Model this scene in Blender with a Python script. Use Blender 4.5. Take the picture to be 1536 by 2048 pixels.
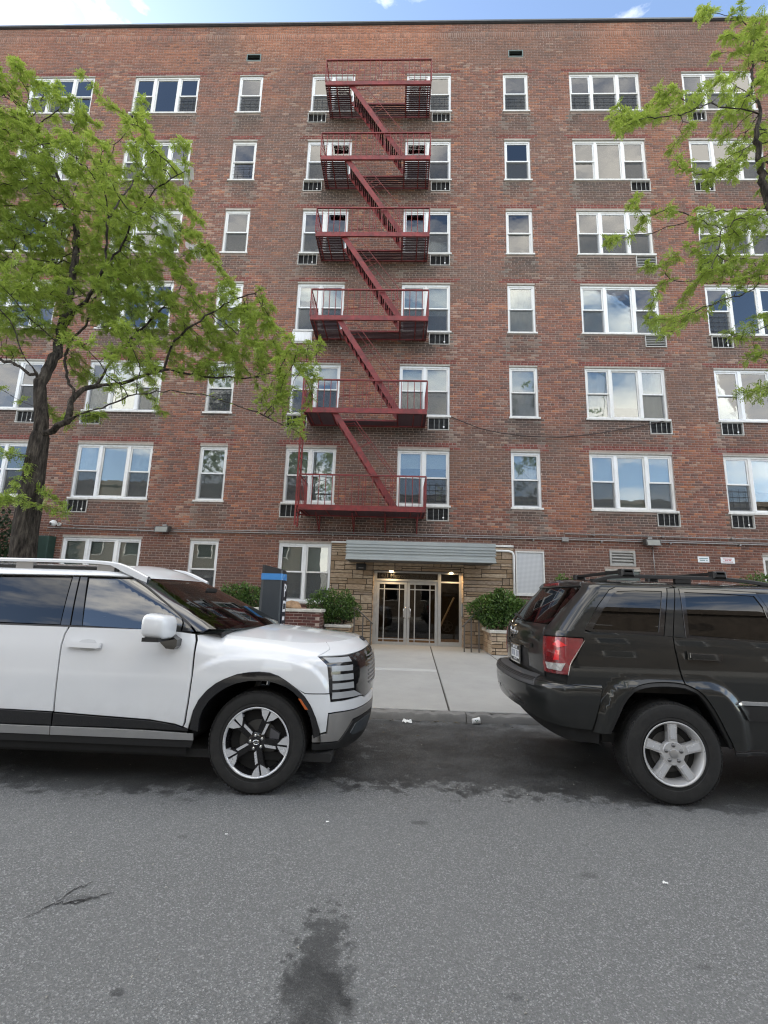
import bpy, bmesh, math, random
import numpy as np
from math import radians as RAD, sin, cos, pi
from mathutils import Vector, Matrix
from mathutils.geometry import delaunay_2d_cdt
random.seed(7); rng = np.random.default_rng(7)
scene = bpy.context.scene; COL = scene.collection
for o in list(bpy.data.objects): bpy.data.objects.remove(o)
# ---------------------------------------------------------------- camera
cd = bpy.data.cameras.new('camera'); cam = bpy.data.objects.new('camera', cd); COL.objects.link(cam); scene.camera = cam
cd.sensor_fit = 'HORIZONTAL'; cd.sensor_width = 36.0; cd.lens = 36.0*920/1536; cd.clip_start = .05; cd.clip_end = 900
_p, _y, _r = RAD(10.53), RAD(-1.97), RAD(1.74)
_f = Vector((sin(_y)*cos(_p), cos(_y)*cos(_p), sin(_p))); _rt = Vector((cos(_y), -sin(_y), 0)); _up = _rt.cross(_f)
_r2 = cos(_r)*_rt + sin(_r)*_up; _u2 = -sin(_r)*_rt + cos(_r)*_up
M = Matrix((( _r2.x, _u2.x, -_f.x, 0), (_r2.y, _u2.y, -_f.y, 0), (_r2.z, _u2.z, -_f.z, 1.54), (0, 0, 0, 1)))
cam.matrix_world = M
# ---------------------------------------------------------------- sky, sun, exposure
SUN_EL, SUN_AZ = 25.0, -70.0          # sun behind the building, a little to the left (azimuth from +Y towards +X)
world = bpy.data.worlds.new('World'); scene.world = world; world.use_nodes = True
wn, wl = world.node_tree.nodes, world.node_tree.links
for n in list(wn): wn.remove(n)
wo = wn.new('ShaderNodeOutputWorld'); bg = wn.new('ShaderNodeBackground'); sky = wn.new('ShaderNodeTexSky')
sky.sky_type = 'NISHITA'; sky.sun_disc = False; sky.sun_elevation = RAD(SUN_EL); sky.sun_rotation = RAD(SUN_AZ)
sky.air_density = .8; sky.dust_density = .8; sky.ozone_density = 0.4
bg.inputs['Strength'].default_value = .15
# broken cloud brightened to add fill light, shifted to leave the visible sky clearer
tc = wn.new('ShaderNodeTexCoord'); mp = wn.new('ShaderNodeMapping'); mp.inputs['Scale'].default_value = (1, 1, 2.6); mp.inputs['Location'].default_value = (189.14, 75.46, 118.58)
cn = wn.new('ShaderNodeTexNoise'); cn.inputs['Scale'].default_value = 2.3; cn.inputs['Detail'].default_value = 9; cn.inputs['Roughness'].default_value = .58
cr = wn.new('ShaderNodeValToRGB'); cr.color_ramp.elements[0].position = .45; cr.color_ramp.elements[1].position = .60
cr.color_ramp.elements[1].color = (.9, .9, .9, 1)
mx = wn.new('ShaderNodeMixRGB'); mx.inputs['Color2'].default_value = (8.2, 7.8, 7.0, 1)
wl.new(tc.outputs['Generated'], mp.inputs['Vector']); wl.new(mp.outputs['Vector'], cn.inputs['Vector']); wl.new(cn.outputs['Fac'], cr.inputs['Fac'])
wl.new(cr.outputs['Color'], mx.inputs['Fac']); wl.new(sky.outputs['Color'], mx.inputs['Color1']); wl.new(mx.outputs['Color'], bg.inputs['Color']); wl.new(bg.outputs['Background'], wo.inputs['Surface'])
sd = bpy.data.lights.new('sun', 'SUN'); sd.energy = 3.0; sd.angle = RAD(.55); sd.color = (1, .93, .82)
sun = bpy.data.objects.new('sun', sd); COL.objects.link(sun)
_sv = Vector((sin(RAD(SUN_AZ))*cos(RAD(SUN_EL)), cos(RAD(SUN_AZ))*cos(RAD(SUN_EL)), sin(RAD(SUN_EL))))
sun.rotation_euler = (-_sv).to_track_quat('-Z', 'Y').to_euler(); sun.location = _sv*60
scene.view_settings.view_transform = 'Standard'; scene.view_settings.look = 'None'; scene.view_settings.gamma = 1; scene.view_settings.use_curve_mapping = False
scene.view_settings.exposure = 1.8

scene.render.engine = 'CYCLES'; scene.cycles.use_adaptive_sampling = False; scene.cycles.use_denoising = True; scene.cycles.denoising_input_passes = 'RGB_ALBEDO_NORMAL'; scene.cycles.denoising_prefilter = 'ACCURATE'; scene.cycles.filter_width = 1.2; scene.cycles.sample_clamp_indirect = 4.0
# ---------------------------------------------------------------- helpers
ORG = {}                                  # world origin of every object's local space
def org(o): return ORG.get(o.name, Vector((0, 0, 0))) if o is not None else Vector((0, 0, 0))
def props(o, label=None, cat=None, group=None, kind=None):
    if label: o['label'] = label
    if cat: o['category'] = cat
    if group: o['group'] = group
    if kind: o['kind'] = kind
    return o
def thing(name, label, cat, loc=(0, 0, 0), group=None):
    o = bpy.data.objects.new(name, None); COL.objects.link(o); o.location = loc; o.empty_display_size = .2
    ORG[o.name] = Vector(loc); return props(o, label, cat, group)
def link(name, me, parent=None, mat=None):
    o = bpy.data.objects.new(name, me); COL.objects.link(o)
    if parent is not None: o.parent = parent
    ORG[o.name] = org(parent)
    if mat is not None and me is not None and not me.materials: me.materials.append(mat)
    return o
class MB:
    def __init__(s): s.v = []; s.f = []
    def add(s, vs, fs):
        n = len(s.v); s.v.extend([tuple(p) for p in vs]); s.f.extend([tuple(i + n for i in q) for q in fs]); return s
    def quad(s, a, b, c, d): return s.add([a, b, c, d], [(0, 1, 2, 3)])
    def box(s, x0, x1, y0, y1, z0, z1):
        return s.add([(x0,y0,z0),(x1,y0,z0),(x1,y1,z0),(x0,y1,z0),(x0,y0,z1),(x1,y0,z1),(x1,y1,z1),(x0,y1,z1)],
                     [(0,3,2,1),(4,5,6,7),(0,1,5,4),(1,2,6,5),(2,3,7,6),(3,0,4,7)])
    def bbox(s, x0, x1, y0, y1, z0, z1, b=.01):
        """box with its four front (-y) edges chamfered"""
        return s.add([(x0+b,y0,z0+b),(x1-b,y0,z0+b),(x1-b,y0,z1-b),(x0+b,y0,z1-b),(x0,y0+b,z0),(x1,y0+b,z0),(x1,y0+b,z1),(x0,y0+b,z1),(x0,y1,z0),(x1,y1,z0),(x1,y1,z1),(x0,y1,z1)],
                     [(0,1,2,3),(4,5,1,0),(5,6,2,1),(6,7,3,2),(7,4,0,3),(8,9,5,4),(9,10,6,5),(10,11,7,6),(11,8,4,7),(11,10,9,8)])
    def ring(s, x0, x1, z0, z1, w, y0, y1):
        """rectangular frame in the x-z plane, front at y0"""
        wl, wr, wb, wt = w if isinstance(w, tuple) else (w,)*4
        a, b, c, d = x0+wl, x1-wr, z0+wb, z1-wt
        s.box(x0, a, y0, y1, z0, z1); s.box(b, x1, y0, y1, z0, z1); s.box(a, b, y0, y1, d, z1); s.box(a, b, y0, y1, z0, c); return s
    def bar(s, p, q, w, h=None):
        h = h or w; p = Vector(p); q = Vector(q); d = (q-p).normalized()
        up = Vector((0, 0, 1)) if abs(d.z) < .95 else Vector((0, 1, 0))
        a = d.cross(up).normalized()*w/2; b = a.cross(d).normalized()*h/2
        return s.add([p-a-b, p+a-b, p+a+b, p-a+b, q-a-b, q+a-b, q+a+b, q-a+b], [(0,3,2,1),(4,5,6,7),(0,1,5,4),(1,2,6,5),(2,3,7,6),(3,0,4,7)])
    def tube(s, pts, r, n=8, cap=True, jit=None):
        pts = [Vector(p) for p in pts]; rs = r if hasattr(r, '__len__') else [r]*len(pts)
        base = len(s.v); a = None
        for i, p in enumerate(pts):
            d = ((pts[i+1] if i+1 < len(pts) else p) - (pts[i-1] if i else p)).normalized()
            if a is None: a = d.orthogonal().normalized()
            a = (a - a.dot(d)*d); a = a.normalized() if a.length > 1e-6 else d.orthogonal().normalized()
            b = d.cross(a)
            for k in range(n):
                t = 2*pi*k/n; rr = rs[i]*(1 if jit is None else jit(i, k))
                s.v.append(tuple(p + (a*cos(t) + b*sin(t))*rr))
        for i in range(len(pts)-1):
            for k in range(n):
                s.f.append((base+i*n+k, base+i*n+(k+1) % n, base+(i+1)*n+(k+1) % n, base+(i+1)*n+k))
        if cap:
            s.f.append(tuple(base+k for k in range(n))[::-1]); s.f.append(tuple(base+(len(pts)-1)*n+k for k in range(n)))
        return s
    def lathe(s, prof, c=(0, 0, 0), axis='z', n=24):
        """profile of (radius, height) pairs turned round an axis"""
        base = len(s.v)
        for r, h in prof:
            for k in range(n):
                t = 2*pi*k/n
                p = (r*cos(t), r*sin(t), h) if axis == 'z' else ((r*cos(t), h, r*sin(t)) if axis == 'y' else (h, r*cos(t), r*sin(t)))
                s.v.append((p[0]+c[0], p[1]+c[1], p[2]+c[2]))
        for i in range(len(prof)-1):
            for k in range(n):
                q = (base+i*n+k, base+i*n+(k+1) % n, base+(i+1)*n+(k+1) % n, base+(i+1)*n+k)
                s.f.append(q if axis != 'y' else q[::-1])
        return s
    def prism(s, poly, lo, hi, axis='z'):
        n = len(poly)
        def P(p, h): return (p[0], p[1], h) if axis == 'z' else ((p[0], h, p[1]) if axis == 'y' else (h, p[0], p[1]))
        s.add([P(p, lo) for p in poly] + [P(p, hi) for p in poly], [tuple(range(n))[::-1], tuple(range(n, 2*n))] + [(i, (i+1) % n, n+(i+1) % n, n+i) for i in range(n)]); return s
    def obj(s, name, mat, parent=None, smooth=False, fix=False):
        o0 = org(parent); me = bpy.data.meshes.new(name)
        me.from_pydata([(p[0]-o0.x, p[1]-o0.y, p[2]-o0.z) for p in s.v], [], s.f)
        if fix:
            bm = bmesh.new(); bm.from_mesh(me); bmesh.ops.recalc_face_normals(bm, faces=bm.faces); bm.to_mesh(me); bm.free()
        if smooth is True: me.polygons.foreach_set('use_smooth', [True]*len(me.polygons))
        elif smooth: me.polygons.foreach_set('use_smooth', [True]*len(me.polygons)); me.set_sharp_from_angle(angle=RAD(smooth))
        me.materials.append(mat); me.update()
        return link(name, me, parent)
def text_mesh(body, size, name, mat, parent, origin, xdir, ydir, extrude=.002, bold=0.0, align='CENTER', squeeze=1.0):
    cu = bpy.data.curves.new(name, 'FONT'); cu.body = body; cu.size = size; cu.extrude = extrude; cu.align_x = align; cu.align_y = 'CENTER'; cu.offset = bold; cu.resolution_u = 2
    t = bpy.data.objects.new('tmp', cu); COL.objects.link(t); dg = bpy.context.evaluated_depsgraph_get(); me = bpy.data.meshes.new_from_object(t.evaluated_get(dg))
    bpy.data.objects.remove(t); bpy.data.curves.remove(cu)
    X = Vector(xdir).normalized(); Y = Vector(ydir).normalized(); Z = X.cross(Y); o0 = Vector(origin) - org(parent)
    for v in me.vertices: v.co = o0 + X*v.co.x*squeeze + Y*v.co.y + Z*v.co.z
    me.name = name; me.materials.clear(); me.materials.append(mat); return link(name, me, parent)
def copy_tree(o, parent=None):
    c = o.copy(); COL.objects.link(c); ORG[c.name] = org(o)
    if parent is not None: c.parent = parent; 
    for ch in list(o.children): copy_tree(ch, c)
    return c
# ---------------------------------------------------------------- materials
def srgb(r, g, b):
    f = lambda c: ((c/255)/12.92 if c/255 <= .04045 else ((c/255+.055)/1.055)**2.4); return (f(r), f(g), f(b), 1)
class NT:
    def __init__(s, m): s.t = m.node_tree; s.n = s.t.nodes; s.l = s.t.links
    def new(s, typ, **kw):
        n = s.n.new('ShaderNode'+typ)
        for k, v in kw.items():
            if k.startswith('_'): setattr(n, k[1:], v)
            else:
                key = k.replace('__', ' '); i = n.inputs[int(key[1:])] if key[0] == 'i' and key[1:].isdigit() else n.inputs[key]
                if hasattr(v, 'is_linked') or v.__class__.__name__.startswith('NodeSocket'): s.l.new(v, i)
                else: i.default_value = v
        return n
    def ramp(s, fac, *stops):
        r = s.new('ValToRGB', Fac=fac); e = r.color_ramp.elements
        while len(e) < len(stops): e.new(.5)
        for el, (p, c) in zip(e, stops): el.position = p; el.color = c if len(c) == 4 else tuple(c)+(1,)
        return r.outputs['Color']
    def mix(s, fac, a, b, mode='MIX'):
        m = s.new('MixRGB', _blend_type=mode)
        for i, v in ((0, fac), (1, a), (2, b)):
            if v.__class__.__name__.startswith('NodeSocket'): s.l.new(v, m.inputs[i])
            else: m.inputs[i].default_value = v if i == 0 or len(v) == 4 else tuple(v)+(1,)
        return m.outputs['Color']
    def math(s, op, a, b=0., c=None):
        m = s.new('Math', _operation=op)
        for i, v in enumerate((a, b, c)):
            if v is None: continue
            if v.__class__.__name__.startswith('NodeSocket'): s.l.new(v, m.inputs[i])
            else: m.inputs[i].default_value = v
        return m.outputs[0]
    def noise(s, vec, scale, detail=4, rough=.55, out='Fac'):
        n = s.new('TexNoise', Scale=scale, Detail=detail, Roughness=rough)
        if vec is not None: s.l.new(vec, n.inputs['Vector'])
        return n.outputs[out]
    def bump(s, h, strength=.3, dist=.01): return s.new('Bump', Strength=strength, Distance=dist, Height=h).outputs['Normal']
    def pos(s): return s.new('NewGeometry').outputs['Position']
def mat0(name):
    m = bpy.data.materials.new(name); m.use_nodes = True; t = NT(m); b = t.n['Principled BSDF']; return m, t, b
def mat(name, col, rough=.5, metal=0., var=.12, scale=6., bump=0., bscale=80., spec=.5, coat=0., grime=None):
    """principled material whose colour and gloss are broken up by noise in object space"""
    m, t, b = mat0(name); c = tuple(col)[:3]
    v = t.new('TexCoord').outputs['Object']
    n = t.noise(v, scale, 5, .6)
    lo = tuple(x*(1-var) for x in c); hi = tuple(min(1, x*(1+var)) for x in c)
    colr = t.ramp(n, (.3, lo), (.7, hi))
    if grime:
        g = t.ramp(t.noise(v, grime[1], 6, .65), (.48, (0, 0, 0)), (.72, (1, 1, 1))); colr = t.mix(t.math('MULTIPLY', g, grime[2]), colr, grime[0])
    t.l.new(colr, b.inputs['Base Color'])
    r = t.new('MapRange', Value=t.noise(v, scale*2.3, 4), **{'To__Min': max(.02, rough-.08), 'To__Max': min(1, rough+.1)}); t.l.new(r.outputs[0], b.inputs['Roughness'])
    b.inputs['Metallic'].default_value = metal; b.inputs['Specular IOR Level'].default_value = spec; b.inputs['Coat Weight'].default_value = coat; b.inputs['Coat Roughness'].default_value = .03
    if bump: t.l.new(t.bump(t.noise(v, bscale, 4), bump, .004), b.inputs['Normal'])
    return m
def glass_mat(name, tint=(.75, .8, .78), ior=1.5, boost=0., rough=.0, wob=0.):
    m, t, b = mat0(name); t.n.remove(b); out = t.n['Material Output']
    fr = t.new('Fresnel', IOR=ior).outputs[0]
    if boost: fr = t.math('MINIMUM', t.math('ADD', fr, boost), 1.)
    tr = t.new('BsdfTransparent', Color=tuple(tint)+(1,)).outputs[0]; gl = t.new('BsdfGlossy', Roughness=rough)
    if wob:
        nb = t.bump(t.noise(t.new('TexCoord').outputs['Object'], 1.7, 2), wob, .05); t.l.new(nb, gl.inputs['Normal'])
    mxs = t.new('MixShader', Fac=fr, i1=tr, i2=gl.outputs[0]); t.l.new(mxs.outputs[0], out.inputs['Surface']); return m
MT = {}
MT['white_frame'] = mat('white_window_frame', (.78, .79, .80), .4, var=.05, scale=3, grime=((.45, .43, .40), 9, .35))
MT['grille_bar'] = mat('sleeve_grille_bar', (.33, .33, .31), .5)
MT['sleeve_frame'] = mat('sleeve_frame', (.50, .49, .46), .5, grime=((.25, .22, .18), 9, .5))
MT['door_glass'] = glass_mat('door_glass', (.62, .60, .55), 1.45, 0., .01, .02)
def _wf():
    m, t, b = mat0('white_window_frame'); v = t.new('TexCoord').outputs['Object']; r = t.new('ObjectInfo').outputs['Random']
    c = t.ramp(r, (0., (.80, .81, .82)), (.4, (.76, .77, .77)), (.75, (.70, .69, .66)), (1., (.80, .80, .78)))
    z = t.new('Mapping', Vector=v, Scale=(14, 14, 2.5)).outputs[0]; c = t.mix(t.ramp(t.noise(z, 1., 5, .7), (.5, (0, 0, 0)), (.8, (.5, .5, .5))), c, (.42, .39, .35))
    t.l.new(c, b.inputs['Base Color']); b.inputs['Roughness'].default_value = .42; return m
MT['white_frame'] = _wf()
MT['sill'] = mat('window_sill_paint', (.66, .65, .62), .5, var=.08, grime=((.30, .28, .25), 7, .5))
MT['glass'] = glass_mat('window_glass', (.80, .84, .83), 1.52, .10, 0., .035)
MT['dark_room'] = mat('dark_room', (.035, .034, .033), .9, var=.3)
MT['screen'] = None
MT['blind'] = mat('white_blind', (.62, .62, .60), .7, var=.05, scale=2)
MT['curtain'] = mat('net_curtain', (.60, .60, .58), .8, var=.12, scale=5)
MT['blue_curtain'] = mat('blue_curtain', (.16, .27, .38), .8, var=.15, scale=5)
MT['green_curtain'] = mat('green_curtain', (.16, .20, .17), .8, var=.2, scale=5)
MT['guard'] = mat('window_guard_metal', (.045, .047, .055), .5, .3)
MT['ac_dark'] = mat('sleeve_grille_dark', (.018, .018, .02), .6)
MT['ac_beige'] = mat('sleeve_grille_beige', (.42, .37, .27), .6)
MT['soffit'] = mat('lintel_soffit', (.36, .34, .30), .8, var=.2, scale=12)
MT['red_iron'] = mat('fire_escape_red_paint', (.185, .019, .018), .5, var=.35, scale=5, bump=.2, bscale=60, grime=((.05, .016, .012), 8, .75))
MT['iron_dark'] = mat('shaded_dark_iron', (.040, .011, .013), .6, var=.25, scale=9)  # underside shade put into the iron colour of slats and treads
MT['aluminium'] = mat('brushed_aluminium', (.42, .42, .41), .42, .4, var=.08)
MT['canopy'] = mat('canopy_aluminium', (.31, .335, .335), .5, .15, var=.08, scale=2, grime=((.22, .26, .28), 4, .4))
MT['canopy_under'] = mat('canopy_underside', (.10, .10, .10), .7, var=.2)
MT['white_pipe'] = mat('white_pipe', (.74, .74, .72), .4, var=.06)
MT['conduit'] = mat('galvanised_conduit', (.27, .26, .25), .45, .6, var=.15, scale=15)
MT['black_plastic'] = mat('black_plastic', (.010, .010, .0105), .5, var=.15, bump=.1, bscale=300)
MT['black_gloss'] = mat('black_gloss', (.008, .008, .009), .06, var=.1, coat=.6)
MT['rubber'] = mat('tyre_rubber', (.010, .010, .010), .7, var=.3, scale=20, bump=.2, bscale=120, grime=((.035, .033, .03), 18, .35))
MT['cap_stone'] = mat('cap_stone', (.50, .48, .43), .8, var=.15, scale=9, bump=.3, bscale=60, grime=((.22, .2, .17), 8, .6))
MT['rail_metal'] = mat('handrail_grey_metal', (.10, .09, .08), .5, .4, var=.2)
MT['meter_grey'] = mat('meter_grey', (.035, .042, .048), .45, var=.1)
MT['meter_dark'] = mat('meter_dark_face', (.012, .016, .03), .3, var=.1)
MT['meter_blue'] = mat('meter_blue_band', (.045, .22, .52), .35, var=.06)
MT['print_white'] = mat('white_print', (.75, .76, .78), .5, var=.03)
MT['print_violet'] = mat('violet_print', (.18, .12, .42), .5, var=.03)
MT['print_peach'] = mat('peach_print', (.70, .48, .40), .5, var=.03)
MT['print_red'] = mat('red_print', (.50, .06, .07), .5, var=.03)
MT['print_teal'] = mat('teal_print', (.05, .17, .19), .5, var=.03)
MT['print_black'] = mat('black_print', (.012, .012, .012), .4, var=.03)
MT['sign_white'] = mat('sign_white', (.72, .74, .75), .5, var=.04)
MT['boulder'] = mat('boulder_rock', (.30, .19, .11), .85, var=.35, scale=9, bump=.6, bscale=30)
MT['soil'] = mat('planter_soil', (.045, .032, .022), .95, var=.4, bump=.6, bscale=60)
MT['paper'] = mat('paper_cup', (.78, .79, .78), .55, var=.05)
MT['plastic_film'] = None
MT['bark'] = None
MT['green_box'] = mat('green_box', (.015, .04, .03), .6, var=.2)
MT['tan_wall'] = mat('tan_brick_far', (.175, .145, .118), .9, var=.25, scale=3)
MT['chrome'] = mat('chrome_trim', (.72, .73, .74), .12, 1., var=.03)
def _screen():
    m, t, b = mat0('insect_screen'); t.n.remove(b)
    mx = t.new('MixShader', Fac=.52, i1=t.new('BsdfTransparent').outputs[0], i2=t.new('BsdfDiffuse', Color=(.10, .105, .11, 1)).outputs[0]); t.l.new(mx.outputs[0], t.n['Material Output'].inputs['Surface']); return m
MT['screen'] = _screen()
def _film():
    m, t, b = mat0('plastic_film'); t.n.remove(b)
    mx = t.new('MixShader', Fac=.6, i1=t.new('BsdfTransparent').outputs[0], i2=t.new('MixShader', Fac=.5, i1=t.new('BsdfDiffuse', Color=(.7, .74, .76, 1)).outputs[0], i2=t.new('BsdfTranslucent', Color=(.7, .74, .76, 1)).outputs[0]).outputs[0]); t.l.new(mx.outputs[0], t.n['Material Output'].inputs['Surface']); return m
MT['plastic_film'] = _film()
def _mesh():
    m, t, b = mat0('diamond_mesh'); v = t.new('TexCoord').outputs['Object']
    mp = t.new('Mapping', Vector=v, Rotation=(0, RAD(45), 0), Scale=(40, 40, 40)).outputs[0]
    ch = t.new('TexChecker', Vector=mp, Scale=1.0, Color1=(.56, .57, .58, 1), Color2=(.40, .41, .42, 1)).outputs[0]
    t.l.new(ch, b.inputs['Base Color']); b.inputs['Roughness'].default_value = .5; return m
MT['diamond_mesh'] = _mesh()
def emit(name, col, st):
    m, t, b = mat0(name); b.inputs['Base Color'].default_value = tuple(col)+(1,); b.inputs['Emission Color'].default_value = tuple(col)+(1,); b.inputs['Emission Strength'].default_value = st; return m
MT['lamp_warm'] = emit('warm_lamp', (1, .70, .38), 115.)
# bricks: one colour per brick comes with the geometry, weather and grain from the material
def brick_mat(name, src):
    m, t, b = mat0(name); P = t.pos()
    col = t.new('ObjectInfo').outputs['Color'] if src == 'object' else t.new('Attribute', _attribute_name='tone', _attribute_type='GEOMETRY').outputs['Color']
    n1 = t.noise(P, 22, 6, .7); n2 = t.noise(P, 90, 4, .6)
    c = t.mix(t.ramp(n1, (.35, (0, 0, 0)), (.75, (.55, .55, .55))), col, (.055, .045, .042))
    c = t.mix(t.ramp(n2, (.56, (0, 0, 0)), (.80, (.30, .30, .30))), c, (.34, .27, .23))
    t.l.new(c, b.inputs['Base Color']); b.inputs['Roughness'].default_value = .88; b.inputs['Specular IOR Level'].default_value = .25
    t.l.new(t.bump(n2, .5, .004), b.inputs['Normal']); return m
MT['brick'] = brick_mat('facade_brick', 'attr'); MT['brick_single'] = brick_mat('facade_brick_single', 'object')
def _mortar():
    m, t, b = mat0('mortar'); P = t.pos()
    z = t.new('SeparateXYZ', Vector=P).outputs[2]
    c = t.ramp(t.noise(P, 1.1, 6, .65), (.32, (.26, .20, .17)), (.68, (.44, .34, .29)))
    c = t.mix(t.ramp(t.noise(P, 35, 4, .7), (.45, (0, 0, 0)), (.8, (.6, .6, .6))), c, (.13, .11, .10))
    t.l.new(c, b.inputs['Base Color']); b.inputs['Roughness'].default_value = .95; return m
MT['mortar'] = _mortar()
def _stone():
    m, t, b = mat0('ashlar_stone'); P = t.pos(); r = t.new('ObjectInfo').outputs['Random']
    base = t.ramp(r, (.0, (.27, .19, .12)), (.3, (.40, .30, .20)), (.55, (.51, .41, .30)), (.75, (.44, .33, .23)), (.9, (.36, .29, .23)), (1., (.23, .17, .115)))
    mpv = t.new('Mapping', Vector=P, Scale=(6, 6, 26)).outputs[0]
    c = t.mix(t.ramp(t.noise(mpv, 1.4, 6, .65), (.38, (0, 0, 0)), (.7, (.8, .8, .8))), base, (.20, .125, .065))
    c = t.mix(t.ramp(t.noise(P, 5, 5, .7), (.55, (0, 0, 0)), (.75, (.55, .55, .55))), c, (.10, .08, .06))
    t.l.new(c, b.inputs['Base Color']); b.inputs['Roughness'].default_value = .85; t.l.new(t.bump(t.noise(mpv, 2.5, 6, .7), .7, .012), b.inputs['Normal']); return m
MT['stone'] = _stone()
MT['stone_joint'] = mat('stone_joint', (.03, .022, .016), .95, var=.3, scale=30)
def _asphalt():
    m, t, b = mat0('asphalt'); P = t.pos()
    sp = t.new('TexVoronoi', Vector=P, Scale=180., Randomness=1.); cellc = sp.outputs['Color']; cv = t.new('SeparateXYZ', Vector=cellc).outputs[0]
    g = t.ramp(cv, (.0, (.066, .069, .069)), (.4, (.122, .127, .127)), (.82, (.185, .190, .189)), (.97, (.40, .41, .41)))
    big = t.noise(P, .55, 5, .6); g = t.mix(t.ramp(big, (.3, (0, 0, 0)), (.7, (.45, .45, .45))), g, (.17, .176, .175))
    fine = t.noise(P, 420., 3, .7); g = t.mix(.35, g, t.ramp(fine, (.3, (.04, .04, .042)), (.7, (.25, .25, .25))))
    sx = t.new('SeparateXYZ', Vector=P); X, Y = sx.outputs[0], sx.outputs[1]
    def blob(cx, cy, rx, ry, soft=.6, ns=7., na=.9, thr=.5):
        dx = t.math('DIVIDE', t.math('SUBTRACT', X, cx), rx); dy = t.math('DIVIDE', t.math('SUBTRACT', Y, cy), ry)
        d = t.math('SQRT', t.math('ADD', t.math('MULTIPLY', dx, dx), t.math('MULTIPLY', dy, dy)))
        q = t.math('ADD', t.math('SUBTRACT', 1., d), t.math('MULTIPLY', t.math('SUBTRACT', t.noise(P, ns, 8, .72), .5), na*2))
        return t.new('MapRange', Value=q, **{'From__Min': thr-.5, 'From__Max': thr-.5+soft}).outputs[0]
    stain_shade = None
    for ai, args in enumerate(((.45, 5.75, 2.6, .85, .5, 4, 1.3, .5), (.5, 5.0, 2.2, .8, .3, 6, 2.0, .62), (1.2, 4.62, 1.5, .62, .22, 5, 1.7, .62), (-.2, 4.55, 1.0, .55, .25, 6, 1.5, .66), (-2.4, 4.2, 1.7, .5, .3, 5, 1.5, .6), (2.6, 4.3, 1.5, .45, .3, 6, 1.4, .6), (-2.6, 4.95, 2.6, .95, .4, 4, .8, .45), (3.0, 5.2, 2.4, .85, .4, 4, .8, .45), (-.285, 2.12, .17, .26, .45, 9, 1.15, .55), (-.30, 2.36, .16, .34, .25, 17, 1.9, .72), (-.27, 2.02, .11, .16, .5, 14, .6, .4), (-1.05, 2.07, .03, .022, .3, 25, .6, .45), (.503, 2.156, .035, .022, .3, 25, .6, .45), (1.144, 3.03, .06, .03, .3, 20, .8, .5), (.195, 3.57, .07, .035, .3, 16, 1.0, .5), (-1.337, 3.23, .04, .03, .3, 20, .8, .5), (1.375, 2.37, .035, .02, .3, 22, .7, .5), (-1.57, 2.6, .12, .03, .3, 14, 1.4, .6))):  # oil and damp stains, plus shade painted under the parked cars
        s = blob(*args); s = t.math('MULTIPLY', s, (.85, .9, .9, .9, .85, .85, .8, 1., 1.)[ai] if ai < 9 else (.8 if ai < 12 else .5)); stain_shade = s if stain_shade is None else t.math('MAXIMUM', stain_shade, s)
    dots = t.new('TexVoronoi', Vector=P, Scale=1.7, Randomness=1.); dd = t.math('ADD', dots.outputs['Distance'], t.math('MULTIPLY', t.noise(P, 30, 4), .05))
    dm = t.new('MapRange', Value=dd, **{'From__Min': .052, 'From__Max': .046}).outputs[0]
    stain_shade = t.math('MULTIPLY', stain_shade, t.new('MapRange', Value=t.noise(P, 2.2, 6, .7), **{'From__Min': .36, 'From__Max': .58, 'To__Min': .66, 'To__Max': 1.05}).outputs[0])
    g = t.mix(t.math('MULTIPLY', stain_shade, .88), g, (.016, .017, .018)); g = t.mix(t.math('MULTIPLY', dm, .0), g, (.02, .02, .02))
    t.l.new(g, b.inputs['Base Color'])
    ro = t.new('MapRange', Value=stain_shade, **{'To__Min': .86, 'To__Max': .55}).outputs[0]; t.l.new(ro, b.inputs['Roughness']); b.inputs['Specular IOR Level'].default_value = .4
    t.l.new(t.bump(t.math('ADD', sp.outputs['Distance'], t.math('MULTIPLY', fine, .6)), .75, .006), b.inputs['Normal']); return m
MT['asphalt'] = _asphalt()
def _concrete(name, base, vr):
    m, t, b = mat0(name); P = t.pos()
    c = t.ramp(t.noise(P, 1.6, 7, .65), (.3, tuple(x*(1-vr) for x in base)), (.7, tuple(x*(1+vr*.5) for x in base)))
    c = t.mix(t.ramp(t.noise(P, 7.5, 7, .75), (.60, (0, 0, 0)), (.78, (.55, .55, .55))), c, tuple(x*.5 for x in base))
    c = t.mix(t.ramp(t.noise(P, 130, 3, .7), (.35, (.35, .35, .35)), (.65, (0, 0, 0))), c, tuple(x*.62 for x in base))
    gv = t.new('TexVoronoi', Vector=P, Scale=3.3, Randomness=1.); gs = t.new('MapRange', Value=t.math('ADD', gv.outputs['Distance'], t.math('MULTIPLY', t.noise(P, 40, 3), .06)), **{'From__Min': .085, 'From__Max': .06}).outputs[0]
    c = t.mix(t.math('MULTIPLY', gs, .5), c, tuple(x*.3 for x in base))
    r = t.new('ObjectInfo').outputs['Random']; c = t.mix(t.math('MULTIPLY', r, .35), c, tuple(x*.72 for x in base))
    t.l.new(c, b.inputs['Base Color']); b.inputs['Roughness'].default_value = .9; t.l.new(t.bump(t.noise(P, 150, 4, .7), .35, .004), b.inputs['Normal']); return m
MT['concrete'] = _concrete('pavement_concrete', (.40, .395, .375), .16)
MT['concrete_pale'] = _concrete('pale_concrete_band', (.50, .50, .48), .12)
MT['curb'] = _concrete('curb_concrete', (.22, .215, .205), .5)
MT['gap'] = mat('joint_dirt', (.07, .065, .058), .95, var=.3)
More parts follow.
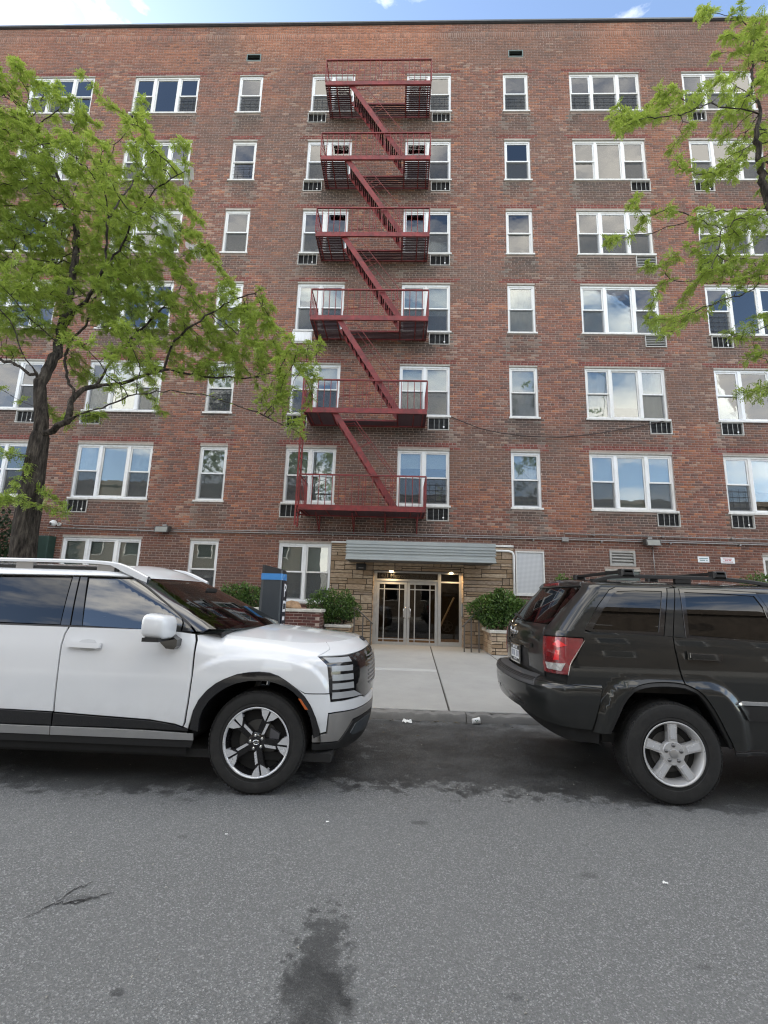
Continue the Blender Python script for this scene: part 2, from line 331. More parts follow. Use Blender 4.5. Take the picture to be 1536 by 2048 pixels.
def _bark():
    m, t, b = mat0('bark'); v = t.new('TexCoord').outputs['Object']
    mp = t.new('Mapping', Vector=v, Scale=(13, 13, 2.6)).outputs[0]
    n = t.noise(mp, 1.6, 7, .68); n2 = t.noise(v, 60, 4, .7)
    c = t.ramp(n, (.36, (.012, .010, .009)), (.50, (.045, .038, .032)), (.68, (.115, .098, .082)))
    t.l.new(c, b.inputs['Base Color']); b.inputs['Roughness'].default_value = .95; b.inputs['Specular IOR Level'].default_value = .2
    t.l.new(t.bump(t.math('ADD', n, t.math('MULTIPLY', n2, .25)), 1., .035), b.inputs['Normal']); return m
MT['bark'] = _bark()
def leaf_mat(name, lo, hi, trans=.35, rough=.55):
    m, t, b = mat0(name); out = t.n['Material Output']
    a = t.new('Attribute', _attribute_name='tone', _attribute_type='GEOMETRY').outputs['Fac']
    c = t.ramp(a, (0., lo), (1., hi)); t.l.new(c, b.inputs['Base Color']); b.inputs['Roughness'].default_value = rough; b.inputs['Specular IOR Level'].default_value = .35
    tl = t.new('BsdfTranslucent', Color=c).outputs[0]
    hs = t.new('HueSaturation', Hue=.49, Saturation=1.05, Value=1.5, Color=c).outputs[0]; tl = t.new('BsdfTranslucent', Color=hs).outputs[0]
    mx = t.new('MixShader', Fac=trans, i1=b.outputs[0], i2=tl); t.l.new(mx.outputs[0], out.inputs['Surface']); return m
MT['leaf'] = leaf_mat('locust_leaf', (.12, .19, .030), (.35, .45, .10))
MT['shrub_leaf'] = leaf_mat('shrub_leaf', (.022, .055, .014), (.14, .23, .05), .15, .4)
MT['dark_leaf'] = leaf_mat('evergreen_leaf', (.008, .022, .009), (.03, .06, .02), .15, .5)
# ---------------------------------------------------------------- smooth car-body surfaces
class Curve1:
    """monotone cubic through (x, y) pairs"""
    def __init__(s, pts):
        p = np.array(pts, float); s.x = p[:, 0]; s.y = p[:, 1]
        h = np.diff(s.x); d = np.diff(s.y) / h; m = np.zeros(len(s.x))
        for i in range(1, len(s.x) - 1):
            if d[i-1] * d[i] > 0:
                w1 = 2*h[i] + h[i-1]; w2 = h[i] + 2*h[i-1]
                m[i] = (w1 + w2) / (w1/d[i-1] + w2/d[i])
        m[0] = d[0]; m[-1] = d[-1]; s.m = m; s.h = h
    def __call__(s, q):
        q = np.clip(np.asarray(q, float), s.x[0], s.x[-1])
        i = np.clip(np.searchsorted(s.x, q, side='right') - 1, 0, len(s.h) - 1)
        h = s.h[i]; t = (q - s.x[i]) / h
        return ((1+2*t)*(1-t)**2*s.y[i] + t*(1-t)**2*h*s.m[i] + t*t*(3-2*t)*s.y[i+1] + t*t*(t-1)*h*s.m[i+1])
def sstep(a, b, x):
    t = np.clip((np.asarray(x, float) - a) / (b - a), 0, 1); return t*t*(3-2*t)
class Shell:
    """car surface: u runs along the near side, round the front corner to the middle (UC) and on to the far side;
    v runs up.  rows = (v, z, half width, x of front end, x of rear end)"""
    def __init__(s, yc, rows, af, ar, UC, UR, kf=(.72, .5), kr=(.72, .5), rowsB=None, blend=None, top=None, bump=None):
        r = np.array(rows, float); s.yc = yc; s.af = af; s.ar = ar; s.UC = UC; s.UR = UR; s.kf = kf; s.kr = kr
        s.z = Curve1(r[:, [0, 1]]); s.w = Curve1(r[:, [0, 2]]); s.xf = Curve1(r[:, [0, 3]]); s.xr = Curve1(r[:, [0, 4]])
        s.blend = blend; s.top = top; s.bump = bump
        if rowsB is not None:
            b = np.array(rowsB, float); s.zB = Curve1(b[:, [0, 1]]); s.wB = Curve1(b[:, [0, 2]])
    def __call__(s, u, v):
        u = np.asarray(u, float); v = np.asarray(v, float)
        u, v = np.broadcast_arrays(u, v)
        far = u > s.UC; uu = np.where(far, 2*s.UC - u, u)
        farR = uu < s.UR; uu = np.where(farR, 2*s.UR - uu, uu)
        z = s.z(v); w = s.w(v); xf = s.xf(v); xr = s.xr(v)
        if s.blend is not None:
            k = sstep(s.blend[0], s.blend[1], uu); z = z*k + s.zB(v)*(1-k); w = w*k + s.wB(v)*(1-k)
        xa = xf - s.af; xb = xr + s.ar
        x = uu.copy(); y = -w.copy()
        def bez(t, p0, p1, p2, p3):
            return p0*(1-t)**3 + 3*p1*t*(1-t)**2 + 3*p2*t*t*(1-t) + p3*t**3
        t = np.clip((uu - xa) / (s.UC - xa), 0, 1); m = uu > xa
        x = np.where(m, bez(t, xa, xa + s.kf[0]*s.af, xf, xf), x)
        y = np.where(m, bez(t, -w, -w, -w*(1-s.kf[1]), 0*w), y)
        t = np.clip((xb - uu) / (xb - s.UR), 0, 1); m = uu < xb
        x = np.where(m, bez(t, xb, xb - s.kr[0]*s.ar, xr, xr), x)
        y = np.where(m, bez(t, -w, -w, -w*(1-s.kr[1]), 0*w), y)
        if s.top is not None:
            g, f = s.top(v, x, y); z = z + g*f
        if s.bump is not None:
            d = s.bump(uu, v)          # outward push along the plan normal (side only)
            y = y - d
        y = np.where(far ^ farR, -y, y)
        return np.stack([x, s.yc + y, z], -1)
    def normal(s, u, v):
        e = 2e-3
        a = s(u + e, v) - s(u - e, v); b = s(u, v + e) - s(u, v - e)
        n = np.cross(a, b); L = np.linalg.norm(n, axis=-1, keepdims=True)
        return n / np.where(L < 1e-12, 1, L)
# white SUV: surface tables (metres, street coordinates)
def w_hood(x, y):
    base = np.interp(x, [-1.9, -1.45, -1.0, -.56, -.38, -.2], [1.205, 1.188, 1.155, 1.112, 1.088, 1.055])
    return base + .062*(1 - (y/.80)**2)
W_LO = Shell(4.82, [(.18,.18,.90,-.42,-5.10),(.24,.24,.935,-.32,-5.17),(.32,.32,.958,-.265,-5.21),(.45,.45,.975,-.232,-5.24),(.62,.62,.985,-.222,-5.25),(.80,.80,.985,-.222,-5.25),
    (.95,.945,.979,-.232,-5.24),(1.03,1.012,.966,-.250,-5.23),(1.09,1.055,.938,-.280,-5.22),(1.14,1.083,.895,-.322,-5.2),(1.18,1.1,.845,-.365,-5.19),(1.215,1.11,.798,-.400,-5.18)],
    af=.62, ar=.45, UC=.62, UR=-6.1,
    rowsB=[(.18,.18,.90),(.24,.24,.935),(.32,.32,.958),(.45,.45,.975),(.62,.62,.985),(.80,.80,.985),(.95,.95,.978),(1.03,1.035,.971),(1.09,1.095,.963),(1.14,1.145,.955),(1.18,1.185,.949),(1.215,1.22,.944)],
    blend=(-1.80,-1.42), bump=lambda u, v: .016*sstep(.735,.675,((np.abs(u+1.09)/1.02)**2.5+(np.abs(v-.40)/.93)**2.5)**(1/2.5))*sstep(.42,.6,v)*sstep(-1.70,-1.50,u), top=lambda v, x, y: (sstep(.95,1.215,v)*sstep(-1.80,-1.42,x), w_hood(x, y) - 1.11))
W_UP = Shell(4.82, [(1.19,1.19,.938,-1.20,-5.12),(1.30,1.30,.897,-1.40,-5.06),(1.40,1.40,.856,-1.60,-5.0),(1.50,1.50,.812,-1.82,-4.93),(1.60,1.60,.765,-2.03,-4.86),(1.64,1.64,.745,-2.115,-4.83),
    (1.68,1.675,.722,-2.20,-4.8),(1.72,1.708,.688,-2.29,-4.77),(1.76,1.732,.64,-2.40,-4.74),(1.80,1.747,.57,-2.53,-4.7)],
    af=.42, ar=.35, UC=-.55, UR=-5.6, top=lambda v, x, y: (sstep(1.68,1.80,v), .04*(1-(y/.57)**2)))
# dark SUV: surface tables
def j_bump(u, v):
    out = 0
    for cx in (2.237, 5.02):
        r = (np.abs((u - cx)/1.0)**2.6 + np.abs((v - .40)/1.0)**2.6)**(1/2.6)
        out = out + .042*sstep(.64, .55, r)*sstep(.98, .85, v)
    return out
J_LO = Shell(4.93, [(.38,.38,.85,5.72,1.34),(.55,.55,.884,5.78,1.29),(.75,.75,.902,5.80,1.262),(.95,.95,.906,5.80,1.25),(1.10,1.10,.902,5.78,1.245),(1.20,1.20,.893,5.74,1.25),(1.29,1.29,.878,5.70,1.262),(1.33,1.33,.868,5.65,1.28)],
    af=.5, ar=.20, UC=6.6, UR=.2, kf=(.72,.5), kr=(.80,.42), bump=j_bump, top=lambda v, x, y: (sstep(.8,1.29,v)*sstep(4.1,4.7,x), -.17+0*x))
J_UP = Shell(4.93, [(1.27,1.27,.872,4.55,1.255),(1.33,1.33,.855,4.42,1.30),(1.42,1.42,.832,4.26,1.372),(1.52,1.52,.806,4.08,1.455),(1.62,1.62,.778,3.90,1.548),(1.66,1.66,.764,3.83,1.585),
    (1.70,1.698,.742,3.74,1.61),(1.735,1.725,.705,3.66,1.622),(1.77,1.742,.65,3.55,1.66),(1.80,1.75,.58,3.45,1.73)],
    af=.4, ar=.20, UC=5.2, UR=.35, kr=(.80,.42), top=lambda v, x, y: (sstep(1.70,1.80,v), .03*(1-(y/.58)**2)))
J_BP = Shell(4.93, [(.50,.50,.872,5.5,1.19),(.56,.56,.905,5.5,1.145),(.65,.65,.926,5.5,1.108),(.76,.76,.936,5.5,1.092),(.84,.84,.934,5.5,1.094),(.875,.872,.925,5.5,1.108),(.90,.892,.905,5.5,1.135),(.92,.902,.875,5.5,1.18),(.935,.908,.83,5.5,1.23)],
    af=.4, ar=.38, UC=6.0, UR=.3, kr=(.78,.45))
# ---------------------------------------------------------------- ground
D = 13.1                                   # facade plane
def walk_z(y): return .10 + (y - 6.47)*.0205
m = MB(); m.add([(-60,-4.9,0),(60,-4.9,0),(60,6.31,0),(-60,6.31,0)], [(0,1,2,3)])
road = props(m.obj('road', MT['asphalt']), kind='structure')
ck = mat('crack_dark', (.018, .018, .019), .8)
for pts in ([(-1.724,2.427),(-1.69,2.50),(-1.658,2.548),(-1.60,2.56),(-1.546,2.588),(-1.47,2.63),(-1.41,2.659)], [(-1.658,2.548),(-1.65,2.60),(-1.642,2.669),(-1.60,2.70),(-1.584,2.742)], [(-1.60,2.56),(-1.56,2.555),(-1.50,2.60)]):
    q = MB(); rc = random.Random(4); L_ = []
    for i in range(len(pts)-1):
        for k in range(4): L_.append((pts[i][0]+(pts[i+1][0]-pts[i][0])*k/4+rc.gauss(0,.006), pts[i][1]+(pts[i+1][1]-pts[i][1])*k/4+rc.gauss(0,.006)))
    for i, (a, b) in enumerate(L_): w = (.0035*sin(pi*(i+.4)/len(L_))+.0015)*rc.uniform(.5, 1.3); q.v += [(a-w*.5, b+w, .004), (a+w*.5, b-w, .004)]
    for i in range(len(L_)-1): q.f.append((2*i, 2*i+1, 2*i+3, 2*i+2))
    q.obj('crack', ck, road)
m = MB(); m.add([(-400,-400,-.03),(400,-400,-.03),(400,400,-.03),(-400,400,-.03)], [(0,1,2,3)])
props(m.obj('ground', MT['gap']), kind='structure')
curb = MB().box(-60, 60, 6.35, 6.46, -.1, .06).obj('curb', MT['gap']); props(curb, kind='structure')
x = -24.0; k = 0
while x < 24:
    L = random.uniform(1.5, 2.1); m = MB(); n = 22
    ys = [(6.322, -.02), (6.332, .065), (6.348, .088), (6.46, .098)]
    jr = [random.uniform(-.012, .004) - (.018 if random.random() < .14 else 0) for _ in range(n+1)]
    for i in range(n+1):
        xx = x + .006 + (L-.012)*i/n
        for (yy, zz) in ys: m.v.append((xx, yy + jr[i]*.6, zz + (jr[i] if zz > 0 else 0)))
    for i in range(n):
        for j in range(3): a = i*4+j; m.f.append((a, a+4, a+5, a+1))
    m.f.append((0, 1, 2, 3)); m.f.append(tuple(n*4+q for q in (3, 2, 1, 0)))
    m.obj('curb_stone', MT['curb'], curb, 50); x += L
pave = MB().add([(-60,6.46,.08),(60,6.46,.08),(60,D+.5,walk_z(D+.5)-.02),(-60,D+.5,walk_z(D+.5)-.02)], [(0,1,2,3)]).obj('sidewalk', MT['gap']); props(pave, kind='structure')
xj = [-24.3, -21, -17.7, -14.4, -11.1, -7.8, -4.5, -1.25, .72, 2.35, 5.0, 8.3, 11.6, 14.9, 18.2, 21.5]
yj = [6.468, 8.05, 9.66, 11.3, D+.42]
def slab(poly):
    cx = sum(p[0] for p in poly)/len(poly); cy = sum(p[1] for p in poly)/len(poly); g = .012
    inn = [(p[0] + (g if p[0] < cx else -g), p[1] + (g if p[1] < cy else -g)) for p in poly]
    b = .010; top = [(p[0] + (b if p[0] < cx else -b), p[1] + (b if p[1] < cy else -b)) for p in inn]; dz = random.uniform(-.003, .003); n = len(poly)
    m = MB(); m.add([(p[0], p[1], walk_z(p[1])-.05) for p in inn] + [(p[0], p[1], walk_z(p[1])-.008+dz) for p in inn] + [(p[0], p[1], walk_z(p[1])+dz) for p in top],
        [(i, (i+1) % n, n+(i+1) % n, n+i) for i in range(n)] + [(n+i, n+(i+1) % n, 2*n+(i+1) % n, 2*n+i) for i in range(n)] + [tuple(range(2*n, 3*n))])
    m.obj('sidewalk_slab', MT['concrete_pale'] if max(p[1] for p in poly) - min(p[1] for p in poly) < .4 else MT['concrete'], pave)
sk = lambda x, y: x + (y - 6.47)*(.033 if abs(x-.72) < .1 else 0)
for i in range(len(xj)-1):
    big = xj[i] > .5 and xj[i] < 2
    ys = [6.468, D+.42] if big else ([6.468, 9.36, 9.60, D+.42] if xj[i] == -1.25 else yj)
    for j in range(len(ys)-1):
        a, b, c, d = xj[i], xj[i+1], ys[j], ys[j+1]
        slab([(sk(a, c), c), (sk(b, c), c), (sk(b, d), d), (sk(a, d), d)])
# ---------------------------------------------------------------- apartment building
B = thing('apartment_building', 'six storey red brick apartment building with white framed windows and a stone faced entrance', 'building', (0, D, 0))
S_ = .9161
colx = {'T1': (-10.741*S_, -8.176*S_), 'S1': (-6.608*S_, -5.685*S_), 'D1': (-3.764*S_, -2.106*S_), 'D2': (-.113*S_, 1.571*S_), 'S2': (3.531*S_, 4.47*S_), 'T3': (6.014*S_, 8.623*S_), 'T4': (10.195*S_, 10.195*S_+2.39), 'T0': (-13.68, -11.32)}
ztop = {1: 1.60*S_+1.54, 2: 4.722*S_+1.54, 3: 7.685*S_+1.54, 4: 10.75*S_+1.54, 5: 13.718*S_+1.54, 6: 16.726*S_+1.54, 7: 19.769*S_+1.54}
zbot = {1: 1.31, 2: 2.847*S_+1.54, 3: 5.852*S_+1.54, 4: 8.89*S_+1.54, 5: 11.911*S_+1.54, 6: 14.952*S_+1.54, 7: 17.979*S_+1.54}
WINS = []                                   # (col, floor, x0, x1, z0, z1)
for f in range(2, 8):
    for c in ('T0', 'T1', 'S1', 'D1', 'D2', 'S2', 'T3', 'T4'):
        WINS.append((c, f, colx[c][0], colx[c][1], zbot[f]+.055, ztop[f]))
for c in ('T1', 'S1', 'D1'): WINS.append((c, 1, colx[c][0], colx[c][1], zbot[1]+.055, ztop[1]))
WINS.append(('R1', 1, 10.12, 11.2, 1.6, 2.98))
OPEN = [(w[2], w[3], w[4]-.055, w[5]+.045) for w in WINS]
SLEEVE = {}                                 # through-wall air-conditioner sleeves: (col, floor) -> (x0, kind)
for f in range(2, 8):
    SLEEVE['D2', f] = (colx['D2'][1]-.66, 'white'); SLEEVE['D1', f] = (colx['D1'][0]-.06, 'white'); SLEEVE['T3', f] = (colx['T3'][1]-.58, 'white'); SLEEVE['T4', f] = (colx['T4'][0]+.03, 'white')
    if f in (2, 3, 5, 7): SLEEVE['T1', f] = (colx['T1'][0]-.05, 'white')
    if f in (3, 5, 7): SLEEVE['T0', f] = (colx['T0'][1]-.60, 'white')
SLEEVE['D1', 4] = (colx['D1'][0]-.06, 'cover'); SLEEVE['T3', 4] = (colx['T3'][1]-.52, 'beige'); SLEEVE['T3', 5] = (colx['T3'][1]-.60, 'slat')
for k_ in ('D1', 'D2'): SLEEVE[k_, 2] = SLEEVE[k_, 2][:1] + ('grey',)
SLEEVE['T1', 2] = SLEEVE['T1', 2][:1] + ('grey',)
for (c, f), (x0, kd) in SLEEVE.items():
    zt = zbot[f] - (.0 if kd != 'cover' else .0); OPEN.append((x0, x0+.64, zt-.40, zt))
VENTS = [(-5.88, -5.36, 20.30, 20.60), (3.44, 3.96, 20.38, 20.67)]; LOUV = (5.92, 6.63, 2.60, 3.03)
OPEN += [VENTS[0], VENTS[1], LOUV, (5.78, 6.74, 1.9, 2.52), (3.29, 4.11, 1.74, 2.95), (-1.93, 3.26, 0.0, 3.04)]
# mortar plane with holes
XW0, XW1, ZW0, ZW1 = -17.5, 14.5, .0, 21.86
xs = sorted({XW0, XW1} | {v for o in OPEN for v in o[:2]}); zs = sorted({ZW0, ZW1} | {v for o in OPEN for v in o[2:]})
m = MB()
for j in range(len(zs)-1):
    run = None
    for i in range(len(xs)):
        solid = i < len(xs)-1 and not any(o[0]-1e-6 <= xs[i] and xs[i+1] <= o[1]+1e-6 and o[2]-1e-6 <= zs[j] and zs[j+1] <= o[3]+1e-6 for o in OPEN)
        if solid and run is None: run = xs[i]
        if not solid and run is not None:
            m.quad((run, D+.007, zs[j]), (xs[i], D+.007, zs[j]), (xs[i], D+.007, zs[j+1]), (run, D+.007, zs[j+1])); run = None
for (a, b, c, d) in OPEN:
    if a == -1.93: continue
    m.quad((a, D+.007, c), (a, D+.007, d), (a, D+.2, d), (a, D+.2, c)); m.quad((b, D+.2, c), (b, D+.2, d), (b, D+.007, d), (b, D+.007, c))
    m.quad((a, D+.007, c), (a, D+.2, c), (b, D+.2, c), (b, D+.007, c)); m.quad((a, D+.2, d), (a, D+.007, d), (b, D+.007, d), (b, D+.2, d))
m.quad((XW0, D+.007, 0), (XW0, D+.007, ZW1), (XW0, D+12, ZW1), (XW0, D+12, 0)); m.quad((XW1, D+12, 0), (XW1, D+12, ZW1), (XW1, D+.007, ZW1), (XW1, D+.007, 0))
m.obj('wall', MT['mortar'], B)
m = MB(); m.quad((XW0, D+3., 0), (XW1, D+3., 0), (XW1, D+3., 22), (XW0, D+3., 22))
for f in range(2, 9): zf = zbot.get(f, 21.9) - .75 if f < 8 else 21.3; m.quad((XW0, D+.22, zf), (XW1, D+.22, zf), (XW1, D+3, zf), (XW0, D+3, zf))
m.obj('interior', MT['dark_room'], B)
m = MB(); m.box(XW0-.05, XW1+.05, D-.05, D+.35, 21.87, 21.95); m.box(XW0-.05, XW1+.05, D-.075, D-.05, 21.89, 21.95); m.obj('coping', mat('coping_metal', (.10, .11, .12), .4, .3), B)
MB().box(XW0, XW1, D+.35, D+12, 21.7, 21.8).obj('roof', MT['black_plastic'], B)
# --- brick tones
_g = {}
def vnoise(x, z, s, seed):
    key = (seed,); 
    if key not in _g: _g[key] = np.random.default_rng(seed).random((64, 64))
    G = _g[key]; u = np.asarray(x)/s + 100; v = np.asarray(z)/s + 100; i = np.floor(u).astype(int); j = np.floor(v).astype(int); fu = u-i; fv = v-j
    fu = fu*fu*(3-2*fu); fv = fv*fv*(3-2*fv)
    q = lambda a, b: G[a % 64, b % 64]
    return q(i, j)*(1-fu)*(1-fv) + q(i+1, j)*fu*(1-fv) + q(i, j+1)*(1-fu)*fv + q(i+1, j+1)*fu*fv
PAL = np.array([(.150,.060,.044), (.120,.052,.042), (.175,.072,.050), (.095,.048,.042), (.135,.066,.054), (.225,.092,.054), (.110,.064,.056)])
PW = np.array([.26, .2, .16, .13, .12, .06, .07])
def tones(x, z, w):
    """albedo of each brick: fired colour, older and newer patches, soot below sills, red lintel courses"""
    n = len(x); c = PAL[rng.choice(len(PAL), n, p=PW)].copy(); c *= 1.5*rng.uniform(.84, 1.18, (n, 1))
    a = vnoise(x, z, 2.6, 3)*.6 + vnoise(x, z, .8, 4)*.4
    k = np.clip((a-.52)*4, 0, 1)[:, None]*(rng.random((n, 1)) < .6); c = c*(1-.5*k) + np.array((.36,.145,.08))*.5*k       # orange patches
    a2 = vnoise(x*.6, z, 1.9, 8); k = np.clip((a2-.55)*3, 0, .55)[:, None]; c = c*(1-k) + np.array((.125,.09,.08))*k        # grey weathering
    k = np.clip((vnoise(x, z, 1.3, 9)-.45)*4, 0, 1)[:, None]*(rng.random((n, 1)) < .10); c = c*(1-.38*k) + np.array((.52,.40,.33))*.38*k
    up = np.clip((z-4)/14, 0, 1)[:, None]; c = c*(1-.12*up) + np.array((.26,.19,.17))*.12*up
    p = np.clip((z-19.95)*1.6, 0, 1)*np.clip(.55+ (vnoise(x, z, 1.8, 11)-.5)*1.6, .1, 1); p = p[:, None]; c = c*(1-.7*p) + np.array((.40,.165,.10))*.7*p*rng.uniform(.75, 1.2, (n, 1))
    xm = x + w/2
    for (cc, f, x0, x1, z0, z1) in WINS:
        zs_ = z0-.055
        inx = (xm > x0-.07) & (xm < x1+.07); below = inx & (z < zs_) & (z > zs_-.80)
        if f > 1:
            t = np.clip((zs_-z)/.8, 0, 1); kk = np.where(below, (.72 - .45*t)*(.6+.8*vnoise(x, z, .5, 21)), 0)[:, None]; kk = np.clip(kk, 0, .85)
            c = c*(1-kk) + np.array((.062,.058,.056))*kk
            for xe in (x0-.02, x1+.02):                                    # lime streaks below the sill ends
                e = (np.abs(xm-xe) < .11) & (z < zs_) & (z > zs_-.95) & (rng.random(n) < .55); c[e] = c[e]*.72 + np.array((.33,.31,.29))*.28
        b = (xm > x0-.22) & (xm < x1+.22) & (z > z1+.03) & (z < z1+.185)
        if f > 1: c[b] = np.array((.19,.058,.050))*rng.uniform(.75, 1.25, (int(b.sum()), 1))
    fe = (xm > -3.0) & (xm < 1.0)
    for zp in (3.86, 6.62, 9.46, 12.23, 14.96, 17.82):  # soot tone below each platform, also painting in its shadow
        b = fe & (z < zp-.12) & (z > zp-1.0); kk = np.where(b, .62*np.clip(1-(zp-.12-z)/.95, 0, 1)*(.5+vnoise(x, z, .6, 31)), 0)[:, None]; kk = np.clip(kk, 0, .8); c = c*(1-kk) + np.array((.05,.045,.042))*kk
    b = (z > 3.05) & (z < 3.45) & (xm > -2.2) & (xm < 3.5); c[b] = c[b]*.6 + np.array((.05,.045,.042))*.4
    b = (z < 3.4); c[b] = c[b]*.60 + np.array((.15,.065,.055))*.22
    c = c*np.array((1.16, 1.17, 1.07)); return np.clip(c, .01, .8)
# --- brick list
BX, BZ, BW, BH, BK = [], [], [], [], []
ch = .0722; bl = .203; jt = .0135; zc = .20; row = 0
z_soldier = 21.30
while zc < 21.84:
    h = ch - jt
    if abs(zc - z_soldier) < ch/2 + 1e-6 and zc >= z_soldier - ch/2:
        xx = XW0
        while xx < XW1: BX.append(xx); BZ.append(zc); BW.append(.0575); BH.append(.203-.004); BK.append(2); xx += .0722
        zc += .203 + jt; z_soldier = -9; continue
    head = row % 6 == 3; L = .0948 if head else bl; off = (.03 if head else (0 if row % 2 else (bl+jt)/2))
    xx = XW0 - off; ops = [(a, b) for (a, b, c, d) in OPEN if c < zc+h-.004 and d > zc+.004]
    while xx < XW1:
        segs = [(max(xx, XW0), min(xx+L, XW1))]
        for (a, b) in ops:
            ns = []
            for (p, q) in segs:
                if b <= p or a >= q: ns.append((p, q))
                else:
                    if p < a-.02: ns.append((p, a-.002))
                    if q > b+.02: ns.append((b+.002, q))
            segs = ns
        for (p, q) in segs:
            if q - p > .02: BX.append(p); BZ.append(zc); BW.append(q-p); BH.append(h); BK.append(0 if abs(q-p-bl) < 1e-6 else 1)
        xx += L + jt
    zc += ch; row += 1
BX, BZ, BW, BH, BK = map(np.array, (BX, BZ, BW, BH, BK))
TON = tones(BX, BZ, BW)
near = ((BK == 0) & (((BX > 4.15) & (BX < 9.95) & (BZ > 2.2) & (BZ < 3.3)) | ((BX > -4.95) & (BX < -3.65) & (BZ > 1.85) & (BZ < 3.3))))
idx = np.where(near)[0]; idx = idx[np.argsort(BZ[idx], kind='stable')][:300]
single = np.zeros(len(BX), bool); single[idx] = True
def brick_field(name, x, z, w, h, ton, parent, y0=D):
    n = len(x); pr = rng.uniform(-.0025, .0015, n) + y0; b = .004
    tl = rng.uniform(-.001, .001, (n, 4))
    V = np.zeros((n, 12, 3)); X0, X1, Z0, Z1 = x, x+w, z, z+h
    X0 = X0 + rng.uniform(-.002, .002, n); Z0 = Z0 + rng.uniform(-.0012, .0012, n)
    fx = [X0+b, X1-b, X1-b, X0+b]; fz = [Z0+b, Z0+b, Z1-b, Z1-b]; ox = [X0, X1, X1, X0]; oz = [Z0, Z0, Z1, Z1]
    for i in range(4):
        V[:, i] = np.stack([fx[i], pr+tl[:, i], fz[i]], -1); V[:, 4+i] = np.stack([ox[i], pr+.0035, oz[i]], -1); V[:, 8+i] = np.stack([ox[i], pr*0+y0+.012, oz[i]], -1)
    F = np.array([(0,1,2,3),(4,5,1,0),(5,6,2,1),(6,7,3,2),(7,4,0,3),(8,9,5,4),(9,10,6,5),(10,11,7,6),(11,8,4,7)])
    faces = (np.arange(n)[:, None, None]*12 + F[None]).reshape(-1, 4)
    o0 = org(parent); V = V.reshape(-1, 3) - np.array(o0)
    me = bpy.data.meshes.new(name); me.vertices.add(len(V)); me.vertices.foreach_set('co', V.ravel()); me.loops.add(faces.size); me.loops.foreach_set('vertex_index', faces.ravel().astype(np.int32))
    me.polygons.add(len(faces)); me.polygons.foreach_set('loop_start', np.arange(0, faces.size, 4, dtype=np.int32)); me.polygons.foreach_set('loop_total', np.full(len(faces), 4, np.int32)); me.update(); me.validate()
    at = me.attributes.new('tone', 'FLOAT_COLOR', 'FACE'); at.data.foreach_set('color', np.repeat(np.concatenate([ton, np.ones((n, 1))], 1), 9, 0).ravel())
    me.materials.append(MT['brick']); return props(link(name, me, parent), kind='stuff')
k = ~single
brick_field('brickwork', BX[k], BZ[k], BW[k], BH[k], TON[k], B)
bm1 = MB().bbox(-bl/2, bl/2, -.0015, .012, -.0293, .0293, .004); b0 = None
def single_brick(x, y, z, col, parent, rot=0, mesh=None):
    global b0
    if b0 is None:
        b0 = bpy.data.meshes.new('brick'); b0.from_pydata(bm1.v, [], bm1.f); b0.materials.append(MT['brick_single'])
    o = link('brick', b0, parent); o.location = Vector((x, y, z)) - org(parent); o.color = tuple(col)+(1,); o.rotation_euler.z = rot; return o
for i in idx: single_brick(BX[i]+bl/2 + random.uniform(-.002, .002), D + random.uniform(-.0015, .001), BZ[i]+BH[i]/2 + random.uniform(-.001, .001), TON[i], B)
# --- windows
fr = MT['white_frame']
def lite(W, x0, x1, z0, z1, kind, scr=True):
    """one light of a window: 'dh' double hung, 'fix' fixed"""
    y = D+.065
    if kind == 'fix':
        MB().ring(x0, x1, z0, z1, .04, y+.01, y+.05).obj('sash', fr, W)
        MB().box(x0+.04, x1-.04, y+.026, y+.032, z0+.04, z1-.04).obj('pane', MT['glass'], W); return
    zm = (z0+z1)/2 + .01; sw = .042
    MB().ring(x0, x1, zm-.02, z1, sw, y, y+.032).obj('sash', fr, W); MB().box(x0+sw, x1-sw, y+.014, y+.019, zm-.02+sw, z1-sw).obj('pane', MT['glass'], W)
    MB().ring(x0, x1, z0, zm+.02, sw, y+.036, y+.066).obj('sash', fr, W); MB().box(x0+sw, x1-sw, y+.049, y+.054, z0+sw, zm+.02-sw).obj('pane', MT['glass'], W)
    if scr:
        MB().quad((x0+.015, y+.02, z0+.01), (x1-.015, y+.02, z0+.01), (x1-.015, y+.02, zm-.02), (x0+.015, y+.02, zm-.02)).obj('insect_screen', MT['screen'], W)
def drape(W, x0, x1, z0, z1, mt, y=D+.19, amp=.018, n=26, hem=None, name='curtain'):
    m = MB(); ph = random.random()*6
    for i in range(n+1):
        t = i/n; xx = x0 + (x1-x0)*t; yy = y + amp*sin(t*n*.9+ph) + amp*.5*sin(t*n*2.1)
        m.v.append((xx, yy, (z0 if hem is None else hem(t)))); m.v.append((xx, yy, z1))
    for i in range(n): m.f.append((2*i, 2*i+2, 2*i+3, 2*i+1))
    return m.obj(name, mt, W, True)
def blind(W, x0, x1, z0, z1, mt=None): return MB().box(x0, x1, D+.165, D+.172, z0, z1).obj('blind', mt or MT['blind'], W)
def guard(W, x0, x1, z0, z1):
    m = MB()
    for q in (.12, .38, .62, .88): m.tube([(x0+.02, D+.075, z0+(z1-z0)*q), (x1-.02, D+.075, z0+(z1-z0)*q)], .006, 5)
    for q in (.22, .5, .78): m.tube([(x0+(x1-x0)*q, D+.078, z0), (x0+(x1-x0)*q, D+.078, z1)], .006, 5)
    m.obj('window_guard', MT['guard'], W)
FIX = {('T1', 7), ('T1', 2), ('T1', 3), ('T1', 4), ('T3', 2), ('T3', 3), ('T3', 4), ('T3', 6), ('T4', 2), ('T4', 3), ('T4', 4), ('T4', 6), ('T0', 3), ('T0', 5)}
rw = random.Random(11)
WLAB = {}
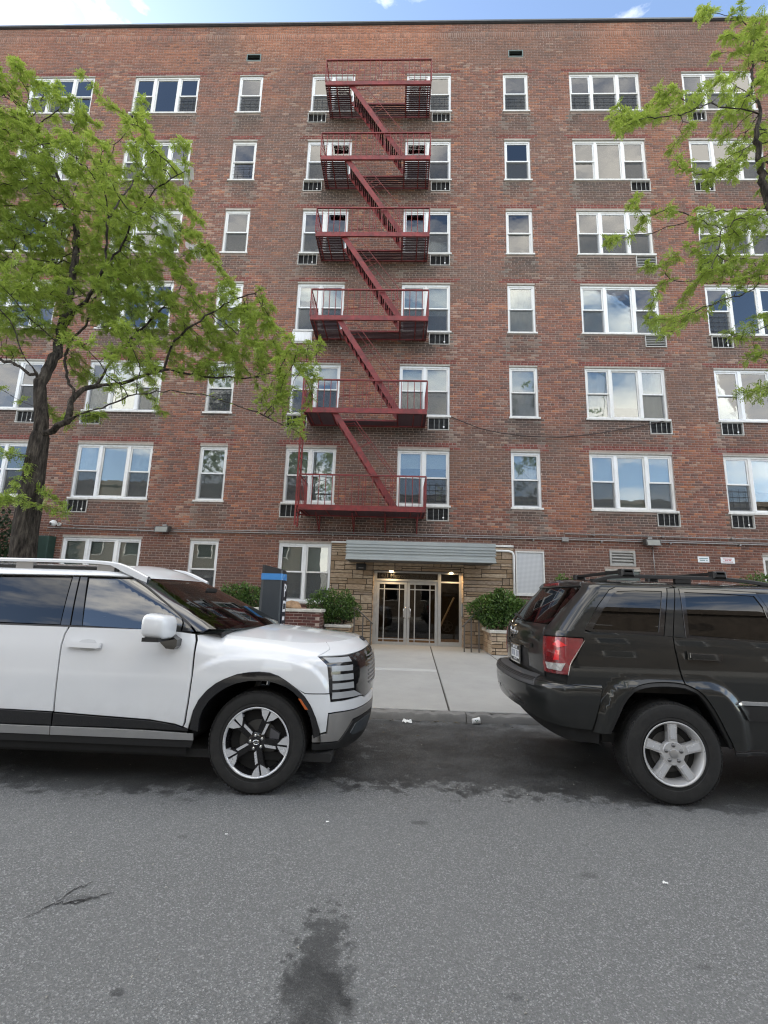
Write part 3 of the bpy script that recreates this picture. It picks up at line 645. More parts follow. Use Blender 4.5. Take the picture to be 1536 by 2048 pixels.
for (c, f, x0, x1, z0, z1) in WINS:
    W = MB().ring(x0+.004, x1-.004, z0, z1, (.055, .055, .05, .06), D+.045, D+.15).obj('window', fr, B)
    kind = c[0]; n = {'T': 3, 'S': 1, 'D': 2, 'R': 1}[kind]
    MB().box(x0-.035, x1+.035, D-.045, D+.10, z0-.055, z0-.003).obj('sill', MT['sill'], W)
    MB().box(x0+.002, x1-.002, D+.004, D+.15, z1+.002, z1+.043).obj('lintel', MT['soffit'], W)
    a, b, zb, zt = x0+.059, x1-.059, z0+.05, z1-.06
    if n == 1: L = [(a, b)]
    elif n == 2: mid = (a+b)/2; L = [(a, mid-.045), (mid+.045, b)]
    else: w_ = (b-a-.18); L = [(a, a+w_*.31), (a+w_*.31+.09, a+w_*.69+.09), (b-w_*.31, b)]
    for i in range(n-1): MB().box(L[i][1]+.002, L[i+1][0]-.002, D+.035, D+.15, zb+.001, zt-.001).obj('mullion', fr, W)
    for i, (p, q) in enumerate(L):
        fixed = (c, f) in FIX and i == 1
        if f == 1 and c == 'T1': lite(W, p, q, zb, zt, 'fix')
        else: lite(W, p, q, zb, zt, 'fix' if fixed else 'dh', scr=not (c == 'T3' and f == 3 and i == 0) and rw.random() < .9)
        # what hangs behind the glass
        r = rw.random(); mid = (zb+zt)/2
        if (c, f) == ('S1', 5): drape(W, p, q, mid-.02, zt, MT['curtain'], hem=lambda t: mid + .05*abs(sin(t*9))); drape(W, p, q, zb, mid, MT['curtain'], hem=lambda t: zb, y=D+.24)
        elif (c, f) == ('S2', 2): drape(W, p, q, zb, zt, MT['green_curtain'], y=D+.22); drape(W, p, q, mid, zt, MT['curtain'], hem=lambda t: mid + .04 + .30*max(0, 1-abs(t-.42)/.32))
        elif (c, f) == ('S2', 3): drape(W, p, q, zb, mid, MT['curtain']); blind(W, p, q, mid+.1, zt)
        elif (c, f) in (('S2', 5), ('S2', 4)): drape(W, p, q, zb, zt, MT['curtain'])
        elif (c, f) == ('D2', 6) and i == 1: drape(W, p, q, zb, mid, MT['blue_curtain'])
        elif (c, f) == ('T3', 3) and i == 1: blind(W, p, q, zb+.36, zt)
        elif (c, f) in (('T3', 4), ('T3', 2), ('T1', 4)): blind(W, p, q, zb, zt)
        elif f == 1: blind(W, p, q, zb if c != 'S1' else mid-.2, zt)
        elif r < .30: blind(W, p, q, zt - (zt-zb)*rw.choice([.3, .45, .5, .5, .62]), zt)
        elif r < .62: drape(W, p, q, zb, zt, MT['curtain'], n=20)
        elif r < .90 or (c, f) == ('T1', 7): blind(W, p, q, zb, zt)
        else: blind(W, p, q, mid, zt)
        g = {('S1', 7), ('S1', 6), ('S2', 7), ('S1', 3)}
        if (c, f) in g or ((c, f) == ('T1', 7) and i == 2) or ((c, f) == ('T3', 7)) or ((c, f) == ('T4', 4) and i == 0) or ((c, f) == ('T4', 2) and i == 0) or ((c, f) == ('D2', 2) and i == 1) or ((c, f) == ('D1', 7) and i == 0) or ((c, f) == ('D2', 7) and i == 1):
            guard(W, p, q, zb+.03, mid-.12)
# --- sleeves
for (c, f), (x0, kd) in SLEEVE.items():
    zt = zbot[f]-.004; x1 = x0+.64; z0 = zt-.39; fm = MT['white_frame'] if kd == 'cover' else MT['sleeve_frame']
    s = MB().ring(x0+.003, x1-.003, z0, zt, .02, D-.02, D+.12).obj('conditioner_sleeve', fm, B)
    if kd == 'cover': MB().bbox(x0+.03, x1-.03, D-.05, D+.1, z0+.03, zt-.03, .02).obj('cover', MT['white_frame'], s); continue
    MB().box(x0+.03, x1-.03, D+.06, D+.10, z0+.028, zt-.028).obj('back_panel', MT['ac_beige'] if kd in ('beige',) else MT['ac_dark'], s)
    m = MB()
    if kd in ('beige', 'slat'):
        for q in range(1, 6): zz = z0+.028+(zt-z0-.056)*q/6; m.box(x0+.03, x1-.03, D+.0, D+.02, zz-.008, zz+.008)
    else:
        nb = 3
        for q in range(1, nb+1): xx = x0+.03+(x1-x0-.06)*q/(nb+1) + .02; m.box(xx-.006, xx+.006, D+.0, D+.012, z0+.02, zt-.02)
    m.obj('grille', MT['grille_bar'], s)
    m = MB()
    for q in range(9): zz = z0+.04+(zt-z0-.08)*q/8; m.box(x0+.032, x1-.032, D+.035, D+.055, zz-.006, zz+.006)
    m.obj('fin', MT['black_plastic'], s)
    if kd in ('white', 'grey') and c != 'T3': MB().lathe([(0, D-.006), (.026, D-.004), (.026, D+.004)], ((x1-.16), 0, z0+.10), 'y', 10).obj('knob', MT['white_frame'], s)
# --- vents and louvre
for (a, b, c, d) in VENTS:
    v = MB().ring(a, b, c, d, .03, D-.01, D+.1).obj('roof_vent', mat('vent_green_grey', (.16, .20, .19), .6), B)
    MB().box(a+.03, b-.03, D+.09, D+.10, c+.03, d-.03).obj('back_panel', MT['ac_dark'], v)
    for q in range(4): zz = c+.05+(d-c-.1)*q/3; MB().add([(a+.03, D, zz-.02), (b-.03, D, zz-.02), (b-.03, D+.06, zz+.03), (a+.03, D+.06, zz+.03)], [(0,1,2,3)]).obj('slat', MT['ac_dark'] if q % 2 else mat('vent_slat', (.12, .16, .15), .6), v)
a, b, c, d = LOUV
lg = mat('louvre_grey', (.30, .29, .27), .6, var=.15)
v = MB().ring(a, b, c, d, .055, D-.02, D+.1).obj('louvre', lg, B); MB().box(a+.05, b-.05, D+.095, D+.1, c+.05, d-.05).obj('back_panel', MT['ac_dark'], v)
for q in range(4): zz = c+.085+(d-c-.17)*q/3; MB().add([(a+.055, D-.012, zz-.035), (b-.055, D-.012, zz-.035), (b-.055, D+.05, zz+.04), (a+.055, D+.05, zz+.04), (a+.055, D-.012, zz-.043), (b-.055, D-.012, zz-.043)], [(0,1,2,3), (4,5,1,0)]).obj('slat', lg, v)
v = MB().box(5.80, 6.72, D+.02, D+.06, 1.9, 2.46).obj('basement_panel', mat('basement_panel', (.10, .12, .11), .7), B); MB().box(5.77, 6.75, D-.01, D+.1, 2.462, 2.515).obj('lintel', MT['soffit'], v)
v = MB().ring(3.30, 4.10, 1.745, 2.945, .035, D-.015, D+.08).obj('screened_window', MT['sill'], B)
MB().box(3.335, 4.065, D+.012, D+.02, 1.78, 2.91).obj('mesh_screen', MT['diamond_mesh'], v); MB().box(3.35, 4.05, D+.03, D+.05, 2.72, 2.76).obj('crossbar', MT['sill'], v); MB().box(3.26, 4.14, D-.05, D+.02, 1.70, 1.742).obj('sill', MT['sill'], v)
# --- stone facing round the entrance
RX0, RX1, RZ1, DY = -.71, 1.85, 2.30, 13.4
sb = MB()
for (a, b, c, d) in ((-1.925, RX0, .0, 3.035), (RX1, 3.255, .0, 3.035), (RX0, RX1, RZ1, 3.035)): sb.quad((a, D+.004, c), (b, D+.004, c), (b, D+.004, d), (a, D+.004, d))
sb.quad((RX0, D+.004, .1), (RX0, D+.004, RZ1), (RX0, DY+.1, RZ1), (RX0, DY+.1, .1)); sb.quad((RX1, DY+.1, .1), (RX1, DY+.1, RZ1), (RX1, D+.004, RZ1), (RX1, D+.004, .1)); sb.quad((RX0, DY+.1, RZ1), (RX0, D+.004, RZ1), (RX1, D+.004, RZ1), (RX1, DY+.1, RZ1))
sb.obj('stone_backing', MT['stone_joint'], B)
rs = random.Random(5)
def rough(parent, p0, ex, ez, en, w, h, dep, mt=None, name='stone'):
    """split-faced block: w along ex, h along ez, face pushed along en"""
    nx = max(2, int(w/.12)); V = []; Fc = []
    for j in range(3):
        for i in range(nx+1):
            d = dep + (rs.uniform(-.006, .008) if 0 < i < nx and j == 1 else rs.uniform(-.004, .003)); V.append(Vector(p0) + Vector(ex)*(w*i/nx + (rs.uniform(-.004, .004) if j == 1 and 0 < i < nx else 0)) + Vector(ez)*(h*j/2) + Vector(en)*d)
    for j in range(2):
        for i in range(nx): q = j*(nx+1)+i; Fc.append((q, q+1, q+nx+2, q+nx+1))
    rim = [i for i in range(nx+1)] + [2*nx+1, ] + [2*(nx+1)+nx-i for i in range(nx+1)] + [nx+1]
    n0 = len(V)
    for r in rim: V.append(V[r] - Vector(en)*(dep+.01))
    for i in range(len(rim)): j = (i+1) % len(rim); Fc.append((rim[i], n0+i, n0+j, rim[j]))
    return MB().add(V, Fc).obj(name, mt or MT['stone'], parent)
def ashlar(parent, x0, x1, z0, z1, y, rows=None, dmin=.008, dmax=.028, axis='x'):
    z = z0
    while z < z1-.03:
        h = min(rs.choice([.09, .13, .16, .20, .24]), z1-z);
        if z1-z-h < .05: h = z1-z
        x = x0 - rs.uniform(0, .15)
        while x < x1-.02:
            L = rs.choice([.2, .3, .42, .55, .7, .9, 1.1]); a = max(x, x0); b = min(x+L, x1)
            if x1-b < .08: b = x1
            if b-a > .03:
                qs = rs.choice([.4, .5, .6]); parts = [(z, h)] if (h < .12 or rs.random() < .4) else [(z, h*qs), (z+h*qs, h*(1-qs))]
                for (zz, hh) in parts:
                    dep = rs.uniform(dmin, dmax)
                    if axis == 'x': rough(parent, (a+.009, y, zz+.009), (1,0,0), (0,0,1), (0,-1,0), b-a-.018, hh-.018, dep)
                    else: rough(parent, (y, a+.005, zz+.005), (0,1,0), (0,0,1), (-1,0,0) if axis == 'y-' else (1,0,0), b-a-.01, hh-.01, dep)
            x = b
        z += h
ashlar(B, -1.925, RX0, .2, 3.035, D+.004); ashlar(B, RX1, 3.255, .2, 3.035, D+.004); ashlar(B, RX0, RX1, RZ1, 3.035, D+.004)
ashlar(B, D+.004, DY, .2, RZ1, RX1, axis='y-'); ashlar(B, D+.004, DY, .2, RZ1, RX0, axis='y+')
# --- entrance door
al = MT['aluminium']
DF = MB()
DF.box(RX0, -.605, DY, DY+.1, .2, RZ1); DF.box(1.15, 1.24, DY, DY+.1, .2, RZ1); DF.box(1.76, RX1, DY, DY+.1, .2, RZ1); DF.box(-.605, 1.15, DY, DY+.1, 2.02, 2.075); DF.box(-.605, 1.15, DY, DY+.1, 2.255, RZ1); DF.box(1.24, 1.76, DY, DY+.1, 2.255, RZ1); DF.box(1.24, 1.76, DY, DY+.1, 2.0, 2.04); DF.box(1.24, 1.76, DY, DY+.1, .2, .36)
EN = DF.obj('entrance_frame', al, B)
MB().box(-.603, 1.148, DY+.05, DY+.055, 2.077, 2.253).obj('transom_pane', MT['door_glass'], EN); MB().box(1.242, 1.758, DY+.05, DY+.055, 2.042, 2.253).obj('transom_pane', MT['door_glass'], EN); MB().box(1.242, 1.758, DY+.05, DY+.055, .362, 1.998).obj('side_pane', MT['door_glass'], EN)
text_mesh('1421 Metropolitan Avenue', .165, 'lettering', mat('black_gold_letters', (.02, .016, .01), .4), EN, (.27, DY+.045, 2.165), (1,0,0), (0,0,1), .003, .003, squeeze=.93)
for (a, b, hx) in ((-.60, .268, 1), (.278, 1.145, -1)):
    Dr = MB().ring(a, b, .225, 2.015, (.075, .075, .10, .085), DY+.02, DY+.07).obj('entrance_door', al, B)
    MB().box(a+.075, b-.075, DY+.045, DY+.05, .325, 1.93).obj('pane', MT['door_glass'], Dr)
    m = MB(); w_ = b-a-.15
    for q in (.20, .80): m.box(a+.075+w_*q-.014, a+.075+w_*q+.014, DY+.03, DY+.043, .325, 1.93)
    for zz in (.40, 1.79): m.box(a+.075, b-.075, DY+.029, DY+.044, zz-.014, zz+.014)
    m.obj('glazing_bar', al, Dr)
    hxx = b-.04 if hx > 0 else a+.04; s = 1 if hx > 0 else -1
    MB().tube([(hxx-.0*s, DY+.02, .98), (hxx-.0*s, DY-.05, .98), (hxx-.05*s, DY-.055, 1.02), (hxx-.05*s, DY-.055, 1.24), (hxx, DY-.05, 1.28), (hxx, DY+.02, 1.28)], .013, 8).obj('handle', MT['chrome'], Dr, True)
# lobby behind the glass
lb = mat('lobby_wall', (.45, .31, .18), .8, var=.1)
m = MB(); m.quad((-.9, 16.2, .2), (2.1, 16.2, .2), (2.1, 16.2, 2.6), (-.9, 16.2, 2.6)); m.quad((-.9, DY+.1, .2), (-.9, 16.2, .2), (-.9, 16.2, 2.6), (-.9, DY+.1, 2.6)); m.quad((2.1, 16.2, .2), (2.1, DY+.1, .2), (2.1, DY+.1, 2.6), (2.1, 16.2, 2.6)); m.quad((-.9, DY+.1, 2.6), (-.9, 16.2, 2.6), (2.1, 16.2, 2.6), (2.1, DY+.1, 2.6)); m.quad((-.9, DY+.1, .22), (2.1, DY+.1, .22), (2.1, 16.2, .22), (-.9, 16.2, .22))
m.obj('lobby', lb, B); m = MB(); m.box(-.35, .1, 16.1, 16.15, .22, 2.1); m.box(.62, 1.1, 16.1, 16.15, .22, 2.1); m.obj('inner_door', mat('inner_door', (.05, .055, .06), .3), B)
m = MB().bar((1.35, 15.2, .6), (1.75, 14.6, 1.6), .04); m.obj('stair_rail', MT['sill'], B)
# ---------------------------------------------------------------- fire escape
RI = MT['red_iron']; FX0, FX1, FY0, FY1 = -2.73, .69, 12.0, 13.09
ZP = {2: 3.86, 3: 6.62, 4: 9.46, 5: 12.23, 6: 14.96, 7: 17.82}
FE = thing('fire_escape', 'dark red iron fire escape zigzagging up the brick facade above the entrance', 'fire escape', (-1.02, D, 3.86))
slat_me = {}
def bar_inst(name, x0, x1, y, z, w, h, parent):
    key = (name, round(x1-x0, 3))
    if key not in slat_me:
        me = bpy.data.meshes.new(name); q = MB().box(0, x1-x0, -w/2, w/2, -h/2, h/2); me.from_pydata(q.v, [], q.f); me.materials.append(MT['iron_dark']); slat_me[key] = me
    o = link(name, slat_me[key], parent); o.location = Vector((x0, y, z)) - org(parent); return o
bal_me = None
for f, z in ZP.items():
    m = MB(); m.box(FX0, FX1, FY0, FY0+.012, z-.07, z+.075); m.box(FX0, FX1, FY0+.012, FY0+.05, z-.07, z-.058); m.box(FX0, FX0+.012, FY0+.05, FY1, z-.065, z+.07); m.box(FX1-.012, FX1, FY0+.05, FY1, z-.065, z+.07); m.box(FX0+.012, FX1-.012, FY1-.03, FY1-.018, z-.06, z+.0)
    xo0, xo1, yo = -1.93, -.15, 12.62
    cross = [FX0+.1, FX0+.36, xo0-.03, xo1+.03, FX1-.36, FX1-.1] if f > 2 else [FX0+.1, -2.0, -1.2, -.4, .3, FX1-.1]
    for xx in cross: m.box(xx-.016, xx+.016, FY0+.05, FY1-.03, z-.055, z-.032)
    if f > 2: m.box(xo0+.0, xo1, yo-.012, yo+.012, z-.06, z-.02)
    P = m.obj('platform', RI, FE)
    for q in range(15):
        yy = FY0+.085 + q*.067
        if yy > FY1-.05: break
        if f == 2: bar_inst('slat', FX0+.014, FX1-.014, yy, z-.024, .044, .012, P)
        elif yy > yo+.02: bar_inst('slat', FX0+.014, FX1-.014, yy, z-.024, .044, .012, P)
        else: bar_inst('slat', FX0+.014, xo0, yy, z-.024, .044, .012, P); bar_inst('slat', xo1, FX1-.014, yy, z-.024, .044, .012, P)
    m = MB(); zt = z+.90
    m.bar((FX0, FY0, zt), (FX1, FY0, zt), .045, .036)
    for xx in (FX0, FX1): m.bar((xx, FY0, zt), (xx, FY1, zt), .028, .028); m.bar((xx, FY0, z+.05), (xx, FY0, zt), .030); m.bar((xx, FY1-.03, z+.05), (xx, FY1-.03, zt), .03); m.bar((xx, FY0+.02, z+.0), (xx, FY1-.01, z-.45), .022) if f == 9 else None
    m.bar((-1.0, FY0, z), (-1.0, FY0, zt), .018); m.bar((-.27, FY0, z), (-.27, FY0, zt), .018)
    if f > 2: m.tube([(-1.86, 12.62, z+.02), (-1.86, 12.62, z+.62), (-1.80, 12.62, z+.70), (-.9, 12.62, z+.78)], .011, 6)
    m.obj('railing', RI, P)
    for q in range(1, 19):
        xx = FX0 + (FX1-FX0)*q/19
        if bal_me is None:
            bal_me = bpy.data.meshes.new('baluster'); w_ = MB().box(-.0095, .0095, -.0095, .0095, 0, .84); bal_me.from_pydata(w_.v, [], w_.f); bal_me.materials.append(RI)
        o = link('baluster', bal_me, P); o.location = Vector((xx, FY0+.004, z+.065)) - org(P)
    for q in range(1, 6):
        for xx in (FX0, FX1): o = link('baluster', bal_me, P); o.location = Vector((xx, FY0+(FY1-FY0)*q/6, z+.05)) - org(P)
tr_me = None
for f in range(7, 2, -1):
    z1, z0 = ZP[f]-.01, ZP[f-1]+.03; xa, xb = -1.89, -.12; m = MB(); d = Vector((xb-xa, 0, z0-z1)).normalized(); nrm = Vector((-d.z, 0, d.x)); nrm = nrm if nrm.z > 0 else -nrm
    for yy in (12.07, 12.57):
        a = Vector((xa, yy, z1)); b_ = Vector((xb, yy, z0)); h = nrm*.075; t = Vector((0, .008, 0))
        vs = [a-h-t, a-h+t, a+h+t, a+h-t, b_-h-t, b_-h+t, b_+h+t, b_+h-t]
        m.add(vs, [(0,1,2,3),(7,6,5,4),(0,4,5,1),(1,5,6,2),(2,6,7,3),(3,7,4,0)])
    St = m.obj('stair_flight', RI, FE, fix=True); nt = 12
    if tr_me is None:
        tr_me = bpy.data.meshes.new('tread'); w_ = MB()
        for q in range(2): w_.box(-.05+q*.055, -.010+q*.055, -.24, .24, -.006, .006)
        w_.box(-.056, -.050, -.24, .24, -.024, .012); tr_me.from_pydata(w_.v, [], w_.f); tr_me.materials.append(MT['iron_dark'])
    for q in range(1, nt+1):
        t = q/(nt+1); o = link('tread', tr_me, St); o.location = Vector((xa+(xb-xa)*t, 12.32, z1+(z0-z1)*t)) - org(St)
    m = MB()
    for yy in (12.07, 12.57):
        A_ = Vector((xa, yy, z1)); off = Vector((.30, 0, .40)); e0, e1 = A_+(Vector((xb, yy, z0))-A_)*.06, A_+(Vector((xb, yy, z0))-A_)*.80
        m.tube([e0, e0+Vector((.34, 0, .0)), e0+off*1.0+Vector((.1, 0, -.35)), e1+off+Vector((.06, 0, -.06)), e1+Vector((.28, 0, .06)), e1], .010, 6)
        for s in (.38, .46): p = e0+(e1-e0)*s; m.tube([p, p+Vector((.36, 0, .22))], .008, 5)
    m.obj('handrail', RI, St)
m = MB()
for yy in (11.97, 12.30): m.bar((-2.775, yy, 3.36), (-2.775, yy, 7.55 if yy < 12 else 7.35), .045, .03)
m.bar((-2.775, 11.97, 7.2), (-2.775, 12.3, 7.2), .03); m.bar((-2.775, 12.25, 3.7), (-2.70, 12.6, 3.75), .04)
Ld = m.obj('drop_ladder', RI, FE)
for q in range(13): MB().tube([(-2.775, 11.97, 3.45+q*.30), (-2.775, 12.3, 3.45+q*.30)], .011, 6).obj('rung', RI, Ld)
z = ZP[2]
for xx in (-2.3, -1.3, -.4, .5): MB().bar((xx, FY1-.02, z-.50), (xx, FY0+.35, z-.07), .03).bar((xx, FY1-.02, z-.55), (xx, FY1-.02, z-.05), .03).obj('bracket', RI, FE)
# ---------------------------------------------------------------- entrance canopy
CX0, CX1, CY0 = -1.38, 2.52, 12.0
prof = [(0, 3.0), (0, 2.905), (.014, 2.893), (.014, 2.868), (-.008, 2.855), (-.008, 2.822), (.014, 2.812), (.014, 2.79), (-.008, 2.778), (-.008, 2.745), (.014, 2.735), (.014, 2.715), (-.008, 2.70), (-.008, 2.675), (.016, 2.66), (.016, 2.62), (0, 2.60), (0, 2.535), (-.012, 2.525), (-.012, 2.50), (.03, 2.495)]
Cn = thing('entrance_canopy', 'flat ribbed grey metal canopy over the glass entrance doors', 'canopy', (.57, D, 2.5))
m = MB()
for (o_, z) in prof:
    m.v += [(CX0+o_*0-0 + (o_ if True else 0), D-.03, z), (CX0+o_, CY0+o_, z), (CX1-o_, CY0+o_, z), (CX1-o_, D-.03, z)]
for i in range(len(prof)-1):
    for j in range(3): a = i*4+j; m.f.append((a, a+4, a+5, a+1))
m.obj('fascia', MT['canopy'], Cn, fix=True)
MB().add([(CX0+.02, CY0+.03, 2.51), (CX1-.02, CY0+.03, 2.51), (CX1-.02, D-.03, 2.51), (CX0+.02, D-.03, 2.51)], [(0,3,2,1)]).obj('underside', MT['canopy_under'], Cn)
MB().box(CX0+.01, CX1-.01, CY0+.01, D-.03, 2.975, 2.995).obj('deck', MT['canopy'], Cn)
MB().box(CX0+.22, CX1-.1, D-.5, D-.02, 3.0, 3.045).obj('flashing', MT['white_frame'], Cn)
MB().box(2.54, 3.24, D-.045, D-.002, 3.045, 3.10).obj('ledge', MT['sill'], B); MB().box(-1.93, -1.40, D-.04, D-.002, 3.045, 3.09).obj('ledge', MT['sill'], B)
def downlight(x, y, z, lab, r=.055, mt=None):
    L = thing('recessed_light', lab, 'light', (x, y, z), 'lit ceiling lights at the entrance')
    MB().lathe([(r+.02, z), (r+.02, z-.012), (r, z-.014), (r, z-.004)], (x, y, 0), 'z', 20).obj('trim_ring', MT['white_frame'], L)
    MB().lathe([(0, z-.006), (r, z-.006)], (x, y, 0), 'z', 20).obj('lamp', mt or MT['lamp_warm'], L); return L
downlight(-.19, D+.14, RZ1-.002, 'lit recessed light in the entrance ceiling, leftmost above the doors')
downlight(1.52, D+.17, RZ1-.002, 'lit recessed light in the entrance ceiling, above the narrow side pane')
downlight(.40, 14.1, 2.598, 'lit lobby ceiling light seen through the lettered transom, nearer the doors')
downlight(.72, 15.2, 2.598, 'lit lobby ceiling light seen through the lettered transom, farther inside')
# ---------------------------------------------------------------- pipes, conduits, lamps, camera, cable, signs
dp = MB().tube([(2.53, D-.05, 2.93), (3.10, D-.05, 2.93), (3.20, D-.05, 2.90), (3.235, D-.05, 2.82), (3.235, D-.05, .5)], .033, 12).obj('drain_pipe', MT['white_pipe'], None, True)
props(dp, 'white drain pipe bending down the stone facing beside the canopy', 'pipe')
def conduit(pts, r, lab, straps=()):
    o = MB().tube(pts, r, 8).obj('conduit', MT['conduit'], None, True); props(o, lab, 'conduit', 'metal conduits along the facade')
    m = MB()
    for (x, z) in straps: m.box(x-.02, x+.02, D-.075, D-.003, z-r-.012, z+r+.012)
    if straps: m.obj('strap', MT['conduit'], o)
sx_ = lambda a, b, s: [a + i*s for i in range(int((b-a)/s)+1)]
conduit([(-10.3, D-.05, 3.265), (-6.9, D-.05, 3.245), (-2, D-.05, 3.285), (4.6, D-.05, 3.300), (12.5, D-.05, 3.29)], .016, 'long thin metal conduit running the width of the facade above the ground floor', [(x, 3.27) for x in sx_(-9.5, 12, 1.9)])
conduit([(-6.9, D-.05, 3.30), (-2, D-.05, 3.345), (4.6, D-.05, 3.35), (12.5, D-.05, 3.335)], .011, 'thinner upper conduit just above the long one over the canopy', [])
conduit([(4.685, D-.05, 3.34), (4.685, D-.05, 3.47), (7.0, D-.05, 3.455), (12.5, D-.05, 3.445)], .014, 'upper right conduit stepping up from a small junction box', [(x, 3.455) for x in sx_(5.5, 12, 1.9)])
conduit([(-9.85, D-.05, 3.39), (-9.5, D-.05, 3.345), (-8.4, D-.05, 3.335), (-7.05, D-.05, 3.325)], .010, 'short white wire conduit from the security camera to the left wall lamp')
conduit([(7.10, D-.05, 3.18), (7.12, D-.05, 2.2)], .012, 'vertical conduit dropping from the right wall lamp')
jb = MB().bbox(4.60, 4.78, D-.09, D-.002, 3.24, 3.37, .01).obj('junction_box', MT['conduit']); props(jb, 'small grey metal junction box where conduits meet right of the canopy', 'junction box')
def wall_lamp(x, z, lab):
    L = thing('wall_lamp', lab, 'lamp', (x, D, z), 'floodlights on the facade')
    MB().add([(x-.2, D-.24, z-.10), (x+.2, D-.24, z-.10), (x+.2, D-.02, z-.05), (x-.2, D-.02, z-.05), (x-.2, D-.20, z+.085), (x+.2, D-.20, z+.085), (x+.2, D-.02, z+.10), (x-.2, D-.02, z+.10)], [(0,3,2,1),(4,5,6,7),(0,1,5,4),(1,2,6,5),(2,3,7,6),(3,0,4,7)]).obj('housing', mat('lamp_bronze', (.05, .045, .04), .5), L)
    MB().add([(x-.17, D-.243, z-.085), (x+.17, D-.243, z-.085), (x+.17, D-.208, z+.062), (x-.17, D-.208, z+.062)], [(0,1,2,3)]).obj('lens', mat('lamp_lens', (.24, .24, .21), .3), L)
    MB().box(x-.06, x+.06, D-.05, D-.002, z+.08, z+.16).obj('mount', MT['conduit'], L)
wall_lamp(-6.83, 3.29, 'boxy floodlight on the brick wall left of the canopy'); wall_lamp(7.05, 3.27, 'boxy floodlight on the brick wall right of the canopy')
sc = thing('security_camera', 'white dome security camera on the wall beside the tree trunk', 'camera', (-10.05, D, 3.39))
MB().lathe([(0, D-.20), (.06, D-.19), (.088, D-.14), (.088, D-.08), (.06, D-.04)], (-10.1, 0, 3.39), 'y', 16).obj('dome', MT['white_pipe'], sc, True); MB().lathe([(0, D-.215), (.035, D-.21), (.04, D-.18)], (-10.12, 0, 3.365), 'y', 12).obj('lens', MT['black_gloss'], sc, True); MB().lathe([(.05, D-.06), (.055, D-.003), (0, D-.003)], (-9.98, 0, 3.37), 'y', 12).obj('base', MT['white_pipe'], sc, True)
cab = MB().tube([(1.40, D-.02, 6.95), (1.9, D-.07, 6.72), (2.318, D-.09, 6.545), (2.9, D-.09, 6.42), (3.487, D-.09, 6.345), (4.1, D-.09, 6.315), (4.648, D-.09, 6.32), (5.2, D-.09, 6.375), (5.812, D-.08, 6.47), (6.8, D-.06, 6.67), (7.858, D-.02, 6.93)], .013, 6).obj('hanging_cable', mat('cable_brown', (.03, .018, .016), .6), None, True)
props(cab, 'dark cable sagging across the brick wall below the third floor windows', 'cable')
def wsign(x0, x1, z0, z1, lab, mt, rows):
    s = MB().box(x0, x1, D-.016, D-.006, z0, z1).obj('sign', MT['sign_white']); props(s, lab, 'sign', 'small white signs on the brick wall'); m = MB(); r = random.Random(int(x0*100))
    for (zf, a, b, h) in rows:
        xx = x0+(x1-x0)*a; zc_ = z0+(z1-z0)*zf
        while xx < x0+(x1-x0)*b:
            w_ = r.uniform(.008, .014)
            if r.random() < .86: m.box(xx, xx+w_, D-.0185, D-.016, zc_-h, zc_+h)
            xx += w_+.005
    m.obj('print', mt, s)
wsign(8.335, 8.645, 2.765, 2.93, 'small white sign with two dark teal lines of print, left of the pair', MT['print_teal'], [(.66, .14, .86, .012), (.36, .18, .84, .012)])
wsign(8.96, 9.335, 2.755, 2.92, 'small white sign with red print, right of the pair', MT['print_red'], [(.74, .16, .82, .011), (.5, .26, .74, .013), (.24, .12, .88, .008)])
pq = MB().bbox(-1.19, -.91, D-.07, D-.01, 2.29, 2.47, .012).obj('wall_plaque', MT['black_plastic']); props(pq, 'small dark box on the stone wall under the left end of the canopy', 'wall box')
MB().box(-1.12, -.98, D-.073, D-.07, 2.335, 2.355).obj('label_strip', MT['conduit'], pq)
ic = thing('intercom', 'grey intercom phone on the stone jamb right of the doors', 'intercom', (1.84, 13.2, 1.1))
MB().box(1.815, 1.84, 13.13, 13.27, 1.04, 1.45).obj('back_plate', MT['black_gloss'], ic); MB().box(1.775, 1.815, 13.15, 13.22, 1.10, 1.42).obj('handset', MT['aluminium'], ic)
gb = MB().bbox(-10.4, -10.02, D-.3, D-.01, 2.3, 3.0, .02).obj('utility_box', MT['green_box']); props(gb, 'dark green utility box on the wall behind the tree trunk', 'utility box')
# ---------------------------------------------------------------- planters, rails, boulder
Pb = thing('brick_planter', 'long red brick planter with a pale stone cap left of the entrance', 'planter', (-4.6, 11.6, .2))
PX0, PX1, PY0 = -8.2, -1.90, 11.55
MB().box(PX0+.012, PX1-.012, PY0+.012, D-.01, .15, 1.13).obj('core', MT['mortar'], Pb)
r_ = 0; zz = .23
while zz < 1.13:
    xx = PX1-.004-bl-(0 if r_ % 2 else (bl+jt)/2)
    while xx > -3.9: single_brick(xx+bl/2, PY0+.012-.008, zz+.0286, PAL[random.choice([0, 1, 1, 3, 4])]*random.uniform(.65, 1.0)*np.array((1.05,.8,.85)), Pb); xx -= bl+jt
    for q in range(3): single_brick(PX1-.012+.008, PY0+.13+q*.2135, zz+.0286, PAL[random.choice([0, 1, 3])]*random.uniform(.65, .95), Pb, pi/2)
    zz += ch; r_ += 1
for q in range(7): MB().bbox(PX0+q*.9+.003, PX0+(q+1)*.9-.003 + (.04 if q == 6 else 0), PY0-.04, PY0+.26, 1.13, 1.205, .012).obj('cap_stone', MT['cap_stone'], Pb)
MB().box(PX1-.26, PX1+.035, PY0+.262, D-.02, 1.13, 1.204).obj('cap_stone', MT['cap_stone'], Pb); MB().box(PX0, PX1-.262, PY0+.262, D-.02, 1.05, 1.10).obj('soil', MT['soil'], Pb)
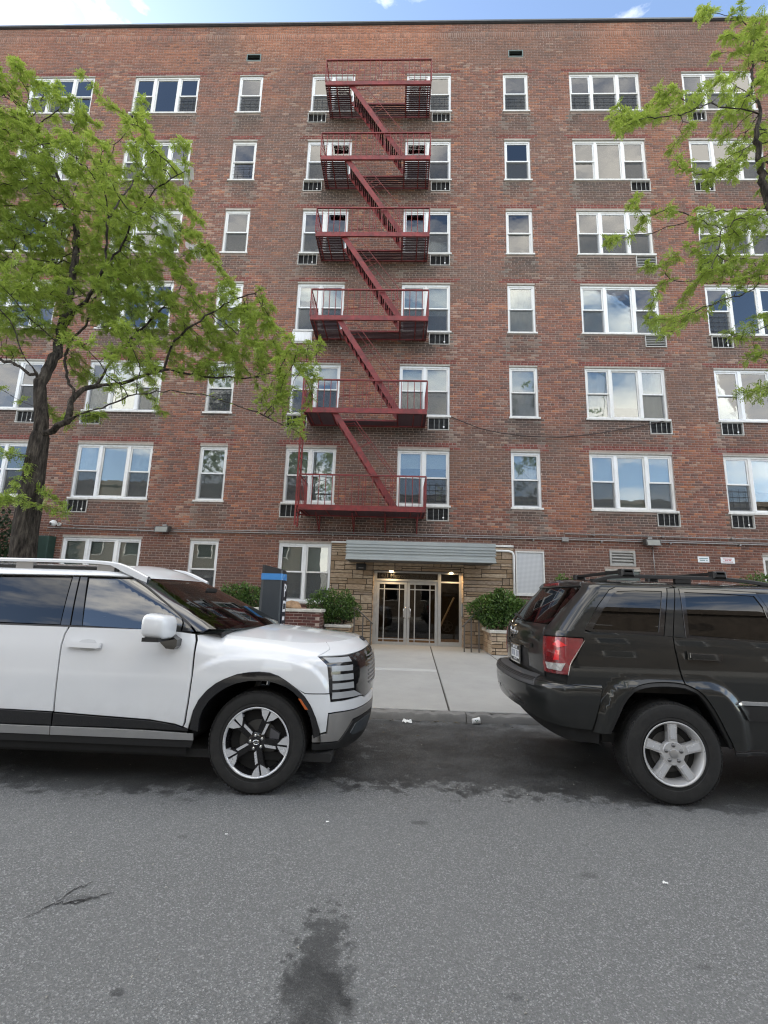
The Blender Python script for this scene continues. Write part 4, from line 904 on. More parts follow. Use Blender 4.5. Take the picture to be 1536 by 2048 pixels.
def stone_planter(x0, x1, y0, lab, chamfer=0):
    P = thing('stone_planter', lab, 'planter', ((x0+x1)/2, y0, .2), 'low stone planters beside the entrance'); zt = .795
    MB().box(x0+.02, x1-.02, y0+.02, D-.02, .1, zt-.05).obj('core', MT['stone_joint'], P)
    ashlar(P, x0, x1, .22, zt-.05, y0+.02, dmin=.006, dmax=.02); ashlar(P, y0+.02, D-.03, .22, zt-.05, x0+.02, dmin=.004, dmax=.016, axis='y-'); ashlar(P, y0+.02, D-.03, .22, zt-.05, x1-.02, dmin=.004, dmax=.016, axis='y+')
    n = max(1, round((x1-x0)/.7)); 
    for q in range(n): MB().bbox(x0-.03+(x1-x0+.06)*q/n+.003, x0-.03+(x1-x0+.06)*(q+1)/n-.003, y0-.035, y0+.18, zt-.05, zt+.02, .012).obj('cap_stone', MT['cap_stone'], P)
    for xx in (x0-.03, x1-.16): MB().box(xx, xx+.19, y0+.182, D-.03, zt-.05, zt+.019).obj('cap_stone', MT['cap_stone'], P)
    MB().box(x0+.162, x1-.162, y0+.182, D-.02, zt-.1, zt-.03).obj('soil', MT['soil'], P); return P
stone_planter(-1.84, -1.22, 12.15, 'small stone planter with a pale cap left of the entrance rail'); stone_planter(2.36, 4.6, 11.95, 'long stone planter with a pale cap right of the entrance, behind the dark SUV')
def rail(xs_, lab, dr):
    R_ = thing('handrail', lab, 'handrail', (xs_[0], 12.4, .22), 'grey metal handrails at the entrance'); y = 12.35
    x0, x1 = xs_; m = MB(); m.tube([(x0-.03*dr, y-.05, 1.235), (x0, y, 1.245), (x0+.06*dr, y, 1.235), (x1, y, .885), (x1+.03*dr, y, .85)], .019, 8); m.obj('top_rail', MT['rail_metal'], R_, True)
    for t in (0.0, .5, .95):
        xx = x0+(x1-x0)*t; MB().box(xx-.016, xx+.016, y-.016, y+.016, .2, 1.235-.36*t).obj('post', MT['rail_metal'], R_)
rail((-1.12, -.66), 'grey handrail sloping down to the doors, on the left side of the entrance', 1); rail((2.13, 1.73), 'grey handrail sloping down to the doors, on the right side of the entrance', -1)
bm = bmesh.new(); bmesh.ops.create_icosphere(bm, subdivisions=4, radius=1)
from mathutils import noise as mnoise
for v in bm.verts:
    n = mnoise.noise(v.co*1.3)*.28 + mnoise.noise(v.co*4)*.07; v.co *= 1+n; v.co.x *= .23; v.co.y *= .15; v.co.z *= .155 if v.co.z > 0 else .05
me = bpy.data.meshes.new('boulder'); bm.to_mesh(me); bm.free(); me.polygons.foreach_set('use_smooth', [True]*len(me.polygons)); bo = link('boulder', me, None, MT['boulder']); bo.location = (-2.60, 11.68, 1.235); props(bo, 'rounded brown boulder resting on the brick planter cap', 'rock')
# ---------------------------------------------------------------- parking meter
PMx0, PMx1, PMy0, PMy1, PMz = -2.0, -1.69, 6.72, 7.03, walk_z(6.8)
PM = thing('parking_meter', 'dark grey pay station with a blue band and a white letter P', 'parking meter', (-1.84, 6.87, PMz))
tap = lambda z: .012*(1.9-z)
def slabz(z0, z1, e=0., e1=None):
    q = MB(); e1 = e if e1 is None else e1; c = .05
    for z, ee in ((z0, e), (z1, e1)):
        t = tap(z) - ee; a, b, c0, d = PMx0-t, PMx1+t, PMy0-t, PMy1+t
        q.v += [(a+c, c0, z), (b-c*.4, c0, z), (b, c0+c*.4, z), (b, d-c, z), (b-c, d, z), (a+c, d, z), (a, d-c, z), (a, c0+c, z)]
    q.f += [tuple(range(8))[::-1], tuple(range(8, 16))] + [(i, (i+1) % 8, 8+(i+1) % 8, 8+i) for i in range(8)]; return q
slabz(PMz, 1.745).obj('body', MT['meter_grey'], PM); slabz(1.747, 1.838, -.006).obj('band', MT['meter_blue'], PM)
q = slabz(1.84, 1.96); q.v[8:16] = [(x, y, z - .075*max(0, (x-(PMx0+PMx1)/2)/.16)) for x, y, z in q.v[8:16]]; q.obj('top', mat('meter_top', (.016, .017, .02), .35), PM)
MB().box(PMx1+.008, PMx1+.022, PMy0+.03, PMy1-.04, .35, 1.735).obj('front_panel', MT['meter_dark'], PM)
xq = PMx1+.0235
text_mesh('P', .26, 'letter', MT['print_white'], PM, (xq, 6.87, 1.59), (0,1,0), (0,0,1), .001, .004)
MB().ring(0, 1, 0, 1, .1, 0, 1) 
pv = MB(); pv.add([(xq, 6.79, 1.29), (xq, 6.95, 1.29), (xq, 6.95, 1.45), (xq, 6.79, 1.45)], [(0,1,2,3)]); pv.obj('pictogram', MT['print_white'], PM)
pv = MB(); pv.add([(xq+.001, 6.81, 1.33), (xq+.001, 6.93, 1.33), (xq+.001, 6.93, 1.41), (xq+.001, 6.81, 1.41)], [(0,1,2,3)]); pv.obj('pictogram', MT['meter_dark'], PM)
for (a, b, c, d, mm) in ((6.80, 6.93, 1.17, 1.225, 'print_white'), (6.86, 6.94, 1.06, 1.12, 'print_peach'), (6.79, 6.94, .82, .93, 'print_violet')):
    MB().add([(xq, a, c), (xq, b, c), (xq, b, d), (xq, a, d)], [(0,1,2,3)]).obj('print', MT[mm], PM)
MB().add([(xq+.001, 6.81, .85), (xq+.001, 6.92, .85), (xq+.001, 6.92, .89), (xq+.001, 6.81, .89)], [(0,1,2,3)]).obj('print', MT['print_white'], PM)
# ---------------------------------------------------------------- litter
cu = thing('paper_cup', 'crumpled white paper cup lying against the curb', 'cup', (1.03, 6.24, 0))
q = MB(); ax = Vector((.95, .1, .12)).normalized(); c0 = Vector((.985, 6.24, .035)); ux = ax.orthogonal().normalized(); uy = ax.cross(ux)
for h, r in ((0, .0), (0, .028), (.002, .03), (.085, .040), (.088, .044), (.094, .044), (.094, .038), (.02, .026), (.02, 0)):
    for k_ in range(20): t = 2*pi*k_/20; p = c0+ax*h+(ux*cos(t)*(1-.12*h/.09)+uy*sin(t))*r; q.v.append(tuple(p))
for i in range(8):
    for k_ in range(20): q.f.append((i*20+k_, i*20+(k_+1) % 20, (i+1)*20+(k_+1) % 20, (i+1)*20+k_))
q.obj('cup_wall', MT['paper'], cu, 40)
q = MB()
for (a, b) in ((.035, .2), (.05, -.05), (.062, .15)): p = c0+ax*a; n = (ux*0 - uy).normalized(); q.lathe([(0, 0), (.007, 0)], (p.x, p.y-.037, p.z+b*.06), 'y', 8)
q.obj('green_mark', mat('green_print', (.03, .10, .07), .5), cu)
def scrap(x, y, z, s, lab, mt, name='paper_scrap', cat='litter', seed=1):
    r = random.Random(seed); q = MB(); n = 6
    for j in range(n+1):
        for i in range(n+1): q.v.append((x+(i/n-.5)*s*r.uniform(.8, 1.1), y+(j/n-.5)*s*.7*r.uniform(.8, 1.1), z+.004+abs(r.gauss(0, s*.14))))
    for j in range(n):
        for i in range(n): a = j*(n+1)+i; q.f.append((a, a+1, a+n+2, a+n+1))
    props(q.obj(name, mt, None), lab, cat)
scrap(.155, 6.20, 0.0, .12, 'crumpled white tissue lying in the gutter near the curb', MT['paper'], seed=3)
scrap(-.446, 3.508, 0, .022, 'tiny white speck of paper on the road in front of the white car', MT['paper'], seed=4)
scrap(1.546, 2.979, 0, .028, 'tiny pale scrap lying on the right side of the road', MT['paper'], seed=5)
scrap(-1.07, 3.28, 0, .016, 'tiny white chip on the asphalt below the white SUV door', MT['paper'], seed=6)

# grit, leaf scraps and twigs along the gutter
rl_ = np.random.default_rng(77); V, F = [], []
for q in range(900):
    x = rl_.uniform(-6, 7); y = 6.30-abs(rl_.normal(0, .05)) if rl_.random() < .75 else rl_.uniform(5.6, 6.3); s_ = rl_.uniform(.004, .018) if rl_.random() < .9 else rl_.uniform(.02, .035); a = rl_.uniform(0, 6.28); z = .003; i0 = len(V)
    dx, dy = cos(a)*s_, sin(a)*s_; V += [(x-dx, y-dy, z), (x+dy*.4, y-dx*.4, z+s_*.3), (x+dx, y+dy, z+.002), (x-dy*.4, y+dx*.4, z+s_*.15)]; F.append((i0, i0+1, i0+2, i0+3))
props(MB().add(V, F).obj('gutter_grit', mat('gutter_grit', (.12, .10, .07), .9, var=.7, scale=40)), 'grit and leaf scraps gathered in the gutter along the curb', 'litter', kind='stuff')
V, F = [], []
for q in range(260):
    x = rl_.uniform(-4, 4); y = rl_.uniform(2.0, 5.5); s_ = rl_.uniform(.003, .009); i0 = len(V); a = rl_.uniform(0, 6.28); dx, dy = cos(a)*s_, sin(a)*s_
    V += [(x-dx, y-dy, .002), (x+dy*.6, y-dx*.6, .002+s_*.7), (x+dx, y+dy, .002), (x-dy*.6, y+dx*.6, .002+s_*.4)]; F.append((i0, i0+1, i0+2, i0+3))
props(MB().add(V, F).obj('road_grit', mat('road_grit', (.30, .29, .26), .9, var=.8, scale=60)), 'loose pale grit scattered over the asphalt', 'litter', kind='stuff')
# ---------------------------------------------------------------- cars
def paint(name, col, coat=1., rough=.35, metal=0., spec=.5):
    m, t, b = mat0(name); v = t.new('TexCoord').outputs['Object']
    c = t.mix(t.ramp(t.noise(v, 2.2, 6, .65), (.45, (0, 0, 0)), (.8, (.12, .12, .12))), col, tuple(x*.6+.02 for x in col))
    z = t.new('SeparateXYZ', Vector=t.pos()).outputs[2]
    dirt = t.math('MULTIPLY', t.new('MapRange', Value=z, **{'From__Min': .75, 'From__Max': .3}).outputs[0], t.ramp(t.noise(v, 9, 6, .7), (.35, (0, 0, 0)), (.7, (1, 1, 1))))
    c = t.mix(t.math('MULTIPLY', dirt, .22 if col[0] > .1 else .10), c, (.13, .12, .105)); t.l.new(c, b.inputs['Base Color'])
    b.inputs['Roughness'].default_value = rough; b.inputs['Metallic'].default_value = metal; b.inputs['Specular IOR Level'].default_value = spec; b.inputs['Coat Weight'].default_value = coat; b.inputs['Coat Roughness'].default_value = .025; b.inputs['Coat IOR'].default_value = 1.5
    r = t.new('MapRange', Value=t.noise(v, 14, 5, .7), **{'From__Min': .4, 'From__Max': .8, 'To__Min': .015, 'To__Max': .09}); t.l.new(r.outputs[0], b.inputs['Coat Roughness'])
    return m
MT['car_white'] = paint('white_car_paint', (.66, .675, .69), 1., .35)
MT['car_dark'] = paint('dark_grey_car_paint', (.0115, .0125, .0122), .9, .4, 0., .15)
MT['shell_black'] = mat('body_gap_black', (.004, .004, .004), .8, var=.05)
MT['under'] = mat('underbody_black', (.010, .010, .010), .85, var=.2)
MT['satin_silver'] = mat('satin_silver_trim', (.40, .40, .40), .32, .7, var=.05)
MT['bumper_silver'] = mat('silver_bumper', (.30, .29, .28), .38, .55, var=.05)
MT['tint'] = glass_mat('tinted_glass', (.02, .022, .022), 1.6, .01)
MT['tint_light'] = glass_mat('side_glass', (.06, .07, .075), 1.62, .09)
MT['windscreen'] = glass_mat('windscreen_glass', (.17, .21, .20), 1.55, .02)
MT['lamp_seg'] = mat('headlamp_reflector', (.34, .35, .36), .33, .15, var=.06)
MT['amber'] = mat('amber_marker', (.42, .09, .012), .25, coat=.8, var=.05)
MT['red_lens'] = mat('red_lens', (.17, .003, .006), .12, var=.25, scale=14, coat=1.)
def _lens():
    m, t, b = mat0('red_lens'); v = t.new('TexCoord').outputs['Object']
    w = t.new('TexWave', Vector=v, Scale=38., Distortion=.4, _bands_direction='Z').outputs['Fac']; n = t.noise(v, 7, 3)
    c = t.mix(t.ramp(n, (.35, (0, 0, 0)), (.65, (1, 1, 1))), (.10, .002, .004), (.26, .005, .008)); c = t.mix(t.math('MULTIPLY', w, .35), c, (.05, .001, .002))
    t.l.new(c, b.inputs['Base Color']); b.inputs['Roughness'].default_value = .2; b.inputs['Coat Weight'].default_value = 1.; b.inputs['Coat Roughness'].default_value = .02; t.l.new(t.bump(w, .4, .004), b.inputs['Normal']); return m
MT['red_lens'] = _lens()
MT['clear_lens'] = mat('clear_lens', (.55, .54, .52), .15, .4, var=.4, scale=40, coat=1.)
MT['interior'] = mat('car_interior', (.05, .048, .045), .8, var=.2)
MT['rim_dark'] = mat('rim_dark', (.012, .012, .013), .25, .3, var=.08)
MT['rim_machined'] = mat('rim_machined', (.62, .63, .65), .25, .45, var=.03)
MT['rim_silver'] = mat('rim_silver', (.50, .50, .50), .3, .35, var=.03)
MT['plate_white'] = mat('plate_white', (.68, .70, .70), .4, var=.06)
MT['bar_grey'] = mat('rear_pad_grey', (.055, .057, .06), .42, var=.1, bump=.1)
def resample(poly, step, closed=True):
    out = []; n = len(poly)
    for i in range(n if closed else n-1):
        a = np.array(poly[i]); b = np.array(poly[(i+1) % n]); k = max(1, int(np.ceil(np.linalg.norm(b-a)/step)))
        for j in range(k): out.append(tuple(a+(b-a)*j/k))
    if not closed: out.append(tuple(poly[-1]))
    return out
def inside(poly, q):
    p = np.array(poly); x, y = q[:, 0], q[:, 1]; r = np.zeros(len(q), bool); j = len(p)-1
    for i in range(len(p)):
        xi, yi, xj, yj = p[i, 0], p[i, 1], p[j, 0], p[j, 1]
        c = ((yi > y) != (yj > y)) & (x < (xj-xi)*(y-yi)/((yj-yi) if abs(yj-yi) > 1e-12 else 1e-12)+xi); r ^= c; j = i
    return r
def panel(S, poly, name, mt, parent, step=.035, lift=0., skirt=.018, far=False, thick=0., shrink=.0022):
    """a body panel: the polygon (u, v) laid on the shell S, lifted along its normal, its rim turned inwards"""
    poly = [tuple(p[:2]) for p in poly]; A = sum(poly[i][0]*poly[(i+1) % len(poly)][1]-poly[(i+1) % len(poly)][0]*poly[i][1] for i in range(len(poly)))
    if A < 0: poly = poly[::-1]
    P = np.array(resample(poly, step)); 
    if shrink:
        d = np.roll(P, -1, 0)-np.roll(P, 1, 0); nn = np.stack([-d[:, 1], d[:, 0]], 1); nn /= np.linalg.norm(nn, axis=1, keepdims=True)+1e-9; P = P + nn*shrink
    nb = len(P); lo, hi = P.min(0), P.max(0)
    gx, gy = np.meshgrid(np.arange(lo[0]+step*.5, hi[0], step), np.arange(lo[1]+step*.5, hi[1], step)); g = np.stack([gx.ravel(), gy.ravel()], 1)
    if len(g):
        g = g[inside(P, g)]
        if len(g):
            dm = np.min(np.linalg.norm(g[:, None]-P[None], axis=2), axis=1); g = g[dm > step*.45]
    pts = [Vector(p) for p in P] + [Vector(p) for p in g]
    r = delaunay_2d_cdt(pts, [(i, (i+1) % nb) for i in range(nb)], [], 1, 1e-6)
    V2 = np.array([tuple(v) for v in r[0]]); F = [tuple(f) for f in r[2]]; u, v = V2[:, 0], V2[:, 1]
    if far: u = 2*S.UC - u
    N = S.normal(u, v); X = S(u, v) + N*lift
    F = [f if not far else f[::-1] for f in F]
    rim = {}
    E = {}
    for f in F:
        for i in range(3):
            a, b = f[i], f[(i+1) % 3]; E[(a, b)] = E.get((a, b), 0)+1
    be = [(a, b) for (a, b) in E if (b, a) not in E]
    nv = len(X); verts = [tuple(p) for p in X]; norms = [tuple(n) for n in N]
    tri = list(F)
    depth = skirt + thick
    for (a, b) in be:
        if depth <= 0: break
        i0 = len(verts)
        verts += [tuple(X[a]), tuple(X[b]), tuple(X[b]-N[b]*depth), tuple(X[a]-N[a]*depth)]
        t = X[b]-X[a]; sn = np.cross(t, (N[a]+N[b])/2); L = np.linalg.norm(sn); sn = sn/(L if L > 1e-9 else 1)
        norms += [tuple(sn*.6+N[a]*.4), tuple(sn*.6+N[b]*.4), tuple(sn), tuple(sn)]; tri.append((i0+1, i0, i0+3, i0+2))
    o0 = org(parent); me = bpy.data.meshes.new(name); me.from_pydata([(p[0]-o0.x, p[1]-o0.y, p[2]-o0.z) for p in verts], [], tri)
    me.polygons.foreach_set('use_smooth', [True]*len(tri)); me.normals_split_custom_set_from_vertices(norms); me.materials.append(mt); return link(name, me, parent)
def both(S, poly, name, mt, parent, **k):
    a = panel(S, poly, name, mt, parent, **k); k2 = dict(k); k2['step'] = max(.07, k.get('step', .035)*2); panel(S, poly, name, mt, parent, far=True, **k2); return a
def sym(S, half, UM):
    """close a half polygon (its ends near the middle) with its mirror image"""
    return half + [(2*UM-p[0], p[1]) for p in half[::-1]]
def grid_shell(S, u0, u1, v0, v1, du, dv, name, mt, parent, off=-.02, skip=None):
    us = np.arange(u0, u1+du*.5, du); vs = np.linspace(v0, v1, max(2, int((v1-v0)/dv)+1)); U, V = np.meshgrid(us, vs); X = S(U, V)+S.normal(U, V)*off; o0 = org(parent); nU = len(us)
    F = []
    for j in range(len(vs)-1):
        for i in range(nU-1):
            if skip is not None and skip((us[i]+us[i+1])/2, (vs[j]+vs[j+1])/2): continue
            a = j*nU+i; F.append((a, a+1, a+nU+1, a+nU))
    me = bpy.data.meshes.new(name); me.from_pydata((X.reshape(-1, 3)-np.array(o0)).tolist(), [], F); me.polygons.foreach_set('use_smooth', [True]*len(F)); me.materials.append(mt); return link(name, me, parent)
def dome(S, vtop, ua, ub, hz, name, mt, parent, lift=0., nx=40, ny=16):
    """hood or roof: spans from the near edge curve of S at vtop to its mirror image; ends closed by the edge curve itself"""
    us = np.linspace(ua, ub, nx); E = S(us, np.full(nx, vtop)); V = []; Nn = []
    for i in range(nx):
        x, y = E[i, 0], E[i, 1]-S.yc
        for j in range(ny+1): yy = y*(1-2*j/ny); V.append((x, S.yc+yy, float(hz(np.array(x), np.array(yy)))+lift))
    o0 = org(parent); F = [(i*(ny+1)+j, (i+1)*(ny+1)+j, (i+1)*(ny+1)+j+1, i*(ny+1)+j+1) for i in range(nx-1) for j in range(ny)]
    for (x, y, z) in V:
        e = .01; yy = y-S.yc; gx = (float(hz(np.array(x+e), np.array(yy)))-float(hz(np.array(x-e), np.array(yy))))/(2*e); gy = (float(hz(np.array(x), np.array(yy+e)))-float(hz(np.array(x), np.array(yy-e))))/(2*e); n = Vector((-gx, -gy, 1)).normalized(); Nn.append(tuple(n))
    me = bpy.data.meshes.new(name); me.from_pydata([(p[0]-o0.x, p[1]-o0.y, p[2]-o0.z) for p in V], [], F); me.polygons.foreach_set('use_smooth', [True]*len(F)); me.normals_split_custom_set_from_vertices(Nn); me.materials.append(mt); return link(name, me, parent)
def tyre(cx, yo, R, rr, w, parent, side, tread=True):
    """tyre: outer sidewall at yo, turned about the axle"""
    s = side; y = lambda d: yo + s*d
    prof = [(rr-.012, y(.03)), (rr+.004, y(.012)), (rr+.012, y(.006)), (rr+.03, y(.008)), (rr+.034, y(.003)), (R*.86, y(-.002)), (R*.90, y(.001)), (R*.935, y(.004)), (R-.018, y(.012)), (R-.006, y(.024)), (R, y(.04)), (R, y(w-.04)), (R-.006, y(w-.024)), (R*.9, y(w-.002)), (rr+.01, y(w-.006)), (rr-.012, y(w-.03))]
    q = MB().lathe(prof, (cx, 0, R-.004), 'y', 72); q.v = [(x, yy, max(z, .0)) for x, yy, z in q.v]
    o = q.obj('wheel', MT['rubber'], parent, 35, fix=True)
    if tread:
        m = MB()
        for k in range(72):
            t0 = 2*pi*k/72; t1 = t0+2*pi/72*.62
            for (ya, yb, sh) in ((.012, .05, 0), (.058, .105, .4), (.113, .16, .8), (.168, w-.04, .2), (w-.034, w-.014, .6)):
                a0, a1 = t0+sh*2*pi/72, t1+sh*2*pi/72; r0, r1 = R-.012, R+.0015
                if ya < .03: r1 = R-.004
                vs = [(cx+r*sin(a), yo+s*d, R-.004+r*cos(a)) for d in (ya, yb) for a in (a0, a1) for r in (r0, r1)]
                vs = [(x, yy, max(z, .001)) for x, yy, z in vs]
                m.add(vs, [(1,3,7,5),(0,1,5,4),(2,6,7,3),(0,2,3,1),(4,5,7,6)])
        props(m.obj('tread', MT['rubber'], o), kind='stuff')
    return o
def spoke_prism(cx, cz, yo, s, ang, pts, y0, y1, name, mt, parent):
    """pts: (radius along the spoke, sideways); front faces may slope: y0 = depth at hub, y1 = depth at rim"""
    ca, sa = cos(ang), sin(ang); q = MB(); n = len(pts); rm = max(p[0] for p in pts)
    fr_ = []; bk = []
    for (r, t) in pts:
        x = cx + r*sa + t*ca; z = cz + r*ca - t*sa; k = r/rm; yy = y0+(y1-y0)*k; fr_.append((x, yo+s*yy, z)); bk.append((x, yo+s*(yy+.05), z))
    q.add(fr_+bk, [tuple(range(n)), tuple(range(n, 2*n))[::-1]]+[(i, n+i, n+(i+1) % n, (i+1) % n) for i in range(n)]); return q.obj(name, mt, parent, fix=True)
def wheel(cx, yo, R, rr, w, parent, style, side=1, detail=True, spin=0.):
    s = side; W = tyre(cx, yo, R, rr, w, parent, s, detail); cz = R-.004
    y = lambda d: yo+s*d
    bar = MT['rim_silver'] if style == 'five' else MT['rim_dark']; lip = MT['rim_silver'] if style == 'five' else MT['rim_machined']
    MB().lathe([(rr-.002, y(.004)), (rr+.004, y(.0)), (rr-.004, y(-.002)), (rr-.012, y(.006)), (rr-.016, y(.016))], (cx, 0, cz), 'y', 60).obj('rim_lip', lip, W, True, fix=True)
    MB().lathe([(rr-.016, y(.014)), (rr-.03, y(.04)), (rr-.036, y(.075)), (rr-.036, y(w-.02))], (cx, 0, cz), 'y', 60).obj('barrel', bar if style != 'five' else MT['rim_silver'], W, True, fix=True)
    MB().lathe([(0, y(.085)), (rr-.036, y(.085))], (cx, 0, cz), 'y', 40).obj('back_plate', MT['under'], W)
    MB().lathe([(0, y(.072)), (.15, y(.072)), (.155, y(.076)), (.155, y(.08))], (cx, 0, cz), 'y', 40).obj('brake_disc', mat('brake_disc', (.07, .068, .065), .45, .5), W, 30)
    if not detail: pass
    if style == 'five':
        for k in range(5):
            a = spin+2*pi*k/5
            spoke_prism(cx, cz, yo, s, a, [(.05,-.042),(.10,-.035),(.175,-.036),(rr-.010,-.043),(rr-.010,.043),(.175,.036),(.10,.035),(.05,.042)], .018, .012, 'spoke', MT['rim_silver'], W)
            spoke_prism(cx, cz, yo, s, a, [(.11,-.022),(rr-.02,-.026),(rr-.02,.026),(.11,.022)], .012, .008, 'spoke_face', MT['rim_machined'], W)
            an = a+pi/5; px, pz = cx+.062*sin(a), cz+.062*cos(a)
            MB().lathe([(.016, y(.014)), (.014, y(.006)), (.006, y(.0)), (0, y(-.001))], (px, 0, pz), 'y', 10).obj('lug_nut', mat('lug', (.16,.16,.16), .3, .8) if k == 0 else bpy.data.materials['lug'], W, 40, fix=True)
        MB().lathe([(.095, y(.05)), (.092, y(.02)), (.085, y(.013)), (0, y(.012))], (cx, 0, cz), 'y', 36).obj('hub', MT['rim_silver'], W, 40, fix=True)
        MB().lathe([(.036, y(.012)), (.034, y(.004)), (.028, y(.001)), (0, y(.0))], (cx, 0, cz), 'y', 28).obj('centre_cap', MT['satin_silver'], W, 40, fix=True)
    else:
        for k in range(5):
            a = spin+2*pi*k/5
            spoke_prism(cx, cz, yo, s, a, [(.03,-.028),(.10,-.032),(.17,-.034),(.205,-.052),(rr-.012,-.074),(rr-.008,.0),(rr-.012,.074),(.205,.052),(.17,.034),(.10,.032),(.03,.028)], .028, .010, 'spoke', MT['rim_dark'], W)
            for sg in (-1, 1):
                pts = [(.170,.007),(.203,.050),(rr-.016,.078),(rr-.008,.045),(rr-.006,.009)]
                spoke_prism(cx, cz, yo, s, a, [(r, t*sg) for r, t in pts], .006, .004, 'spoke_face', MT['rim_machined'], W)
                if sg > 0: spoke_prism(cx, cz, yo, s, a, [(.065,.012),(.155,.012),(.165,.032),(.075,.030)], .018, .010, 'spoke_edge', MT['rim_machined'], W)
            px, pz = cx+.05*sin(a+pi/5), cz+.05*cos(a+pi/5)
            MB().lathe([(.013, y(.022)), (.011, y(.012)), (0, y(.010))], (px, 0, pz), 'y', 10).obj('lug_nut', MT['chrome'], W, 40, fix=True)
        MB().lathe([(.072, y(.05)), (.070, y(.026)), (.062, y(.020)), (.036, y(.020)), (.034, y(.010)), (0, y(.008))], (cx, 0, cz), 'y', 36).obj('hub', MT['black_gloss'], W, 40, fix=True)
        e = MB(); e.tube([(cx+.024*cos(t), y(.0065), cz+.016*sin(t)) for t in np.linspace(0, 2*pi, 25)], .0022, 5)
        for sg in (-1, 1): e.bar((cx+sg*.010-.003, y(.0065), cz-.010), (cx+sg*.010+.003, y(.0065), cz+.010), .004)
        e.bar((cx-.010, y(.0065), cz-.002), (cx+.010, y(.0065), cz+.003), .004); e.obj('emblem', MT['chrome'], W)
        MB().prism([(cx+.09, cz-.02), (cx+.16, cz-.05), (cx+.175, cz+.06), (cx+.10, cz+.10)], y(.045) if s > 0 else y(.075), y(.075) if s > 0 else y(.045), 'y').obj('brake_caliper', mat('caliper', (.10,.10,.11), .5, .4), W)
    return W
# ---------------------------------------------------------------- white SUV
WC = thing('parked_car', 'white SUV with black arch cladding parked at the curb, nose towards the dark SUV', 'car', (-2.7, 4.82, 0), 'cars parked along the curb')
cw, gl = MT['car_white'], MT['black_gloss']; UCw = W_LO.UC
def warch(u, v): return ((u+1.10)**2 + (v-.385)**2 < .54**2) or ((u+4.07)**2 + (v-.385)**2 < .54**2)
grid_shell(W_LO, -5.9, 2*UCw+5.9+0, .26, 1.20, .05, .08, 'inner_shell', MT['shell_black'], WC, -.024, lambda u, v: warch(u, v) or warch(2*UCw-u, v))
cut_f = [(-1.674,1.198),(-1.658,1.147),(-1.645,.881),(-1.655,.662),(-1.667,.52),(-1.677,.49)]
cut_r = [(-2.735,1.222),(-2.757,1.160),(-2.763,1.07),(-2.745,.843),(-2.737,.67),(-2.732,.565)]
AO = [(-1.614,.475),(-1.595,.617),(-1.558,.699),(-1.5,.771),(-1.435,.825),(-1.367,.862),(-1.27,.902),(-1.171,.922),(-1.09,.929),(-1.008,.924),(-.935,.901),(-.862,.861),(-.77,.806),(-.697,.749),(-.631,.676),(-.574,.586),(-.544,.517),(-.521,.452)]
AI = [(-.592,.43),(-.605,.50),(-.640,.60),(-.688,.672),(-.742,.735),(-.805,.785),(-.87,.820),(-.94,.843),(-1.01,.857),(-1.085,.860),(-1.165,.855),(-1.264,.833),(-1.341,.800),(-1.412,.752),(-1.473,.692),(-1.517,.620),(-1.540,.55),(-1.545,.46)]
rear = lambda L: [(-2*2.585+.0-p[0] + 0, p[1]) for p in L][::-1]         # the front arch mirrored about the wheelbase middle
d1 = both(W_LO, [(-2.729,1.222),(-2.386,1.222),(-2.047,1.222)]+cut_f+[(-1.737,.508),(-1.94,.533),(-2.348,.548),(-2.724,.563),(-2.732,.671),(-2.740,.843),(-2.758,1.071),(-2.752,1.16)], 'front_door', cw, WC)
AOr = [(-5.17-p[0], p[1]) for p in AO]
d2 = both(W_LO, [(-3.98,1.222),(-3.3,1.222)]+[(p[0]-.006, p[1]) for p in cut_r]+[(-3.1,.57),(-3.58,.575),(-3.60,.66),(-3.66,.75),(-3.74,.82),(-3.86,.88),(-3.95,.95)], 'rear_door', cw, WC)
both(W_LO, [(-5.9,1.19),(-3.99,1.222),(-3.96,.95),(-3.87,.89)]+[(-5.17-a, b) for a, b in AO[8:]]+[(-4.70,.45),(-5.9,.45)], 'rear_quarter', cw, WC, step=.06)
both(W_LO, [(-2.728,.555),(-2.347,.54),(-1.94,.525),(-1.736,.501),(-1.682,.483),(-1.630,.476),(-1.628,.458),(-1.935,.463),(-2.34,.465),(-2.73,.461)], 'door_cladding', gl, WC, lift=.006)
both(W_LO, [(-3.58,.57),(-3.1,.566),(-2.738,.558),(-2.738,.463),(-3.58,.463)], 'door_cladding', gl, WC, lift=.006)
both(W_LO, [(-2.735,.455),(-2.339,.457),(-1.934,.453),(-1.684,.446),(-1.585,.442),(-1.580,.391),(-1.688,.391),(-2.334,.39),(-2.735,.39)], 'sill_strip', MT['satin_silver'], WC, lift=.012)
both(W_LO, [(-3.6,.455),(-2.741,.455),(-2.741,.39),(-3.6,.39)], 'sill_strip', MT['satin_silver'], WC, lift=.012)
both(W_LO, [(-3.6,.386),(-1.585,.386),(-1.60,.33),(-3.6,.33)], 'rocker', MT['black_plastic'], WC, step=.08)
both(W_LO, AO+AI, 'wheel_arch', gl, WC, lift=.012, skirt=.05)
both(W_LO, [(-5.17-a, b) for a, b in AO]+[(-5.17-a, b) for a, b in AI], 'wheel_arch', gl, WC, lift=.012, skirt=.05, step=.07)
VT = 1.215
edge = [(u, VT) for u in np.linspace(-1.46, -.385, 14)]
fen = [(-1.659,1.192),(-1.60,1.207)] + edge + [(-.383,1.165),(-.40,1.14),(-.577,1.083),(-.474,.986),(-.441,.762),(-.694,.773)] + AO[1:13][::-1] + [(-1.632,.476),(-1.668,.488),(-1.653,.521),(-1.641,.662),(-1.632,.882),(-1.644,1.147)]
both(W_LO, fen, 'front_fender', cw, WC, step=.02)
